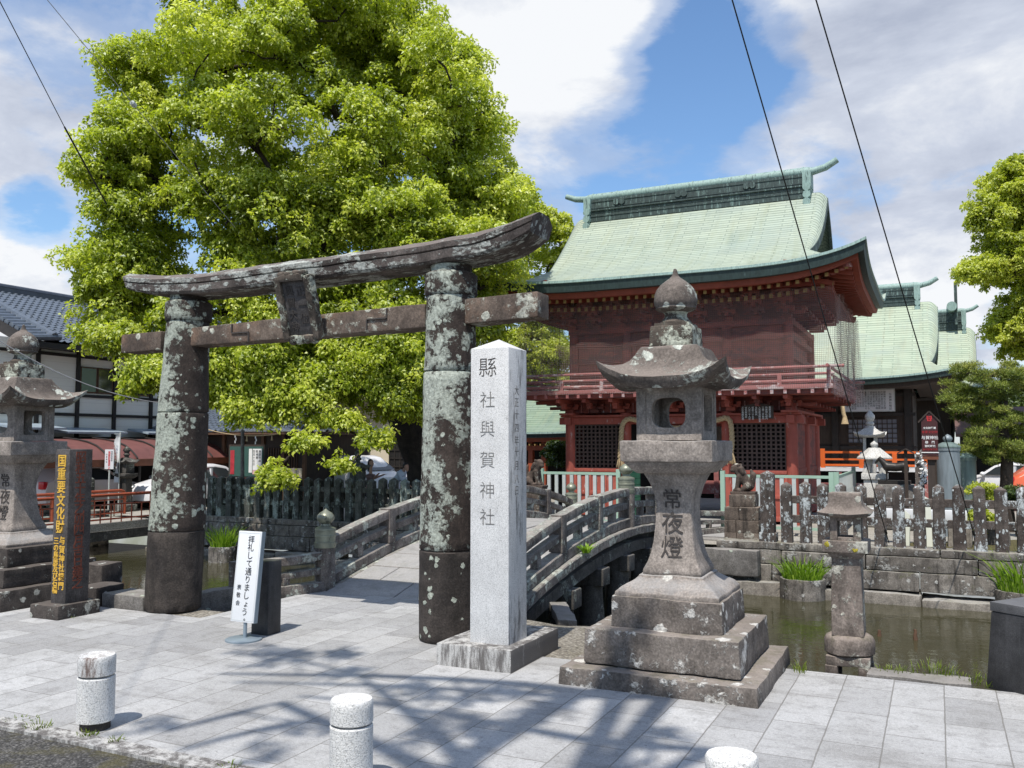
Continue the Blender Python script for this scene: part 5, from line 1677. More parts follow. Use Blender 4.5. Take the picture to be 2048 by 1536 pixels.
T = thing('gate_notice_board', 'dark wooden notice board with white writing hung on the gate beam', 'notice board', (-3.3, 18.6, 2.3))
a, b = gY(1483, 838, 18.6), gY(1547, 810, 18.6)
m = MB(); m.prism([(a.x, a.z), (b.x, a.z), (b.x, b.z - 0.02), (b.x - 0.12, b.z + 0.01), ((a.x + b.x) / 2, b.z + 0.05), (a.x + 0.12, b.z + 0.01), (a.x, b.z - 0.02)], 'y', 18.575, 18.6)
s = m.build('board', M['darkwood'], T)
for k, tx in enumerate(('重要文化財', '与賀神社楼門', '三間一戸楼門', '入母屋造銅板葺', '室町時代', '昭和二十五年', '八月二十九日', '文化財指定', '三の鳥居石橋')):
    lettering('lettering', tx, M['ink_white'], s, (b.x - 0.07 - 0.068 * k, 18.572, b.z - 0.05), 0.046, depth=0.0008, pitch=1.0)

# green and grey railings before the gate
def railing(label, p0, p1, n, zt=1.04):
    p0, p1 = Vector(p0), Vector(p1)
    T = thing('metal_railing', label, 'railing', (p0.x, p0.y, 0), group='green metal railings before the gate')
    d = p1 - p0
    m = MB(); m.bar(p0 + Vector((0, 0, zt)), p1 + Vector((0, 0, zt)), 0.05, 0.05); m.build('top_rail', M['green_metal'], T)
    m = MB(); m.bar(p0 + Vector((0, 0, 0.12)), p1 + Vector((0, 0, 0.12)), 0.04, 0.05); m.build('bottom_rail', M['green_metal'], T)
    for k in range(n + 1):
        p = p0 + d * (k / n)
        end = k in (0, n)
        m = MB(); m.sq(p.x, p.y, [(0.0 if end else 0.146, 0.04 if end else 0.034, 0.04 if end else 0.02), (zt + 0.09 if end else zt - 0.026, 0.04 if end else 0.034, 0.04 if end else 0.02)])
        m.build('post' if end else 'pale', M['green_metal' if end else 'grey_metal'], T)


railing('pale green railing between the lion by the white pillar and the bridge finial', (-7.25, 16.6, 0), (-5.62, 16.6, 0), 10)
railing('pale green railing standing behind the lion by the speckled fence', (-3.60, 16.6, 0), (-1.70, 16.6, 0), 9)
railing('grey railing running back towards the worship hall', (-1.62, 16.66, 0), (-1.62, 20.2, 0), 20)
m = MB()
for k in range(9): m.box(-5.50, -5.46, 16.62, 17.5, 0.06 + 0.125 * k, 0.06 + 0.125 * k + 0.118)
m.box(-5.535, -5.42, 16.57, 16.62, 0, 1.22)
tag(m.build('green_door_panel', M['green_board'], bevel=0.004, seg=1), 'green slatted panel folded open behind the middle bridge finial', 'door panel')

# ================================================================== WORSHIP HALL behind
Hx, Hy = -5.1, 31.0
Hh = thing('worship_hall', 'dark timber worship hall with a broad pale green copper roof and orange veranda rail', 'shrine hall', (Hx, Hy, 0))
irimoya(Hh, Hx, Hy, 5.78, 4.5, 4.95, 3.44, 6.12, 0.27, 0.66, 1.45, M['copper2'], roll=0.28, rolld=0.2, soffit='darkwood', wall=(4.6, 2.8), soff_z=3.2, thick=0.2)
ridge(Hh, Hx, Hy, 4.65, 6.13, 0.45, 0.6)
wy = 28.3
m = MB(); m.box(-9.6, -0.62, wy, 33.6, 0.9, 3.3)
m.build('wall', M['darkwood'], Hh)
for x in (-9.6, -7.4, -5.1, -3.9, -2.75, -0.75):
    m = MB(); m.box(x - 0.09, x + 0.09, wy - 0.12, wy - 0.001, 0.9, 3.2); m.build('column', M['timber'], Hh)
m = MB()
for z in (1.45, 2.42, 3.0): m.box(-9.7, -0.55, wy - 0.07, wy - 0.002, z, z + 0.1)
m.build('cross_beam', M['timber'], Hh)
a, b = gY(1697, 886, wy - 0.03), gY(1794, 838, wy - 0.03)
m = MB(); m.box(a.x, b.x, wy - 0.03, wy - 0.0015, a.z, b.z); w_ = m.build('window', plain('shoji_paper', (0.16, 0.17, 0.20), 0.8, 0.1), Hh)
m = MB()
for k in range(11): x = a.x + (b.x - a.x) * k / 10; m.box(x - 0.012, x + 0.012, wy - 0.045, wy - 0.031, a.z, b.z)
for k in range(6): z = a.z + (b.z - a.z) * k / 5; m.box(a.x, b.x, wy - 0.052, wy - 0.0455, z - 0.012, z + 0.012)
m.build('window_bars', M['darkwood'], w_, smooth=None)
m = MB(); m.box(a.x, b.x, wy - 0.02, wy - 0.0015, 0.95, a.z - 0.05); m.build('lower_boards', M['brownwood'], Hh)
vy = 26.6
vz = gY(1862, 938, vy).z
vx = gY(1866, 938, vy).x
m = MB(); m.box(-10.2, vx, vy, wy + 0.1, vz - 0.09, vz); m.build('veranda_floor', M['board_white'], Hh)
m = MB(); m.box(-10.1, vx - 0.05, vy + 0.1, wy, 0.0, 0.16); m.box(-10.1, vx - 0.05, vy + 0.25, vy + 0.32, 0.16, vz - 0.1)
m.build('veranda_base', M['inside'], Hh)
m = MB(); m.box(-10.1, vx - 0.04, vy + 0.05, vy + 0.12, 0.12, vz * 0.55); m.build('veranda_skirt', M['red_rail'], Hh)
for k in range(6):
    x = vx - 0.09 - 1.15 * k
    m = MB(); m.box(x - 0.07, x + 0.07, vy + 0.02, vy + 0.14, 0, vz - 0.092); m.build('veranda_post', M['red_rail'], Hh)
zt = gY(1800, 905, vy).z
for z, w in ((zt, 0.03), (vz + (zt - vz) * 0.55, 0.025), (vz + 0.08, 0.03)):
    m = MB(); m.box(-3.0, vx - 0.05, vy + 0.05, vy + 0.11, z - w, z + w); m.build('veranda_rail', M['orange'], Hh)
for x in (vx - 0.09, vx - 0.95, vx - 1.8, -2.95):
    m = MB(); m.box(x - 0.06, x + 0.06, vy + 0.03, vy + 0.13, vz + 0.001, zt + (0.10 if x in (vx - 0.09, -2.95) else -0.03)); m.build('rail_post', M['orange'], Hh)
T = thing('text_board', 'large white board of small black writing under the hall eaves', 'notice board', (-1.8, 27.3, 3))
by = 27.4
a, b = gY(1688, 822, by), gY(1787, 779, by)
m = MB(); m.box(a.x - 0.03, b.x + 0.03, by, by + 0.05, a.z - 0.03, b.z + 0.03); f_ = m.build('frame', M['grey_metal'], T)
m = MB(); m.box(a.x, b.x, by - 0.008, by - 0.0005, a.z, b.z); s = m.build('panel', M['board_white'], T)
lettering('lettering', '与賀神社略記', M['ink'], s, (b.x - 0.09, by - 0.010, b.z - 0.13), 0.075, depth=0.0008, pitch=1.1)
rows = ('御祭神与止日女神', '応神天皇住吉三神', '欽明天皇御代鎮座', '佐賀城鬼門の守護', '鍋島家の産土神', '楼門は室町時代', '三の鳥居石橋とも', '重要文化財である', '春の例祭は四月', '秋の例祭は十月', '夏祭は七月八月', '家内安全交通安全', '商売繁盛学業成就', '境内に大楠あり', '樹齢千四百年余')
for k, tx in enumerate(rows):
    lettering('lettering', tx, M['ink'], s, (b.x - 0.24 - (b.x - a.x - 0.3) * k / 14.5, by - 0.010, b.z - 0.07), 0.066, depth=0.0008, pitch=0.98)

# main sanctuary farther back
Ho = thing('main_sanctuary', 'smaller green copper roof with an upright ridge pole, behind the worship hall', 'shrine hall', (-5.1, 42, 0))
irimoya(Ho, -5.1, 42.0, 7.4, 4.2, 6.35, 3.6, 6.50, 0.3, 0.70, 1.4, M['copper2'], roll=0.3, rolld=0.22, soffit='darkwood', wall=(5.6, 3), soff_z=3.4)
ridge(Ho, -5.1, 42.0, 6.25, 6.52, 0.62, 0.55)
m = MB(); m.box(-10.6, 0.5, 39.2, 44.8, 0, 3.5); m.build('wall', M['darkwood'], Ho)
p = gY(1911, 600, 42)
m = MB(); m.box(p.x - 0.06, p.x + 0.06, 41.5, 41.6, 6.6, 8.35); m.build('forked_finial', M['verd_dark'], Ho)
m = MB(); m.tube([(p.x - 0.16, 41.3, 7.35), (p.x - 0.16, 42.6, 7.35)], 0.2, 14); m.build('ridge_billet', M['verd'], Ho)

# side shrine with green roof, left of the gate
S = thing('side_shrine', 'small vermilion side shrine with mossy green roof', 'shrine hall', (-11.6, 26, 0))
irimoya(S, -11.7, 26.0, 2.9, 2.2, 2.2, 1.95, 3.45, 0.12, 0.62, 1.4, M['copper_side'], roll=0.12, rolld=0.08, soffit='orange_red', wall=(1.9, 1.3), soff_z=1.9, thick=0.16)
m = MB(); m.box(-13.4, -10.0, 25.0, 27.2, 0, 1.9); m.build('wall', M['inside'], S)
for px in (1062, 1088):
    p = gY(px, 930, 24.3)
    m = MB(); m.box(p.x - 0.07, p.x + 0.07, 24.25, 24.4, 0, 1.75); m.build('column', M['orange_red'], S)
m = MB(); m.box(-13.6, -9.4, 24.2, 24.35, 1.42, 1.56); m.build('lintel', M['orange_red'], S)
m = MB()
for k in range(30): x = -14.2 + 5.1 * k / 29; m.box(x - 0.02, x + 0.02, 23.95, 24.1, 1.56, 1.62)
m.build('rafter_ends', M['yellow_tip'], S)

# pale stone steps seen through the gate
T = thing('stone_steps', 'pale grey stone steps seen through the gate entrance', 'steps', (-4.0, 25.5, 0))
for k, (w, h) in enumerate(((0.9, 0.18), (0.75, 0.36), (0.6, 0.62))):
    m = MB(); m.box(-4.75 + 0.1 * k, -3.55, 24.9 + 0.3 * k, 25.8, 0.0 if k == 0 else (0.18, 0.36)[k - 1] + 0.002, h); m.build('step', M['white_stone'], T, bevel=0.01)

# ================================================================== SHRINE GARDEN, RIGHT
def pale_lantern(px, py_top, py_base, Y, label):
    a, b = gY(px, py_top, Y), gY(px, py_base, Y)
    h = a.z
    x, y = a.x, Y
    T = thing('stone_lantern', label, 'stone lantern', (x, y, 0), group='pale stone lanterns before the hall')
    k = h / 2.33
    m = MB(); m.sq(x, y, [(0, 0.24, 0.24), (0.35, 0.24, 0.24), (0.352, 0.17, 0.17), (0.7, 0.15, 0.15)]); m.build('base', M['white_stone'], T, bevel=0.015)
    m = MB(); m.sq(x, y, [(0.7, 0.11, 0.11), (1.1 * k, 0.10, 0.10), (1.35 * k, 0.12, 0.12)]); m.build('shaft', M['white_stone'], T, bevel=0.02)
    m = MB(); m.sq(x, y, [(1.35 * k, 0.15, 0.15), (1.38 * k, 0.2, 0.2), (1.46 * k, 0.2, 0.2)]); m.build('platform', M['white_stone'], T, bevel=0.01)
    m = MB()
    for sx in (-1, 1):
        for sy in (-1, 1): m.box(x + sx * 0.105 - 0.03, x + sx * 0.105 + 0.03, y + sy * 0.105 - 0.03, y + sy * 0.105 + 0.03, 1.46 * k, 1.76 * k)
    m.box(x - 0.1, x + 0.1, y - 0.1, y + 0.1, 1.47 * k, 1.5 * k)
    m.build('fire_box', M['white_stone'], T)
    m = MB(); m.box(x - 0.08, x + 0.08, y - 0.08, y + 0.08, 1.501 * k, 1.75 * k); m.build('shade_core', M['inside'], T)  # near-black block stands for the shade inside the fire box
    m = MB(); square_roof(m, x, y, [(0.10, 1.95 * k), (0.13, 1.93 * k), (0.17, 1.88 * k), (0.24, 1.83 * k), (0.31, 1.81 * k)], 0.05, 0.14, 1.755 * k, 0.07); m.build('roof', M['white_stone'], T, smooth=45)
    m = MB(); m.lathe((x, y, 0), [(0.11, 1.945 * k), (0.1, 1.98 * k), (0.06, 2.0 * k), (0.09, 2.04 * k), (0.06, 2.09 * k), (0.075, 2.10 * k), (0.1, 2.16 * k), (0.095, 2.22 * k), (0.05, 2.28 * k), (0, 2.33 * k)], 20); m.build('jewel', M['white_stone'], T, smooth=60)


pale_lantern(1739, 820, 1005, 20.0, 'pale carved stone lantern with an upturned cap before the orange railing')
# lantern with a wide cone hat
Y = 19.2
p = gY(1748, 882, Y)
T = thing('cone_lantern', 'pale stone lantern with a broad smooth cone hat beside the bronze horse', 'stone lantern', (p.x, Y, 0))
zb1 = gY(1748, 916, Y).z
m = MB(); m.lathe((p.x, Y, 0), [(0.33, zb1 - 0.02), (0.33, zb1 + 0.01), (0.11, zb1 + 0.20), (0.06, zb1 + 0.205)], 6); m.build('hat', M['white_stone'], T)
m = MB(); m.lathe((p.x, Y, 0), [(0.05, zb1 + 0.2), (0.05, zb1 + 0.23), (0.075, zb1 + 0.26), (0.07, zb1 + 0.29), (0.03, zb1 + 0.32), (0, zb1 + 0.345)], 16); m.build('jewel', M['white_stone'], T, smooth=60)
m = MB()
for k in range(4):
    a = math.pi / 4 + k * math.pi / 2
    m.bar((p.x + 0.13 * math.cos(a), Y + 0.13 * math.sin(a), zb1), (p.x + 0.24 * math.cos(a), Y + 0.24 * math.sin(a), zb1 - 0.34), 0.1, 0.1)
m.box(p.x - 0.24, p.x + 0.24, Y - 0.24, Y + 0.24, zb1 - 0.42, zb1 - 0.3)
m.build('legs', M['white_stone'], T, bevel=0.015)
m = MB(); m.box(p.x - 0.2, p.x + 0.2, Y - 0.2, Y + 0.2, 0, zb1 - 0.422); m.build('base', M['white_stone'], T, bevel=0.015)

# bronze horse
Y = 18.8
hz = gY(1790, 962, Y)
T = thing('bronze_horse', 'dark bronze horse statue standing side on before the orange railing', 'horse statue', (hz.x, Y, hz.z), group=None)
s = 0.46


def HP(a, c, b=0.0): return (hz.x + a * s, Y + b * s, hz.z + c * s)


caps = [(HP(-0.28, 0.60), 0.20 * s, HP(0.05, 0.58), 0.19 * s), (HP(0.05, 0.58), 0.19 * s, HP(0.34, 0.62), 0.20 * s),
        (HP(-0.34, 0.68), 0.16 * s, HP(-0.56, 0.93), 0.09 * s), (HP(-0.56, 0.94), 0.072 * s, HP(-0.66, 0.86), 0.055 * s), (HP(-0.66, 0.86), 0.055 * s, HP(-0.74, 0.74), 0.042 * s),
        (HP(-0.44, 0.90), 0.035 * s, HP(-0.36, 0.80), 0.03 * s), (HP(0.46, 0.70), 0.035 * s, HP(0.53, 0.55), 0.04 * s), (HP(0.53, 0.55), 0.04 * s, HP(0.53, 0.3), 0.022 * s)]
for b in (-0.08, 0.08):
    caps += [(HP(-0.32, 0.56, b), 0.075 * s, HP(-0.31, 0.32, b), 0.042 * s), (HP(-0.31, 0.32, b), 0.04 * s, HP(-0.32, 0.05, b), 0.03 * s), (HP(-0.32, 0.04, b), 0.04 * s, HP(-0.34, 0.03, b), 0.04 * s),
             (HP(0.36, 0.60, b), 0.10 * s, HP(0.33, 0.40, b), 0.058 * s), (HP(0.33, 0.40, b), 0.05 * s, HP(0.43, 0.28, b), 0.04 * s), (HP(0.43, 0.28, b), 0.038 * s, HP(0.40, 0.05, b), 0.03 * s), (HP(0.40, 0.04, b), 0.04 * s, HP(0.38, 0.03, b), 0.04 * s),
             (HP(-0.55, 0.99, b * 0.5), 0.026 * s, HP(-0.545, 1.07, b * 0.6), 0.01 * s)]
blob('body', caps, M['bronze'], T, 0.011, 3)
m = MB(); m.box(hz.x - 0.30, hz.x + 0.28, Y - 0.15, Y + 0.15, hz.z - 0.06, hz.z + 0.012); m.build('plinth', M['bronze'], T)
m = MB(); m.box(hz.x - 0.34, hz.x + 0.34, Y - 0.22, Y + 0.22, 0.0, hz.z - 0.061); m.build('stone_base', M['kerb'], T, bevel=0.02)

# little roofed post
Y = 18.3
p, q = gY(1811, 900, Y), gY(1811, 1020, Y)
T = thing('roofed_post', 'thin dark post under a tiny gabled roof behind the bronze horse', 'post', (p.x, Y, 0))
m = MB(); m.box(p.x - 0.03, p.x + 0.03, Y - 0.03, Y + 0.03, 0, p.z); m.build('post', M['darkwood'], T)
m = MB()
for sx in (-1, 1): m.bar((p.x, Y, p.z + 0.02), (p.x + sx * 0.14, Y, p.z - 0.06), 0.22, 0.02)
m.build('roof', M['darkwood'], T)

# paper-strip stand
Y = 17.6
p = gY(1834, 902, Y)
T = thing('fortune_paper_stand', 'pointed wooden posts hung with a column of white paper strips beside the horse', 'fortune paper stand', (p.x, Y, 0))
for px in (1834, 1842):
    q = gY(px, 902 if px == 1834 else 898, Y)
    m = MB(); m.sq(q.x, Y + (0.12 if px == 1842 else 0), [(0, 0.04, 0.04), (q.z - 0.06, 0.04, 0.04), (q.z, 0.005, 0.005)]); m.build('post', M['fence'], T)
a, b = gY(1842, 905, Y), gY(1842, 968, Y)
m = MB()
for k in range(150):
    z = random.uniform(b.z, a.z); an = random.uniform(0, 6.28); r = random.uniform(0.01, 0.085)
    c = Vector((a.x + 0.02 + r * math.cos(an), Y - 0.03 + r * math.sin(an), z))
    d = Vector((random.uniform(-1, 1), random.uniform(-1, 1), random.uniform(-1.5, 0.5))).normalized() * 0.055
    w = d.cross(Vector((random.uniform(-1, 1), random.uniform(-1, 1), 0.3))).normalized() * 0.014
    m.add([c - w, c + w, c + d + w, c + d - w], [(0, 1, 2, 3)])
m.build('paper_strips', M['paper'], T, smooth=None, fix=False)

# red-brown monument sign shaped like a little house
Y = 16.9
pk, l_, r_, bl = gY(1858, 823, Y), gY(1841, 841, Y), gY(1876, 838, Y), gY(1842, 911, Y)
T = thing('monument_sign', 'dark maroon house shaped sign with white and red writing by the grey cylinder', 'sign', (pk.x, Y, 0))
x0, x1 = l_.x + 0.01, r_.x - 0.01
zm = (l_.z + r_.z) / 2
cxs = (x0 + x1) / 2
m = MB(); m.prism([(x0, bl.z), (x1, bl.z), (x1, zm), (cxs, pk.z - 0.01), (x0, zm)], 'y', Y, Y + 0.06); s = m.build('panel', plain('maroon_board', (0.06, 0.018, 0.018), 0.5, 0.1), T)
m = MB()
m.bar((cxs, Y + 0.03, pk.z + 0.005), (x0 - 0.05, Y + 0.03, zm - 0.045), 0.10, 0.022); m.bar((cxs, Y + 0.03, pk.z + 0.006), (x1 + 0.05, Y + 0.03, zm - 0.045), 0.10, 0.022)
m.build('roof', M['darkwood'], T)
m = MB(); m.box(x0 - 0.01, x1 + 0.01, Y - 0.012, Y + 0.01, bl.z + 0.045, bl.z + 0.06); m.build('bar', M['ink_white'], T)
m = MB()                                                     # red emblem: three stacked interlocked bracket shapes
for k in range(3):
    zc = zm + 0.015 + 0.032 * (k - 1)
    wv = (0.032, 0.04, 0.04)[k]
    m.box(cxs - wv, cxs + wv, Y - 0.006, Y - 0.001, zc - 0.007, zc + 0.007)
    m.box(cxs - wv, cxs - wv + 0.014, Y - 0.0065, Y - 0.0012, zc + 0.007, zc + 0.024); m.box(cxs + wv - 0.014, cxs + wv, Y - 0.0065, Y - 0.0012, zc + 0.007, zc + 0.024)
m.build('emblem', M['ink_red'], s, smooth=None)
H_ = zm - bl.z
for tx, col, zz, sz in (('文化財愛護', 'ink_white', 0.80, 0.040), ('重要文化財', 'ink_red', 0.685, 0.050), ('与賀神社', 'ink_white', 0.53, 0.066), ('楼　門', 'ink_white', 0.40, 0.05), ('室町時代', 'ink_white', 0.295, 0.042), ('佐賀県佐賀市', 'ink_red', 0.20, 0.038)):
    lettering('lettering', tx, M[col], s, (cxs, Y - 0.003, bl.z + H_ * (zz - 0.03)), sz, depth=0.001, vertical=False, bold=0.0006 if col == 'ink_white' else -0.0006)
m = MB(); m.box(cxs - 0.05, cxs + 0.07, Y + 0.062, Y + 0.12, 0, zm); m.build('pole', M['darkwood'], T)
m = MB(); m.box(x0, x1, Y + 0.01, Y + 0.05, bl.z - 0.07, bl.z - 0.003); m.build('lower_strip', M['maroon_lo'], T)

# bronze cylinders with finials
for (pxc, pyt, pys, wpx, Y, mat, lab) in ((1895, 868, 893, 44, 17.9, 'zinc', 'tall grey blue metal cylinder with a domed lid and onion finial'), (1932, 900, 913, 36, 18.9, 'zinc_green', 'second, greener metal cylinder half hidden behind the taller one')):
    p, q = gY(pxc, pyt, Y), gY(pxc, pys, Y)
    r = wpx / 2 / 1780 * (Y / 1.12) * 0.98
    T = thing('metal_cylinder', lab, 'cylinder', (p.x, Y, 0), group='metal cylinders with finials')
    m = MB(); m.lathe((p.x, Y, 0), [(r * 1.03, -0.02), (r * 1.03, 0.1), (r, 0.105), (r * 0.985, q.z - 0.08), (r * 1.05, q.z - 0.075), (r * 1.06, q.z - 0.02)], 32); m.build('body', M[mat], T)
    m = MB(); m.lathe((p.x, Y, 0), [(r * 1.09, q.z - 0.0195), (r * 1.09, q.z), (r * 0.75, q.z + 0.05), (r * 0.45, q.z + 0.075), (r * 0.3, q.z + 0.08)], 32); m.build('lid', M['verd' if mat != 'zinc' else 'zinc_green'], T, smooth=50)
    h = p.z - q.z - 0.08
    m = MB(); m.lathe((p.x, Y, 0), [(r * 0.25, q.z + 0.079), (r * 0.4, q.z + 0.08 + h * 0.3), (r * 0.42, q.z + 0.08 + h * 0.5), (r * 0.25, q.z + 0.08 + h * 0.8), (0, p.z)], 20); m.build('finial', M[mat], T, smooth=60)

# white boards leaning inside the fence
for k, (px, py, pz, w, h, rz, lab) in enumerate(((1806, 1088, 0.1, 0.20, 0.50, -18, 'pale cream board leaning upright inside the fence, behind the horse'), (1846, 1050, 0.05, 0.26, 0.75, 8, 'second cream board standing nearer the red brown sign'))):
    p = gY(px, py, 15.6)
    T = thing('leaning_board', lab, 'board', (p.x, 15.6, 0), rz=R(rz), group='cream boards inside the fence')
    m = MB(); m.prism([(-w / 2, 0.0), (w / 2, 0.0), (w / 2, h), (0, h + 0.08), (-w / 2, h)], 'y', -0.015, 0.015)
    o = m.build('panel', plain('cream_board_%d' % k, (0.62, 0.64, 0.55), 0.6, 0.05), T, local=True)
    o.rotation_euler = (R(-8), 0, 0)
    m = MB(); m.bar((0, 0.02, h * 0.8), (0, 0.25, 0), 0.03, 0.02); m.build('prop', M['brownwood'], T, local=True)
m = MB(); m.box(-1.2, 0.4, 16.1, 16.3, 0.36, 0.55)
tag(m.build('white_bench_slab', M['board_white'], bevel=0.01), 'long low white slab behind the speckled fence', 'slab')
for k, (x, y, w, h, lab) in enumerate(((0.28, 15.7, 0.35, 0.38, 'tan stone block on the moss behind the fence, nearest the cylinder'), (0.75, 16.3, 0.5, 0.42, 'grey stone block on the moss between the fence and bushes'), (1.9, 16.6, 0.9, 0.45, 'long grey stone on the moss at the picture edge'))):
    m = MB(); m.box(x - w / 2, x + w / 2, y, y + 0.3, 0, h)
    tag(m.build('garden_stone', M['rock' if k == 0 else 'kerb'], bevel=0.03, rough=(0.1, 0.02, 4)), lab, 'stone', 'garden stones behind the fence')

# low brown-roofed building at the back right
B = thing('low_building', 'long low building with brown roof behind the pine', 'building', (6, 38, 0))
a = gY(1912, 892, 36)
m = MB(); m.loft([[(a.x, 36, 1.95), (a.x, 38.5, 3.0), (a.x, 38.5, 2.9), (a.x, 36, 1.85)], [(16, 36, 1.95), (16, 38.5, 3.0), (16, 38.5, 2.9), (16, 36, 1.85)]]); m.build('roof', M['brown_tile'], B)
m = MB(); m.box(a.x + 0.2, 16, 37.2, 39.5, 0, 1.9); m.build('wall', M['inside'], B)  # near-black box stands for the open shade under the roof
for k in range(9): m = MB(); x = a.x + 0.3 + 1.4 * k; m.box(x - 0.09, x + 0.09, 36.3, 36.5, 0, 1.84); m.build('post', M['grey_metal' if k in (1, 3) else 'darkwood'], B)


# ================================================================== CARS
def car(label, loc, rz, L, W, H, paint, kind='hatch', cat='car'):
    T = thing('parked_car', label, cat, loc, rz=rz, group='parked cars')
    k = L / 4.0
    hh = H / 1.5
    if kind == 'van':
        prof = [(-2.0, 0.28), (-2.02, 0.75), (-1.95, 1.05), (-1.80, 1.42), (-1.55, 1.5), (0.55, 1.5), (0.80, 1.44), (1.30, 0.98), (1.85, 0.80), (1.98, 0.62), (2.0, 0.28)]
        glass = [(-1.72, 1.02), (-1.66, 1.38), (0.58, 1.40), (1.10, 0.99)]
    else:
        prof = [(-2.0, 0.28), (-2.03, 0.70), (-1.92, 0.98), (-1.72, 1.08), (-1.25, 1.40), (-0.75, 1.49), (0.15, 1.48), (0.50, 1.38), (1.00, 1.00), (1.75, 0.84), (1.95, 0.66), (2.0, 0.28)]
        glass = [(-1.40, 1.04), (-1.16, 1.34), (-0.70, 1.41), (0.15, 1.40), (0.42, 1.31), (0.80, 1.01)]
    hw = W / 2
    m = MB()
    n = 9
    rings = []
    for j in range(n):
        v = -1 + 2 * j / (n - 1)
        ring_ = []
        for (x, z) in prof:
            inset = 0.0 if z < 0.95 else (z - 0.95) * 0.34
            y = v * (hw - inset)
            e = 1 - 0.05 * abs(v) ** 4
            ring_.append((x * k * e, y, z * hh * (1 - 0.03 * abs(v) ** 6)))
        rings.append(ring_)
    m.loft(rings)
    body = m.build('body', M[paint], T, bevel=0.03, seg=2, smooth=40, local=True)
    for sy in (-1, 1):
        m = MB()
        o_ = [(x * k * 0.955, sy * (hw - max(0, z - 0.95) * 0.34 - 0.006 + 0.012), z * hh * 0.972) for x, z in glass]
        i_ = [(x, y - sy * 0.02, z) for x, y, z in o_]
        m.loft([o_, i_])
        m.build('side_window', M['glass'], body, local=True)
        m = MB(); xm_ = -0.35 * k
        m.box(xm_ - 0.03, xm_ + 0.03, min(sy * (hw - 0.12), sy * (hw + 0.0)), max(sy * (hw - 0.12), sy * (hw + 0.002)), 0.99 * hh, 1.38 * hh) if False else m.box(xm_ - 0.03, xm_ + 0.03, sy * (hw - 0.075) - 0.03, sy * (hw - 0.075) + 0.03, 1.0 * hh, 1.33 * hh)
        m.build('pillar', M[paint], body, local=True)
        m = MB(); m.ico((0.78 * k, sy * (hw + 0.06), 1.02 * hh), (0.07, 0.07, 0.06)); m.build('wing_mirror', M[paint], body, local=True)
        m = MB(); m.ico((1.82 * k, sy * hw * 0.72, 0.70 * hh), (0.16 * k, 0.14, 0.085)); m.build('headlight', M['rim'], T, local=True)
        m = MB(); m.box(-1.99 * k, -1.84 * k, sy * hw * 0.80 - 0.10, sy * hw * 0.80 + 0.085, 0.76 * hh, 1.0 * hh); m.build('tail_light', M['lamp_red'], T, bevel=0.02, local=True)
        for xw in (-1.22, 1.22):
            m = MB(); m.tube([(xw * k, sy * (hw - 0.16), 0.30 * hh), (xw * k, sy * (hw + 0.012), 0.30 * hh)], 0.30 * hh, 24); w_ = m.build('wheel', M['tyre'], T, bevel=0.02, local=True)
            m = MB(); m.tube([(xw * k, sy * (hw - 0.05), 0.30 * hh), (xw * k, sy * (hw + 0.022), 0.30 * hh)], 0.19 * hh, 16); m.build('rim', M['rim'], w_, local=True)
    # windscreen and rear window
    gx0, gx1 = (0.62, 1.24) if kind == 'van' else (0.24, 0.92)
    z1, z0 = (1.43, 1.02) if kind == 'van' else (1.44, 1.06)
    m = MB(); m.loft([[(gx0 * k + 0.045, -hw * 0.72, z1 * hh), (gx0 * k + 0.045, hw * 0.72, z1 * hh)], [(gx1 * k + 0.045, hw * 0.86, z0 * hh), (gx1 * k + 0.045, -hw * 0.86, z0 * hh)]], closed=False, cap=False)
    me_v = m.v
    m2 = MB(); m2.add([me_v[0], me_v[1], me_v[2], me_v[3]], [(0, 1, 2, 3)])
    m2.build('windscreen', M['glass'], body, local=True, fix=False)
    return T


car('white hatchback parked between the maroon canopy and the shaded fence', (-17.75, 17.5, 0), R(-92), 3.0, 1.25, 1.10, 'car_white')
car('pale pinkish car under the maroon canopy', (-19.15, 15.4, 0), R(90), 3.0, 1.25, 1.12, 'car_pink')
car('white minivan behind the shaded fence, nearest the notice board', (-15.3, 21.5, 0), R(-8), 3.2, 1.3, 1.28, 'car_white', 'van')
car('pale silver car parked behind the two people', (-13.4, 23.5, 0), R(-12), 3.0, 1.25, 1.16, 'car_blue')
car('orange hatchback behind the pine trunk, rear lamp showing', (3.05, 25.6, 0), R(4), 3.1, 1.3, 1.22, 'car_orange')
car('white car whose bonnet shows between the bushes and the orange car', (2.0, 29.5, 0), R(150), 3.0, 1.25, 1.1, 'car_white')


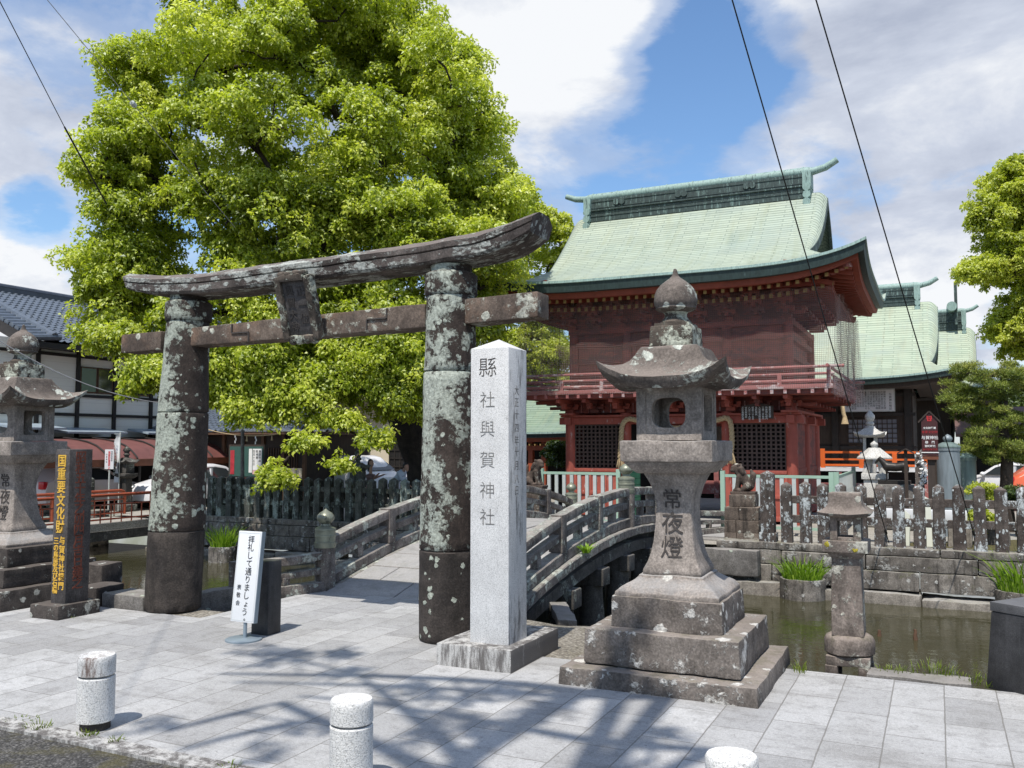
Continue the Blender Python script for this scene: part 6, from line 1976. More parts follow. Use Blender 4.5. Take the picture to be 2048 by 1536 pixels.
# ================================================================== PEOPLE
def person(label, hip, chest, head, face, knees, hands, top, cat='person', long_hair=True):
    T = thing('person', label, cat, (hip[0], hip[1], 0), group='two people by the fence')
    hip, chest, head = Vector(hip), Vector(chest), Vector(head)
    f = Vector(face).normalized()
    side = f.cross(Vector((0, 0, 1))).normalized()
    neck = chest + (head - chest) * 0.45
    k = 0.74
    skin = [(head + Vector((0, 0, 0.02)), 0.078 * k, head - Vector((0, 0, 0.03)) + f * 0.02 * k, 0.066 * k), (head - Vector((0, 0, 0.05)) + f * 0.035 * k, 0.045 * k, head - Vector((0, 0, 0.06)) + f * 0.04 * k, 0.04 * k),
            (head + f * 0.085 * k, 0.016 * k, head - Vector((0, 0, 0.02)) + f * 0.092 * k, 0.016 * k), (neck, 0.045 * k, chest, 0.06 * k), (head, 0.05 * k, neck, 0.045 * k)]
    cloth, legs = [(chest, 0.12 * k, hip + (chest - hip) * 0.3, 0.115 * k), (hip + (chest - hip) * 0.35, 0.118 * k, hip, 0.125 * k)], []
    for i, s_ in enumerate((-1, 1)):
        sh = chest + side * (0.155 * k * s_) + Vector((0, 0, 0.02))
        hd = Vector(hands[i])
        el = (sh + hd) / 2 + Vector((0, 0, -0.07)) - f * 0.04
        cloth += [(sh, 0.055 * k, sh.lerp(el, 0.8), 0.046 * k), (chest, 0.09 * k, sh, 0.058 * k)]
        skin += [(sh.lerp(el, 0.5), 0.038 * k, el, 0.036 * k), (el, 0.036 * k, hd, 0.025 * k)]
        d = (hd - el).normalized()
        for q in range(4):
            b0 = hd + side * (0.014 * (q - 1.5) * k) + d * 0.03 * k
            skin.append((hd, 0.02 * k, b0, 0.011 * k)); skin.append((b0, 0.010 * k, b0 + d * (0.05 + 0.008 * (q in (1, 2))) * k + Vector((0, 0, -0.015)), 0.008 * k))
        skin.append((hd, 0.014 * k, hd + side * (0.035 * s_ * k) + d * 0.025 * k, 0.009 * k))
        kn = Vector(knees[i])
        ft = Vector((kn.x - f.x * 0.04, kn.y - f.y * 0.04, 0.05))
        legs += [(hip + side * 0.065 * k * s_, 0.092 * k, kn, 0.062 * k), (kn, 0.062 * k, ft, 0.042 * k), (ft, 0.042 * k, ft + f * 0.12 * k - Vector((0, 0, 0.02)), 0.035 * k)]
    blob('body', skin, M['skin'], T, 0.009, 2)
    blob('top', cloth, M[top], T, 0.012, 3)
    blob('trousers', legs, M['trousers'], T, 0.012, 3)
    hair = [(head + Vector((0, 0, 0.045 * k)) - f * 0.015, 0.082 * k, head - f * 0.04 * k, 0.078 * k)]
    if long_hair: hair.append((head - f * 0.05 * k, 0.07 * k, neck - f * 0.05 * k, 0.045 * k))
    blob('hair', hair, M['hair'], T, 0.011, 2)
    return T


P1 = gY(741, 926, 16.3)
x, z = P1.x, P1.z
person('seated person with dark hair and dusty top behind the shaded fence', (x - 0.07, 16.35, 0.52), (x - 0.02, 16.33, 0.90), (x + 0.0, 16.32, z), (1, -0.1, 0), ((x + 0.26, 16.24, 0.52), (x + 0.27, 16.44, 0.52)), ((x + 0.27, 16.22, 0.98), (x + 0.26, 16.44, 0.95)), 'shirt_dark')
P2 = gY(808, 934, 16.3)
x, z = P2.x, P2.z
person('person in a pale blue shirt bending forward beside the tree trunk', (x - 0.36, 16.4, 0.72), (x - 0.10, 16.36, 0.98), (x + 0.02, 16.35, z), (1, -0.1, -0.5), ((x - 0.22, 16.30, 0.40), (x - 0.24, 16.50, 0.40)), ((x + 0.05, 16.28, 0.72), (x + 0.04, 16.48, 0.72)), 'shirt_blue', long_hair=False)
m = MB(); m.box(P1.x - 0.5, P1.x + 0.15, 16.22, 16.52, 0, 0.42)
tag(m.build('stone_bench', M['kerb'], bevel=0.02), 'low stone bench under the seated person', 'bench')


# ================================================================== LEFT: SMALL DARK LANTERNS, RED BRIDGE, BANNERS
def dark_lantern(x, y, h, label, mat='pier'):
    T = thing('stone_lantern', label, 'stone lantern', (x, y, 0), group='small dark stone lanterns across the pond')
    k = h / 1.6
    m = MB(); m.sq(x, y, [(0, 0.2 * k, 0.2 * k), (0.15 * k, 0.2 * k, 0.2 * k), (0.16 * k, 0.12 * k, 0.12 * k), (0.8 * k, 0.10 * k, 0.10 * k)]); m.build('shaft', M[mat], T, bevel=0.012, rough=(0.06, 0.006, 6))
    m = MB(); m.sq(x, y, [(0.80 * k, 0.12 * k, 0.12 * k), (0.86 * k, 0.2 * k, 0.2 * k), (0.93 * k, 0.2 * k, 0.2 * k)]); m.build('platform', M[mat], T, bevel=0.012)
    m = MB(); m.sq(x, y, [(0.93 * k, 0.13 * k, 0.13 * k), (1.16 * k, 0.13 * k, 0.13 * k)]); m.build('fire_box', M[mat], T, bevel=0.012, rough=(0.05, 0.01, 8))
    m = MB(); square_roof(m, x, y, [(0.07 * k, 1.32 * k), (0.09 * k, 1.30 * k), (0.13 * k, 1.25 * k), (0.22 * k, 1.21 * k)], 0.05 * k, 0.1 * k, 1.155 * k, 0.06 * k); m.build('roof', M[mat], T, rough=(0.05, 0.012, 9), smooth=45)
    m = MB(); m.lathe((x, y, 0), [(0.06 * k, 1.31 * k), (0.05 * k, 1.36 * k), (0.085 * k, 1.40 * k), (0.05 * k, 1.44 * k), (0.09 * k, 1.50 * k), (0.06 * k, 1.57 * k), (0, 1.6 * k)], 16); m.build('jewel', M[mat], T, smooth=60, rough=(0.04, 0.006, 9))


p = gY(254, 893, 15.6); dark_lantern(p.x, 15.6, p.z, 'small dark stone lantern between the banner and the white car', 'pier')
p = gY(716, 900, 15.4); dark_lantern(p.x, 15.4, p.z, 'small dark lantern in deep shade behind the fence, beside the seated person', 'fence_sh')

T = thing('red_footbridge', 'low footbridge with orange red pipe railings', 'bridge', (-16.7, 11, 0))
m = MB(); m.box(-17.35, -15.95, 4.5, 15.2, -0.22, -0.06); m.build('deck', M['sand'], T)
m = MB(); m.box(-17.38, -15.92, 4.5, 15.2, -0.42, -0.221); m.build('girder', M['pier'], T)
for X, y1 in ((-16.0, 14.72), (-17.3, 15.1)):
    m = MB()
    pts = [(X, 4.6, 0.53), (X, y1 - 0.12, 0.53), (X, y1 - 0.03, 0.50), (X, y1, 0.40), (X, y1, -0.06)] if X < -17 else [(X, 4.6, 0.53), (X, y1 + 0.15, 0.53)]
    m.tube(pts, 0.035, 10); m.build('top_pipe', M['orange_red'], T, smooth=60)
    m = MB(); m.tube([(X, 4.6, 0.33), (X, y1, 0.33)], 0.016, 8); m.build('middle_pipe', M['orange_red'], T)
    m = MB(); m.tube([(X, 4.6, 0.02), (X, y1, 0.02)], 0.018, 8); m.build('bottom_pipe', M['orange_red'], T)
    k = 0
    y = y1 - 0.02
    while y > 10.5:
        m = MB()
        big = k % 7 == 0
        if k == 0 and X < -17: k += 1; y -= 0.27; continue
        m.tube([(X, y, -0.06), (X, y, 0.52 if big else 0.33)], 0.04 if big else 0.014, 8)
        m.build('rail_post' if big else 'baluster', M['orange_red'], T)
        y -= 0.27; k += 1

masonry_bank = thing('pond_wall', 'dark stone bank under the red footbridge', 'stone wall', (-18.0, 11, -0.7))
for z0, z1 in ((-1.0, -0.5), (-0.5, -0.26), (-0.26, -0.03)):
    m = MB()
    y = 6.5
    while y < 14.3:
        L = min(random.uniform(0.6, 1.3), 14.36 - y)
        j = random.uniform(-0.03, 0.03)
        m.box(-18.4, -17.85 + j, y + 0.006, y + L - 0.006, z0 + 0.004, z1)
        y += L
    m.build('wall_course', M['fence_sh'], masonry_bank, bevel=0.02, rough=(0.15, 0.02, 3))
m = MB(); m.box(-70, -18.3, 6.43, 14.37, -1.1, -0.06)
tag(m.build('bank', M['soil'], smooth=None), kind='structure')
a = gY(236, 868, 15.4)
T = thing('banner', 'tall white banner with faded writing on a thin pole', 'banner', (a.x, 15.4, 0))
m = MB(); m.tube([(a.x + 0.08, 15.4, 0), (a.x + 0.08, 15.4, a.z + 0.06)], 0.013, 8); m.tube([(a.x + 0.11, 15.4, a.z), (a.x - 0.12, 15.4, a.z)], 0.008, 6); m.build('pole', M['grey_metal'], T)
m = MB()
m.grid(lambda u, v: (a.x + 0.07 - (0.19 - 0.10 * max(0, v - 0.65) / 0.35 * 0.5) * u * (0.35 + 0.65 * min(1, v * 6)), 15.4 + 0.03 * math.sin(v * 7 + u * 4) + 0.05 * u * math.sin(v * 3), a.z - 0.01 - v * 1.16), 6, 24)
f_ = m.build('cloth', M['board_white'], T, smooth=80, fix=False)
for k, c in enumerate('与賀神社参拝者駐車場'):
    lettering('lettering', c, M['grey_metal'], f_, (a.x - 0.015, 15.33, a.z - 0.16 - 0.088 * k), 0.075, depth=0.001)
a, b = gY(209, 938, 15.2), gY(226, 899, 15.2)
T = thing('parking_notice', 'white placard with red and black writing on a post beside the banner', 'sign', (a.x, 15.2, 0))
m = MB(); m.tube([((a.x + b.x) / 2, 15.23, 0), ((a.x + b.x) / 2, 15.23, b.z)], 0.02, 8); m.build('post', M['grey_metal'], T)
m = MB(); m.box(a.x, b.x + 0.03, 15.2, 15.215, a.z, b.z); s = m.build('panel', M['board_white'], T)
for k, c in enumerate('無断駐車禁止'):
    lettering('lettering', c, M['ink_red'], s, ((a.x + b.x) / 2 + 0.02, 15.198, b.z - 0.075 - 0.072 * k), 0.082, depth=0.001, bold=0.001)
for k, c in enumerate('参拝者専用'):
    lettering('lettering', c, M['ink'], s, (b.x - 0.03, 15.198, b.z - 0.06 - 0.05 * k), 0.05, depth=0.001)
for k, c in enumerate('与賀神社'):
    lettering('lettering', c, M['ink'], s, (a.x + 0.065, 15.198, b.z - 0.12 - 0.06 * k), 0.045, depth=0.001)
xs = [-19.4 + 0.26 * k for k in range(7)]
tamagaki('short run of dark stone fence behind the red footbridge', xs, 'fence_sh', 0.86, 0.16, ((0.36, 0.46), (0.62, 0.72)))

# ------------------------------------------------------------------ tile roofs
def tiles(T, name, p0, p1, q0, q1, mat, tw=0.2, tl=0.24, amp=0.035):
    """tiled slope: p0-p1 along the eave, q0-q1 along the top"""
    p0, p1, q0, q1 = map(Vector, (p0, p1, q0, q1))
    nt_ = max(2, int((p1 - p0).length / tw)); nr = max(2, int((q0 - p0).length / tl))
    nrm = (p1 - p0).cross(q0 - p0).normalized()
    if nrm.z < 0: nrm = -nrm
    m = MB()
    sub = 6

    def fn(u, v):
        a, b = p0.lerp(p1, u), q0.lerp(q1, u)
        vv = v * nr
        row = min(int(vv + 1e-6), nr - 1)
        fr_ = vv - row
        c = a.lerp(b, v)
        ph = (u * nt_) % 1.0
        wave = amp * math.cos(2 * math.pi * ph) ** 1 if True else 0
        wave = amp * (max(0, math.cos(2 * math.pi * ph)) * 1.1 - 0.25 * max(0, -math.cos(2 * math.pi * ph)))
        return c + nrm * (wave + 0.028 * (1 - fr_))
    o = len(m.v)
    vs = []
    for r in range(nr):
        vs += [r / nr + 1e-9, (r + 0.97) / nr]
    vs.append(1.0)
    nu = nt_ * sub
    for v in vs:
        for i in range(nu + 1): m.v.append(tuple(fn(i / nu, v)))
    for j in range(len(vs) - 1):
        for i in range(nu):
            a_ = j * (nu + 1) + i
            m.f.append((a_, a_ + 1, a_ + nu + 2, a_ + nu + 1))
    return m.build(name, M[mat], T, smooth=50, fix=False)


# ------------------------------------------------------------------ two-storey office house on the left
Hs = thing('white_house', 'two storey white house with dark timbers and blue grey tiled roof', 'house', (-24, 21, 0))
HX = -21.0
ys, ye = 13.2, 27.7
m = MB(); m.box(-30, HX, ys, ye, 0, 4.3); m.build('wall', M['siding'], Hs)
eZ = 4.22
rf = tiles(Hs, 'roof', (-20.35, 15.3, eZ), (-20.35, ye + 0.6, eZ), (-24.5, 15.3, eZ + 1.82), (-24.5, ye + 0.6, eZ + 1.82), 'tile')
m = MB(); m.add([(-20.38, 15.3, eZ - 0.06), (-20.38, ye + 0.6, eZ - 0.06), (-24.5, ye + 0.6, eZ + 1.74), (-24.5, 15.3, eZ + 1.74)], [(0, 1, 2, 3)]); m.build('roof_underside', M['timber'], rf, fix=False)
m = MB(); m.box(-24.65, -24.35, 15.2, ye + 0.7, eZ + 1.72, eZ + 1.93); m.tube([(-24.5, 15.15, eZ + 1.96), (-24.5, ye + 0.75, eZ + 1.96)], 0.10, 10); m.build('ridge', M['tile_dark'], rf)
m = MB()
for k in range(22):                                            # verge tiles along the near gable edge
    t = k / 21
    x, z = -20.3 - 4.2 * t, eZ + 0.03 + 1.82 * t
    m.tube([(x, 15.55, z + 0.10), (x + 0.02, 14.75, z + 0.02)], 0.085, 8)
m.tube([(-20.25, 15.35, eZ + 0.12), (-24.4, 15.35, eZ + 1.95)], 0.11, 8)
m.build('verge_tiles', M['tile'], rf)
m = MB(); m.bar((-20.3, 14.75, eZ - 0.12), (-24.5, 14.75, eZ + 1.71), 0.08, 0.26); m.build('verge_board', M['timber'], rf)
m = MB(); m.box(-20.4, -20.25, 14.8, ye + 0.6, eZ - 0.18, eZ - 0.04); m.build('gutter', M['timber'], rf)
m = MB(); m.box(HX + 0.0005, -20.41, 14.8, ye + 0.6, eZ - 0.14, eZ - 0.08); m.build('eave_soffit', M['timber'], rf)
posts = [15.45, 16.65, 17.85, 19.15, 20.45, 21.75, 23.05, 24.4, 25.75, 27.6]
for y in posts:
    m = MB(); m.box(HX + 0.001, HX + 0.06, y - 0.05, y + 0.05, 0, 4.1); m.build('timber_post', M['timber'], Hs)
m = MB()
for z in (2.40, 2.92, 3.98): m.box(HX + 0.001, HX + 0.045, ys, ye, z - 0.04, z + 0.04)
m.build('timber_beam', M['timber'], Hs)
for y0, y1, pane in ((16.72, 17.25, 'glass_green'), (17.27, 17.78, 'glass'), (17.92, 18.5, 'glass'), (18.52, 19.08, 'glass'), (21.9, 22.4, 'glass'), (22.42, 22.98, 'glass')):
    m = MB(); m.box(HX + 0.001, HX + 0.035, y0, y1, 3.0, 3.72); w_ = m.build('window', M['brownwood'], Hs)
    m = MB(); m.box(HX + 0.0355, HX + 0.042, y0 + 0.035, y1 - 0.035, 3.04, 3.68); m.build('pane', M[pane], w_)
for x0, y0, y1, z in ((-20.0, 14.2, 15.6, 2.02), (-20.0, 15.65, 17.5, 1.93), (-20.1, 18.3, 20.0, 1.93)):
    m = MB(); m.loft([[(HX + 0.07, y0, z + 0.12), (x0, y0, z), (x0, y0, z - 0.05), (HX + 0.07, y0, z + 0.07)], [(HX + 0.07, y1, z + 0.12), (x0, y1, z), (x0, y1, z - 0.05), (HX + 0.07, y1, z + 0.07)]]); m.build('porch_roof', M['awning_sheet'], Hs)
m = MB(); m.box(HX + 0.002, -20.2, 13.6, 20.0, 0, 1.80); m.build('porch_shade', M['inside'], Hs)  # near-black box stands for the shade beneath the porch roofs
Aw = thing('awning', 'long maroon canopy in front of the white house', 'awning', (-19, 16, 0))
m = MB()
m.grid(lambda u, v: (-19.9 + 1.65 * v ** 0.9, 12.8 + 7.0 * u, 1.74 - 0.16 * v - 0.36 * v ** 4), 30, 14); m.build('cover', M['maroon'], Aw, smooth=60, fix=False)
m = MB(); m.box(-18.27, -18.22, 12.8, 19.8, 1.06, 1.235); m.build('valance', M['maroon_lo'], Aw)
for k in range(9):
    y = 12.85 + 0.86 * k
    m = MB(); m.tube([(-19.9 + 1.65 * t ** 0.9, y, 1.775 - 0.16 * t - 0.36 * t ** 4) for t in (0, .25, .5, .7, .85, .95, 1)], 0.022, 6); m.build('rib', M['timber'], Aw)
for y in (13.2, 16.4, 19.6):
    m = MB(); m.tube([(-18.3, y, 0), (-18.3, y, 1.2)], 0.035, 8); m.build('leg', M['timber'], Aw)

# ------------------------------------------------------------------ shrine office with tiled roof
O = thing('shrine_office', 'low timber office with blue grey tiled roof behind the shaded fence', 'building', (-18.4, 21, 0))
ox0, ox1, oy0, oy1 = -21.0, -15.15, 19.0, 23.0
ez, rz_ = 1.96, 2.72
rr = tiles(O, 'roof', (ox0, oy0, ez), (ox1, oy0, ez), (ox0, 21.0, rz_), (ox1 - 1.6, 21.0, rz_), 'tile', 0.19, 0.2, 0.03)
tiles(O, 'roof_hip', (ox1, oy0, ez), (ox1, oy1, ez), (ox1 - 1.6, 21.0, rz_), (ox1 - 1.6, 21.02, rz_), 'tile', 0.19, 0.2, 0.03)
m = MB(); m.tube([(ox1, oy0, ez + 0.06), (ox1 - 1.6, 21.0, rz_ + 0.06)], 0.09, 8); m.tube([(ox0, 21.0, rz_ + 0.08), (ox1 - 1.6, 21.0, rz_ + 0.08)], 0.12, 8); m.build('ridge', M['tile_dark'], rr)
m = MB(); m.box(ox0, ox1 - 0.03, oy0 + 0.03, oy1 - 0.03, ez - 0.09, ez - 0.012); m.build('eave', M['brownwood'], rr)
m = MB(); m.box(ox0, ox1 - 0.45, oy0 + 0.55, oy1 - 0.4, 0, ez - 0.092); m.build('wall', M['darkwood'], O)
for k in range(8):
    x = ox0 + 0.4 + 0.72 * k
    m = MB(); m.box(x - 0.05, x + 0.05, oy0 + 0.47, oy0 + 0.549, 0, ez - 0.092); m.build('post', M['brownwood'], O)
m = MB()
for k in range(60):
    x = ox0 + 0.4 + 0.09 * k
    if x < ox1 - 0.6: m.box(x - 0.012, x + 0.012, oy0 + 0.52, oy0 + 0.5495, 0.3, 1.5)
m.build('wall_lattice', M['brownwood'], O, smooth=None)
m = MB(); m.box(-16.55, -15.62, oy0 + 0.50, oy0 + 0.548, 0.3, 0.95); m.build('pale_panel', M['cream'], O)

a, b = gY(459, 952, 18.2), gY(527, 893, 18.2)
T = thing('notice_case', 'dark framed notice case with red and white posters before the office', 'notice board', ((a.x + b.x) / 2, 18.2, 0))
m = MB(); m.box(a.x - 0.04, b.x + 0.04, 18.2, 18.3, a.z - 0.04, b.z + 0.05); f_ = m.build('frame', M['darkwood'], T)
m = MB(); m.box(a.x, b.x, 18.19, 18.199, a.z, b.z); s = m.build('felt', plain('green_felt', (0.035, 0.09, 0.075), 0.8, 0.1), T)
for x in (a.x, b.x): m = MB(); m.box(x - 0.04, x + 0.04, 18.21, 18.29, 0, a.z - 0.041); m.build('leg', M['darkwood'], T)
m = MB(); m.box(a.x + 0.03, a.x + 0.17, 18.183, 18.189, a.z + 0.05, b.z - 0.1); m.build('red_poster', M['red_poster'], s)
m = MB(); m.box(b.x - 0.47, b.x - 0.36, 18.183, 18.189, a.z + 0.1, b.z - 0.06); m.box(b.x - 0.34, b.x - 0.04, 18.183, 18.189, a.z + 0.17, b.z - 0.06); m.build('white_poster', M['paper'], s)
m = MB(); m.box(b.x - 0.34, b.x - 0.04, 18.182, 18.189, a.z + 0.06, a.z + 0.165); m.build('poster_strip', M['pink_paper'], s)
for k, tx in enumerate(('春季例祭', '御神輿', '四月十五日')):
    lettering('lettering', tx, M['ink'], s, (b.x - 0.10 - 0.10 * k, 18.181, b.z - 0.13), 0.075, depth=0.0006, pitch=1.1)
p = gY(485, 868, 17.4)
T = thing('bamboo_pole', 'pale bare pole standing before the notice case', 'pole', (p.x, 17.4, 0))
m = MB(); m.tube([(p.x + 0.04, 17.4, 0), (p.x + 0.02, 17.4, 0.9), (p.x, 17.4, p.z + 0.1)], [0.055, 0.05, 0.042], 10); m.build('pole', M['kerb'], T)
T = thing('sacred_rope', 'thin straw rope with white paper zigzags hung before the office', 'rope', (p.x, 17.42, 1.7))
r0, r1 = gY(412, 858, 17.42), gY(556, 868, 17.42)
pts = [r0.lerp(r1, t) - Vector((0, 0, 0.10 * 4 * t * (1 - t))) for t in [k / 20 for k in range(21)]]
m = MB(); m.tube(pts, 0.012, 6); m.build('cord', M['rope'], T)
for t, kind in ((0.42, 'paper'), (0.58, 'rope'), (0.70, 'paper'), (0.92, 'rope')):
    q = r0.lerp(r1, t) - Vector((0, 0, 0.4 * t * (1 - t)))
    m = MB()
    if kind == 'paper':
        for z in range(3): m.box(q.x - 0.02 + 0.025 * (z % 2), q.x + 0.015 + 0.025 * (z % 2), 17.415, 17.419, q.z - 0.07 * (z + 1), q.z - 0.07 * z)
        m.build('paper_zigzag', M['paper'], T)
    else:
        m.tube([q, q - Vector((0, 0, 0.14))], [0.008, 0.03], 6); m.build('straw_tuft', M['rope'], T)

C = thing('cream_building', 'cream plastered building with dark lattice windows beyond the office', 'building', (-20, 31, 0))
m = MB(); m.box(-26, -14.2, 29.6, 35, 0, 3.4); m.build('wall', M['cream'], C)
m = MB(); m.loft([[(-26.5, 28.9, 3.3), (-26.5, 32.3, 4.9), (-26.5, 35.6, 3.3)], [(-13.6, 28.9, 3.3), (-13.6, 32.3, 4.9), (-13.6, 35.6, 3.3)]]); m.build('roof', M['brown_tile'], C)
for k in range(3):
    x0 = -19.4 + 1.85 * k
    m = MB(); m.box(x0, x0 + 1.5, 29.53, 29.599, 0.4, 2.0); w_ = m.build('window', M['inside'], C)
    m = MB()
    for q in range(7): m.box(x0 + 0.25 * q - 0.02, x0 + 0.25 * q + 0.02, 29.50, 29.529, 0.4, 2.0)
    for q in range(6): m.box(x0, x0 + 1.5, 29.492, 29.4995, 0.4 + 0.32 * q - 0.02, 0.4 + 0.32 * q + 0.02)
    m.build('window_bars', M['timber'], w_, smooth=None)

q0, q1 = gY(1684, 806, 26.2), gY(1690, 848, 26.2)
T = thing('straw_rope_end', 'hanging straw rope end with tassel under the hall eaves beside the text board', 'rope', tuple(q0))
m = MB(); m.tube([q0 + Vector((-0.3, 0, 0.05)), q0 + Vector((-0.08, 0, 0.04)), q0, q0.lerp(q1, 0.5), q1 - Vector((0, 0, -0.18))], [0.055] * 5, 8); m.build('cord', M['rope'], T, smooth=60)
m = MB(); m.lathe((q1.x, q1.y, q1.z), [(0.05, 0.2), (0.06, 0.16), (0.10, 0.0), (0.0, 0.01)], 14); m.build('tassel', M['rope'], T)

# ================================================================== OVERHEAD WIRES
def beyond(a, b, k):
    return Vector(a) + (Vector(b) - Vector(a)) * k


def wire(label, p0, p1, r, mat, sag=0.0, n=16, knobs=()):
    T = thing('overhead_wire', label, 'wire', p0)
    p0, p1 = Vector(p0), Vector(p1)
    m = MB(); m.tube([p0.lerp(p1, k / n) - Vector((0, 0, sag * 4 * (k / n) * (1 - k / n))) for k in range(n + 1)], r, 6); m.build('strand', M[mat], T)
    for t, rr in knobs:
        q = p0.lerp(p1, t)
        d = (p1 - p0).normalized() * 0.06
        m = MB(); m.tube([q - d, q - d * 0.6, q + d * 0.6, q + d], [r, rr, rr, r], 8); m.build('clamp', M['grey_metal' if mat != 'cable' else 'cable'], T)


wire('black guy wire crossing the gate roof, ending at the fence foot', gY(1778, 1086, 14.66), beyond(gY(1778, 1086, 14.66), atd(1437, -95, 8.0), 2.6), 0.0075, 'cable', knobs=((0.0115, 0.02),))
wire('black guy wire crossing the worship hall roof, ending at the fence foot', gY(1954, 1089, 14.66), beyond(gY(1954, 1089, 14.66), atd(1604, -95, 8.0), 2.6), 0.0075, 'cable', knobs=((0.0115, 0.02),))
wire('thin black cable ending in a dark sleeve before the big tree', beyond(atd(129, 254, 11.5), atd(-20, -35, 9.0), 4.5), atd(129, 254, 11.5), 0.006, 'cable')
wire('thick dark guard sleeve hanging from the cable before the big tree', atd(129, 254, 11.5), atd(213, 408, 13.0), 0.013, 'cable')
wire('thin pale cable with round insulator crossing the big tree', beyond(atd(470, 455, 14.6), atd(85, -12, 10.0), 2.8), atd(470, 455, 14.6), 0.0045, 'cable_grey', n=40, knobs=((0.78, 0.035),))
wire('slack grey cable hanging past the lantern behind the gilded post', atd(-10, 676, 8.0), atd(322, 806, 9.2), 0.0042, 'cable_grey', sag=0.10)


# ================================================================== FOLIAGE
rng = np.random.default_rng(5)


def leaf_mesh(name, pos, nrm, axis, length, width, tint, mat, parent, fold=0.18, off=(0, 0, 0)):
    n = len(pos)
    nrm = nrm / np.linalg.norm(nrm, axis=1, keepdims=True)
    axis = axis - nrm * np.sum(axis * nrm, axis=1, keepdims=True)
    axis /= np.linalg.norm(axis, axis=1, keepdims=True) + 1e-9
    side = np.cross(nrm, axis)
    L = length[:, None]; W = width[:, None]
    base = pos - np.array(off)
    v0 = base
    v1 = base + axis * L * 0.45 + side * W * 0.5 + nrm * L * fold
    v2 = base + axis * L - nrm * L * 0.10
    v3 = base + axis * L * 0.45 - side * W * 0.5 + nrm * L * fold
    V = np.empty((n, 4, 3)); V[:, 0], V[:, 1], V[:, 2], V[:, 3] = v0, v1, v2, v3
    me = bpy.data.meshes.new(name)
    me.vertices.add(n * 4); me.loops.add(n * 4); me.polygons.add(n)
    me.vertices.foreach_set('co', V.reshape(-1).astype(np.float32))
    me.loops.foreach_set('vertex_index', np.arange(n * 4, dtype=np.int32))
    me.polygons.foreach_set('loop_start', np.arange(0, n * 4, 4, dtype=np.int32))
    me.polygons.foreach_set('loop_total', np.full(n, 4, dtype=np.int32))
    at = me.attributes.new('tint', 'FLOAT', 'FACE')
    at.data.foreach_set('value', np.clip(tint, 0, 1).astype(np.float32))
    me.update(); me.validate()
    return link_mesh(name, me, M[mat], parent)


def unit(n):
    v = rng.normal(size=(n, 3))
    return v / np.linalg.norm(v, axis=1, keepdims=True)


RV = np.array((math.cos(YAW), math.sin(YAW), 0)); FV = np.array((-math.sin(YAW), math.cos(YAW), 0)); UV_ = np.array((0, 0, 1.0))


def ell_puffs(specs, rmin, rmax, shell=0.72):
    """specs: (px, py, rx, ry, distance, depth radius m, count) -> centres and radii of the leaf clumps"""
    C, Rr = [], []
    for px, py, rx, ry, d, rd, n in specs:
        c = np.array(atd(px, py, d)); k = d / F_PX
        u = unit(n)
        rad = np.where(rng.random(n) < shell, rng.uniform(0.80, 1.0, n), rng.uniform(0.25, 0.8, n))[:, None]
        rr = rng.uniform(rmin, rmax, n)
        ax = np.maximum(np.array((rx * k, rd, ry * k)) - rr.mean() * 0.8, 0.08)
        q = u * rad
        C.append(c + q[:, :1] * RV * ax[0] + q[:, 1:2] * FV * ax[1] + q[:, 2:3] * UV_ * ax[2]); Rr.append(rr)
    return np.concatenate(C), np.concatenate(Rr)


def crown(name, C, Rr, per, mat, parent, leaf=(0.10, 0.055), flat=0.72, hang=0.6, off=(0, 0, 0), clump_tint=0.22, up_bias=0.35, K=9):
    n = np.maximum((per * (Rr / Rr.mean()) ** 2).astype(int), 8)
    idx = np.repeat(np.arange(len(C)), n)
    N = len(idx)
    u = unit(N)
    u[:, 2] = np.where(u[:, 2] < -0.5, -u[:, 2] * rng.uniform(0.2, 1.0, N), u[:, 2])
    u /= np.linalg.norm(u, axis=1, keepdims=True)
    lump = 0.82 + 0.28 * np.sin(u[:, 0] * 5.1 + idx * 1.7) * np.sin(u[:, 1] * 4.3 + idx * 2.9)
    rad = rng.uniform(0.55, 1.05, N) ** 0.6 * lump
    # every clump is a handful of ragged tufts round its own centre
    sd = unit(len(C) * K).reshape(len(C), K, 3)
    sd[:, :, 2] = np.where(sd[:, :, 2] < -0.35, -sd[:, :, 2] * 0.6, sd[:, :, 2])
    sr = rng.uniform(0.45, 1.02, (len(C), K)); ss = rng.uniform(0.26, 0.52, (len(C), K)); st = rng.normal(0, 0.13, (len(C), K))
    kk = rng.integers(0, K, N)
    sc = sd[idx, kk] * sr[idx, kk][:, None]
    loc = sc + u * (rad * ss[idx, kk])[:, None]
    p = C[idx] + loc * Rr[idx][:, None] * np.array((1, 1, flat))
    rad = np.linalg.norm(loc, axis=1) * 0.8
    u = u * 0.65 + loc * 0.5
    nr = u * 0.55 + UV_ * up_bias + rng.normal(size=(N, 3)) * 0.55
    ax = u * 0.6 + rng.normal(size=(N, 3)) * 0.6 - UV_ * hang
    ct = rng.normal(0, clump_tint, len(C))
    tint = 0.47 + ct[idx] + st[idx, kk] + rng.normal(0, 0.16, N) + 0.5 * (rad - 0.62)  # leaves darker towards the clump's middle, lighter at its tips
    tint = np.where(rng.random(N) < 0.03, 1.0, tint)
    L = leaf[0] * rng.uniform(0.7, 1.3, N); W = leaf[1] * rng.uniform(0.75, 1.25, N)
    return leaf_mesh(name, p, nr, ax, L, W, tint, mat, parent, off=off)


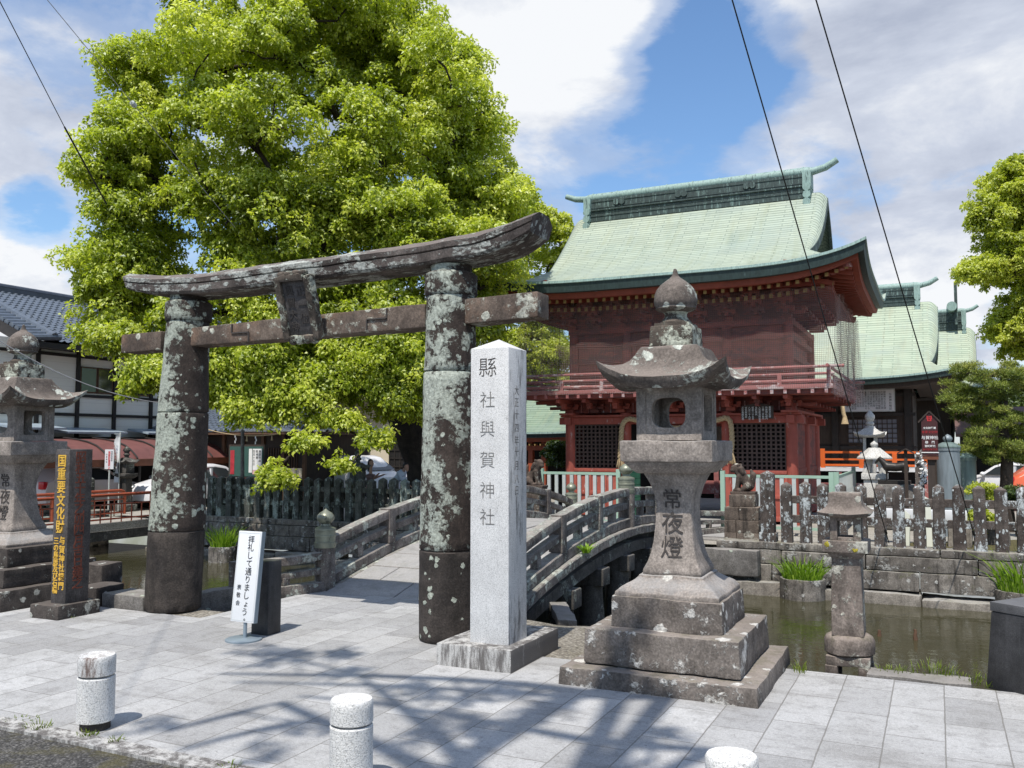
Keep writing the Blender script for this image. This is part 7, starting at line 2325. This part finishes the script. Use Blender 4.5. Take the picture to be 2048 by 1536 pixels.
def skeleton(root_pts, root_r, tips, rtip=0.012, mat='bark', parent=None, name='branches', wob=0.10, grow=2.3, cap_r=0.3, up=0.0):
    """limbs grown to every tip from the nearest point of the tree so far; thickness from what they carry"""
    P = [np.array(p, float) for p in root_pts]
    par = [-1] + list(range(len(P) - 1))
    root_n = len(P)
    order = np.argsort([np.linalg.norm(t - P[-1]) for t in tips])
    for i in order:
        t = np.array(tips[i])
        A = np.array(P)
        d = np.linalg.norm(A - t, axis=1) + 0.35 * np.maximum(0, A[:, 2] - t[2])
        d[:max(1, root_n - 3)] += 3.0
        j = int(np.argmin(d))
        a = P[j]
        L = np.linalg.norm(t - a)
        k = max(2, int(L / 0.28))
        prev = j
        mid = unit(1)[0] * L * wob
        dirp = (P[j] - P[par[j]]) if par[j] >= 0 else UV_
        dirp = dirp / (np.linalg.norm(dirp) + 1e-9) * L * 0.22
        for q in range(1, k + 1):
            s = q / k
            w = 4 * s * (1 - s)
            P.append(a + (t - a) * s + mid * w + dirp * w * (1 - s) + UV_ * up * w * L + rng.normal(size=3) * 0.012)
            par.append(prev); prev = len(P) - 1
    n = len(P)
    kids = [[] for _ in range(n)]
    for i in range(1, n): kids[par[i]].append(i)
    load = np.zeros(n)
    for i in range(n - 1, -1, -1):
        load[i] = rtip ** grow if not kids[i] else sum(load[c] for c in kids[i])
    rad = np.minimum(load ** (1 / grow), cap_r)
    for i in range(min(root_n, len(root_r))): rad[i] = max(root_r[i], 0.01)
    m = MB()
    done = [False] * n
    for i in range(n):
        for c in kids[i]:
            if done[c]: continue
            big = max(kids[i], key=lambda z: load[z]) == c
            if i != 0 and big: continue
            ch = [i, c]
            done[c] = True
            cur = c
            while kids[cur]:
                nx = max(kids[cur], key=lambda z: load[z])
                done[nx] = True
                ch.append(nx); cur = nx
            rr = [min(rad[ch[1]], rad[ch[0]]) if q == 0 and i != 0 else rad[z] for q, z in enumerate(ch)]
            m.tube([P[z] for z in ch], rr, 10 if max(rr) > 0.12 else 6 if max(rr) > 0.03 else 4)
    return m.build(name, M[mat], parent, smooth=80, fix=False)


# ---- the big camphor
base = gY(862, 1010, 17.4); base.z = 0
TR = thing('camphor_tree', 'huge bright green camphor tree behind the torii', 'tree', base)
spec = [(650, 300, 400, 330, 18.8, 3.6, 165), (560, 70, 330, 160, 18.8, 2.6, 62), (770, 100, 170, 110, 19.2, 2.2, 26), (262, 395, 120, 180, 18.2, 2.0, 42), (265, 190, 90, 110, 18.4, 1.3, 18), (240, 580, 105, 120, 17.8, 1.7, 32), (910, 270, 115, 190, 19.3, 2.4, 46),
        (985, 430, 92, 110, 19.0, 1.8, 24), (940, 560, 110, 80, 18.6, 1.6, 16), (620, 640, 330, 130, 17.8, 2.2, 66), (310, 770, 62, 75, 17.0, 0.7, 10), (500, 750, 115, 95, 16.6, 0.9, 26), (640, 790, 140, 52, 16.8, 0.8, 26), (540, 830, 120, 30, 16.5, 0.6, 14), (800, 815, 60, 50, 17.0, 0.8, 10), (460, 800, 60, 40, 16.6, 0.5, 8), (250, 690, 90, 60, 17.2, 0.9, 10),
        (790, 740, 100, 115, 17.0, 1.1, 24), (690, 735, 150, 90, 17.6, 1.3, 34), (700, 480, 380, 160, 17.0, 1.2, 60), (955, 660, 60, 90, 18.6, 1.0, 14), (675, 850, 105, 34, 16.2, 0.7, 9), (600, 895, 60, 45, 15.9, 0.4, 6), (552, 965, 42, 42, 15.7, 0.3, 5), (740, 890, 90, 22, 16.0, 0.4, 6), (680, 940, 60, 16, 15.8, 0.25, 3)]
spec = [s_[:6] + (max(3, int(s_[6] * 0.80)),) for s_ in spec]
C, Rr = ell_puffs(spec, 0.42, 0.84)
small = np.zeros(len(C), bool)
small[-sum(s_[6] for s_ in spec[-5:]):] = True
Rr[small] *= 0.46
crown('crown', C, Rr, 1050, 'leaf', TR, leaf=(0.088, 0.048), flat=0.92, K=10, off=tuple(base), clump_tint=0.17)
tr = [np.array(base) + np.array(v) for v in ((0, 0, -0.05), (0.0, 0, 0.35), (-0.03, 0, 0.8), (-0.12, -0.02, 1.25), (-0.35, -0.08, 1.75), (-0.65, -0.15, 2.35), (-0.8, -0.1, 3.1), (-0.85, 0.0, 4.0))]
skeleton(tr, [0.72, 0.58, 0.52, 0.50, 0.47, 0.42, 0.38, 0.33], C, 0.020, 'bark', TR, 'trunk', cap_r=0.20, grow=2.3, wob=0.2)

# ---- other trees
def tree(label, px_base, py_base, d, specs, mat, leaf, per, r, trunk_r=0.16, name='tree', flat=0.75, hang=0.3, group=None, bark='bark', kink=0.3, rtip=0.012, z0=0.0, up_bias=0.35):
    b = atd(px_base, py_base, d); b.z = z0
    T = thing(name, label, 'tree', b, group=group)
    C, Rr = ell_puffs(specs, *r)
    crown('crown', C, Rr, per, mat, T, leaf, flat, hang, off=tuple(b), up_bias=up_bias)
    top = np.mean(C, axis=0)
    b_ = np.array(b)
    tr = [b_ + (np.array((top[0], top[1], top[2])) - b_) * t + np.array((kink * math.sin(t * 5) * 0.3, 0, 0)) for t in (0, 0.15, 0.35, 0.55, 0.75)]
    skeleton(tr, [trunk_r * 1.25, trunk_r, trunk_r * 0.9, trunk_r * 0.75, trunk_r * 0.6], C, rtip, bark, T, 'trunk', cap_r=trunk_r * 0.7)
    return T


tree('tall yellow green tree rising behind the pine', 2085, 1000, 30, [(2075, 390, 125, 110, 30, 1.6, 84), (2060, 520, 140, 115, 30, 1.8, 92), (2075, 660, 100, 95, 30, 1.5, 60), (2150, 450, 140, 180, 30.5, 2, 60), (1968, 440, 48, 60, 29.5, 0.7, 14), (1958, 550, 42, 45, 29.5, 0.6, 12)], 'leaf_y', (0.11, 0.065), 640, (0.42, 0.72), 0.3, name='broadleaf_tree')
tree('yellow green tree filling the gap between the torii and the gate', 1050, 900, 30, [(1060, 560, 120, 170, 30, 2.2, 64), (1060, 760, 120, 120, 29.5, 2.0, 60), (1112, 460, 42, 45, 30, 0.9, 12)], 'leaf_y', (0.11, 0.065), 560, (0.45, 0.8), 0.3, name='broadleaf_tree')
tree('dark bushy tree in the shade beside the side shrine', 1122, 960, 24, [(1118, 915, 30, 42, 24, 0.5, 12)], 'leaf_d', (0.07, 0.04), 500, (0.2, 0.34), 0.07, name='shrub_tree')
tree('bright maple like tree behind the hall corner', 1880, 900, 38, [(1885, 795, 50, 55, 38, 1.2, 20), (1940, 830, 60, 50, 40, 1.4, 20)], 'leaf_y', (0.12, 0.07), 380, (0.35, 0.6), 0.14, name='broadleaf_tree')
tree('dark green tree behind the pine, above the low building', 2000, 900, 44, [(1985, 820, 70, 55, 44, 1.8, 26), (2080, 800, 80, 60, 44, 2, 26)], 'far_leaf', (0.14, 0.08), 380, (0.5, 0.8), 0.2, name='broadleaf_tree')

# ---- the pine: flat layered pads of needles
pb = gY(2012, 1000, 19.2); pb.z = 0
PT = thing('pine_tree', 'garden pine with flat layered pads of yellow green needles', 'tree', pb)
pads = []
for px, py, w, h, n in ((2000, 750, 60, 22, 9), (1950, 745, 35, 14, 4), (1925, 790, 36, 15, 5), (1990, 795, 60, 20, 8), (2050, 770, 50, 30, 8), (1960, 835, 50, 16, 6), (2040, 845, 55, 22, 8), (1985, 870, 45, 16, 5), (1950, 905, 34, 12, 4), (2030, 900, 60, 16, 7), (2070, 900, 50, 30, 6), (1910, 770, 22, 8, 2), (2090, 820, 40, 60, 8), (1915, 818, 24, 9, 3), (1985, 915, 30, 8, 3)):
    for k in range(int(n * 2.3)):
        q = atd(px + random.uniform(-w, w), py + random.uniform(-h, h), 16.9 + random.uniform(-0.55, 0.55))
        pads.append(np.array(q))
C = np.array(pads); Rr = rng.uniform(0.12, 0.22, len(C))
n_ = np.full(len(C), 340)
idx = np.repeat(np.arange(len(C)), n_)
N = len(idx)
u = unit(N)
tuft = C[idx] + unit(N) * (Rr[idx] * rng.random(N) ** 0.5)[:, None] * np.array((1, 1, 0.42))
ax = u + UV_ * 0.75
leaf_mesh('crown', tuft, unit(N), ax, rng.uniform(0.055, 0.10, N), np.full(N, 0.013), 0.45 + rng.normal(0, 0.22, len(C))[idx] + rng.normal(0, 0.15, N), 'needle', PT, fold=0.02, off=tuple(pb))
tr = [np.array(pb) + np.array(v) for v in ((0, 0, -0.02), (-0.03, 0, 0.4), (0.02, 0, 0.9), (0.05, 0, 1.5), (-0.02, 0, 2.1), (0.05, 0, 2.7), (0.0, 0, 3.05))]
skeleton(tr, [0.15, 0.125, 0.115, 0.105, 0.09, 0.07, 0.04], C, 0.010, 'bark_pine', PT, 'trunk', cap_r=0.05, wob=0.12)

# ---- low bushes behind the fence
for k, (px, py, rx, ry, d, lab, mt) in enumerate(((1965, 985, 34, 24, 15.6, 'round azalea bush with reddish tips behind the fence', 'leaf_y'), (2030, 992, 32, 15, 15.9, 'clipped low green bush beside the azalea', 'leaf_d'), (1955, 1040, 26, 22, 14.4, 'sparse young bush on the moss close behind the fence', 'leaf_y'))):
    c = atd(px, py, d)
    T = thing('garden_bush', lab, 'bush', (c.x, c.y, 0), group='low bushes in the moss garden')
    C, Rr = ell_puffs([(px, py, rx, ry, d, 0.3, 14), (px, py + 20, rx * 0.8, ry, d, 0.25, 6)], 0.10, 0.2)
    crown('foliage', C, Rr, 170, mt, T, (0.045, 0.025), 0.8, 0.0, off=(c.x, c.y, 0))
    m = MB()
    for q in C[::2]: m.tube([(c.x, c.y, 0), (c.x + (q[0] - c.x) * 0.4, c.y + (q[1] - c.y) * 0.4, q[2] * 0.5), tuple(q)], [0.014, 0.009, 0.004], 4)
    m.build('stems', M['bark'], T, fix=False)


# ---- blades: irises in pots, weeds
def blades(name, c, rad, n, hmin, hmax, w, mat, parent, lean=0.35, off=(0, 0, 0)):
    V, F_, tt = [], [], []
    for _ in range(n):
        a = random.uniform(0, 6.283); r = rad * math.sqrt(random.random())
        b0 = Vector((c[0] + r * math.cos(a), c[1] + r * math.sin(a), c[2])) - Vector(off)
        h = random.uniform(hmin, hmax)
        la = a + random.uniform(-0.8, 0.8); ln = lean * h * random.uniform(0.2, 1.2)
        d = Vector((math.cos(la), math.sin(la), 0))
        s = Vector((-d.y, d.x, 0)) if random.random() < 0.5 else Vector((1, 0.2, 0))
        o = len(V)
        for t, ww in ((0, 0.7), (0.35, 1.0), (0.7, 0.75), (1, 0.05)):
            q = b0 + d * (ln * t * t) + Vector((0, 0, h * (t - 0.18 * t ** 3 * (ln / h))))
            V += [q - s * (w * ww / 2), q + s * (w * ww / 2)]
        for k in range(3): F_.append((o + 2 * k, o + 2 * k + 1, o + 2 * k + 3, o + 2 * k + 2)); tt.append(random.gauss(0.5, 0.22))
    me = bpy.data.meshes.new(name)
    me.from_pydata([tuple(v) for v in V], [], F_)
    at = me.attributes.new('tint', 'FLOAT', 'FACE'); at.data.foreach_set('value', [min(1, max(0, t)) for t in tt])
    return link_mesh(name, me, M[mat], parent)


for px, py, r, hb, n, lab in ((1606, 1196, 0.33, 0.42, 210, 'round stone tub of bright green iris leaves beside the little pond lantern'), (446, 1120, 0.27, 0.52, 150, 'tub of dark green iris leaves in shade behind the white notice'), (2050, 1225, 0.36, 0.62, 230, 'tall iris clump in a tub behind the dark granite block')):
    c = gz(px, py, -0.7)
    if px < 500: c = Vector((gY(446, 1100, 13.6).x, 13.6, -0.7))
    T = thing('iris_tub', lab, 'planter', (c.x, c.y, -0.7), group='tubs of iris in the pond')
    m = MB(); m.lathe((c.x, c.y, 0), [(r * 0.97, -0.95), (r, -0.75), (r * 1.03, -0.43), (r * 1.0, -0.40), (r * 0.88, -0.40), (r * 0.86, -0.45), (0.0, -0.45)], 32); m.build('tub', M['wall'], T, rough=(0.07, 0.01, 6), smooth=50)
    blades('leaves', (c.x, c.y, -0.46), r * 0.85, int(n * 1.3), hb * 0.35, hb * 1.12, 0.017, 'grassy', T, 0.75, off=(c.x, c.y, -0.7))
weeds = []
for px, py, n, h, rad in ((1600, 1343, 26, 0.10, 0.06), (1790, 1345, 50, 0.06, 0.12), (1868, 1345, 60, 0.10, 0.18), (1935, 1358, 60, 0.05, 0.14), (175, 1470, 40, 0.045, 0.06), (75, 1455, 40, 0.05, 0.08), (232, 1482, 24, 0.045, 0.05), (460, 1533, 30, 0.04, 0.06), (40, 1440, 30, 0.03, 0.10), (1975, 1372, 20, 0.05, 0.06), (690, 1180, 26, 0.03, 0.10), (140, 1236, 10, 0.03, 0.05)):
    c = gz(px, py, 0.0)
    o = blades('weed_tuft', (0, 0, 0), rad, n, h * 0.4, h, 0.006, 'weed', None, 0.7)
    o.location = (c.x, c.y, -0.005)
    lab = {1600: 'thin weed at the foot of the big lantern steps', 1790: 'weed patch at the pond edge beside the little lantern', 1868: 'taller dry weeds at the pond edge', 1935: 'low green weeds before the dark granite block', 175: 'weed tuft at the foot of the stained bollard', 75: 'weed tuft on the asphalt edge, farther from the stained bollard', 232: 'small weed on the kerb beyond the stained bollard foot', 460: 'weed on the kerb at the bottom edge', 40: 'sparse weed on the asphalt near the picture edge', 1975: 'weed at the corner of the dark granite block', 690: 'weeds at the foot of the bridge parapet', 140: 'tiny weed before the gilded post'}[px]
    tag(o, lab, 'weed', 'weeds in the paving edges', 'stuff')
c = gX(1172, 1106, -3.78)
o = blades('fern_tuft', (0, 0, 0), 0.05, 34, 0.08, 0.16, 0.02, 'grassy', None, 1.2); o.location = c
tag(o, 'bright green fern growing from the side of the stone bridge', 'fern')

# ---- far woods closing the horizon
c = []
for k in range(260):
    a = random.uniform(-1.35, 1.25)
    d = random.uniform(75, 95)
    c.append((d * math.sin(a - YAW * 0.2), d * math.cos(a - YAW * 0.2), random.uniform(0.5, 3.6)))
C = np.array(c); Rr = rng.uniform(1.4, 2.4, len(C))
tag(crown('far_woods', C, Rr, 150, 'far_leaf', None, (0.5, 0.3), 0.8, 0.2), kind='stuff')

# ---- unseen tree added out of the picture, its limbs shaped to shade the pavement
sb = Vector((-3.6, -1.6, 0))
ST = thing('unseen_tree', 'unseen tree added beside the photographer, its sparse limbs shaped to shade the pavement', 'tree', sb)


def up_sun(p, z):
    """the point at height z whose shadow falls on p"""
    return np.array(Vector(p) - light_dir * (z / -light_dir.z))


limbs, tufts = [], []
for k, (pix, z, r0, r1) in enumerate((
        (((1330, 1395), (1180, 1385), (1040, 1368), (900, 1358), (760, 1352), (600, 1350), (440, 1347)), 9.0, 0.085, 0.022),
        (((1330, 1398), (1120, 1392), (960, 1382), (800, 1372), (640, 1368), (470, 1364)), 10.0, 0.06, 0.02),
        (((1420, 1500), (1300, 1492), (1150, 1476), (1000, 1448), (860, 1424), (720, 1402), (600, 1392)), 8.6, 0.07, 0.02),
        (((1250, 1360), (1130, 1400), (1040, 1450), (960, 1500), (880, 1560), (820, 1620)), 9.4, 0.10, 0.08),
        (((560, 1405), (480, 1425), (400, 1445), (330, 1462)), 9.0, 0.05, 0.025),
        (((640, 1440), (540, 1455), (440, 1478), (360, 1500)), 9.4, 0.05, 0.03),
        (((720, 1352), (640, 1330), (560, 1312), (480, 1300)), 9.6, 0.03, 0.012))):
    pts = [up_sun(gz(*q), z + 0.25 * math.sin(i * 1.3 + k)) for i, q in enumerate(pix)]
    rads = [r0 + (r1 - r0) * i / (len(pts) - 1) for i in range(len(pts))]
    limbs.append((pts, rads))
m = MB()
hub = np.array((-1.2, -0.9, 8.2))
trk = [np.array(sb), np.array((-3.5, -1.6, 1.5)), np.array((-3.2, -1.5, 3.5)), np.array((-2.5, -1.3, 5.6)), np.array((-1.7, -1.0, 7.4)), hub]
m.tube(trk, [0.24, 0.20, 0.18, 0.16, 0.13, 0.11], 12)
for pts, rads in limbs:
    m.tube([hub, hub * 0.5 + pts[0] * 0.5 + np.array((0, 0, 0.2))] + pts, [0.07, 0.07] + rads, 8)
    for q in range(1, len(pts) - 1, 2):
        e = pts[q] + unit(1)[0] * 0.55
        m.tube([pts[q], (pts[q] + e) / 2 + unit(1)[0] * 0.05, e], [rads[q] * 0.5, rads[q] * 0.35, 0.008], 5)
        tufts.append(e)
m.build('trunk', M['bark'], ST, smooth=80, fix=False)
for q in ((505, 1300), (575, 1312), (665, 1308), (700, 1345), (1010, 1395), (1090, 1420), (900, 1440), (300, 1455), (1330, 1470)):
    tufts.append(up_sun(gz(*q), 9.5))
C = np.array(tufts); Rr = rng.uniform(0.13, 0.24, len(C))
crown('crown', C, Rr, 70, 'leaf', ST, (0.10, 0.055), off=tuple(sb))
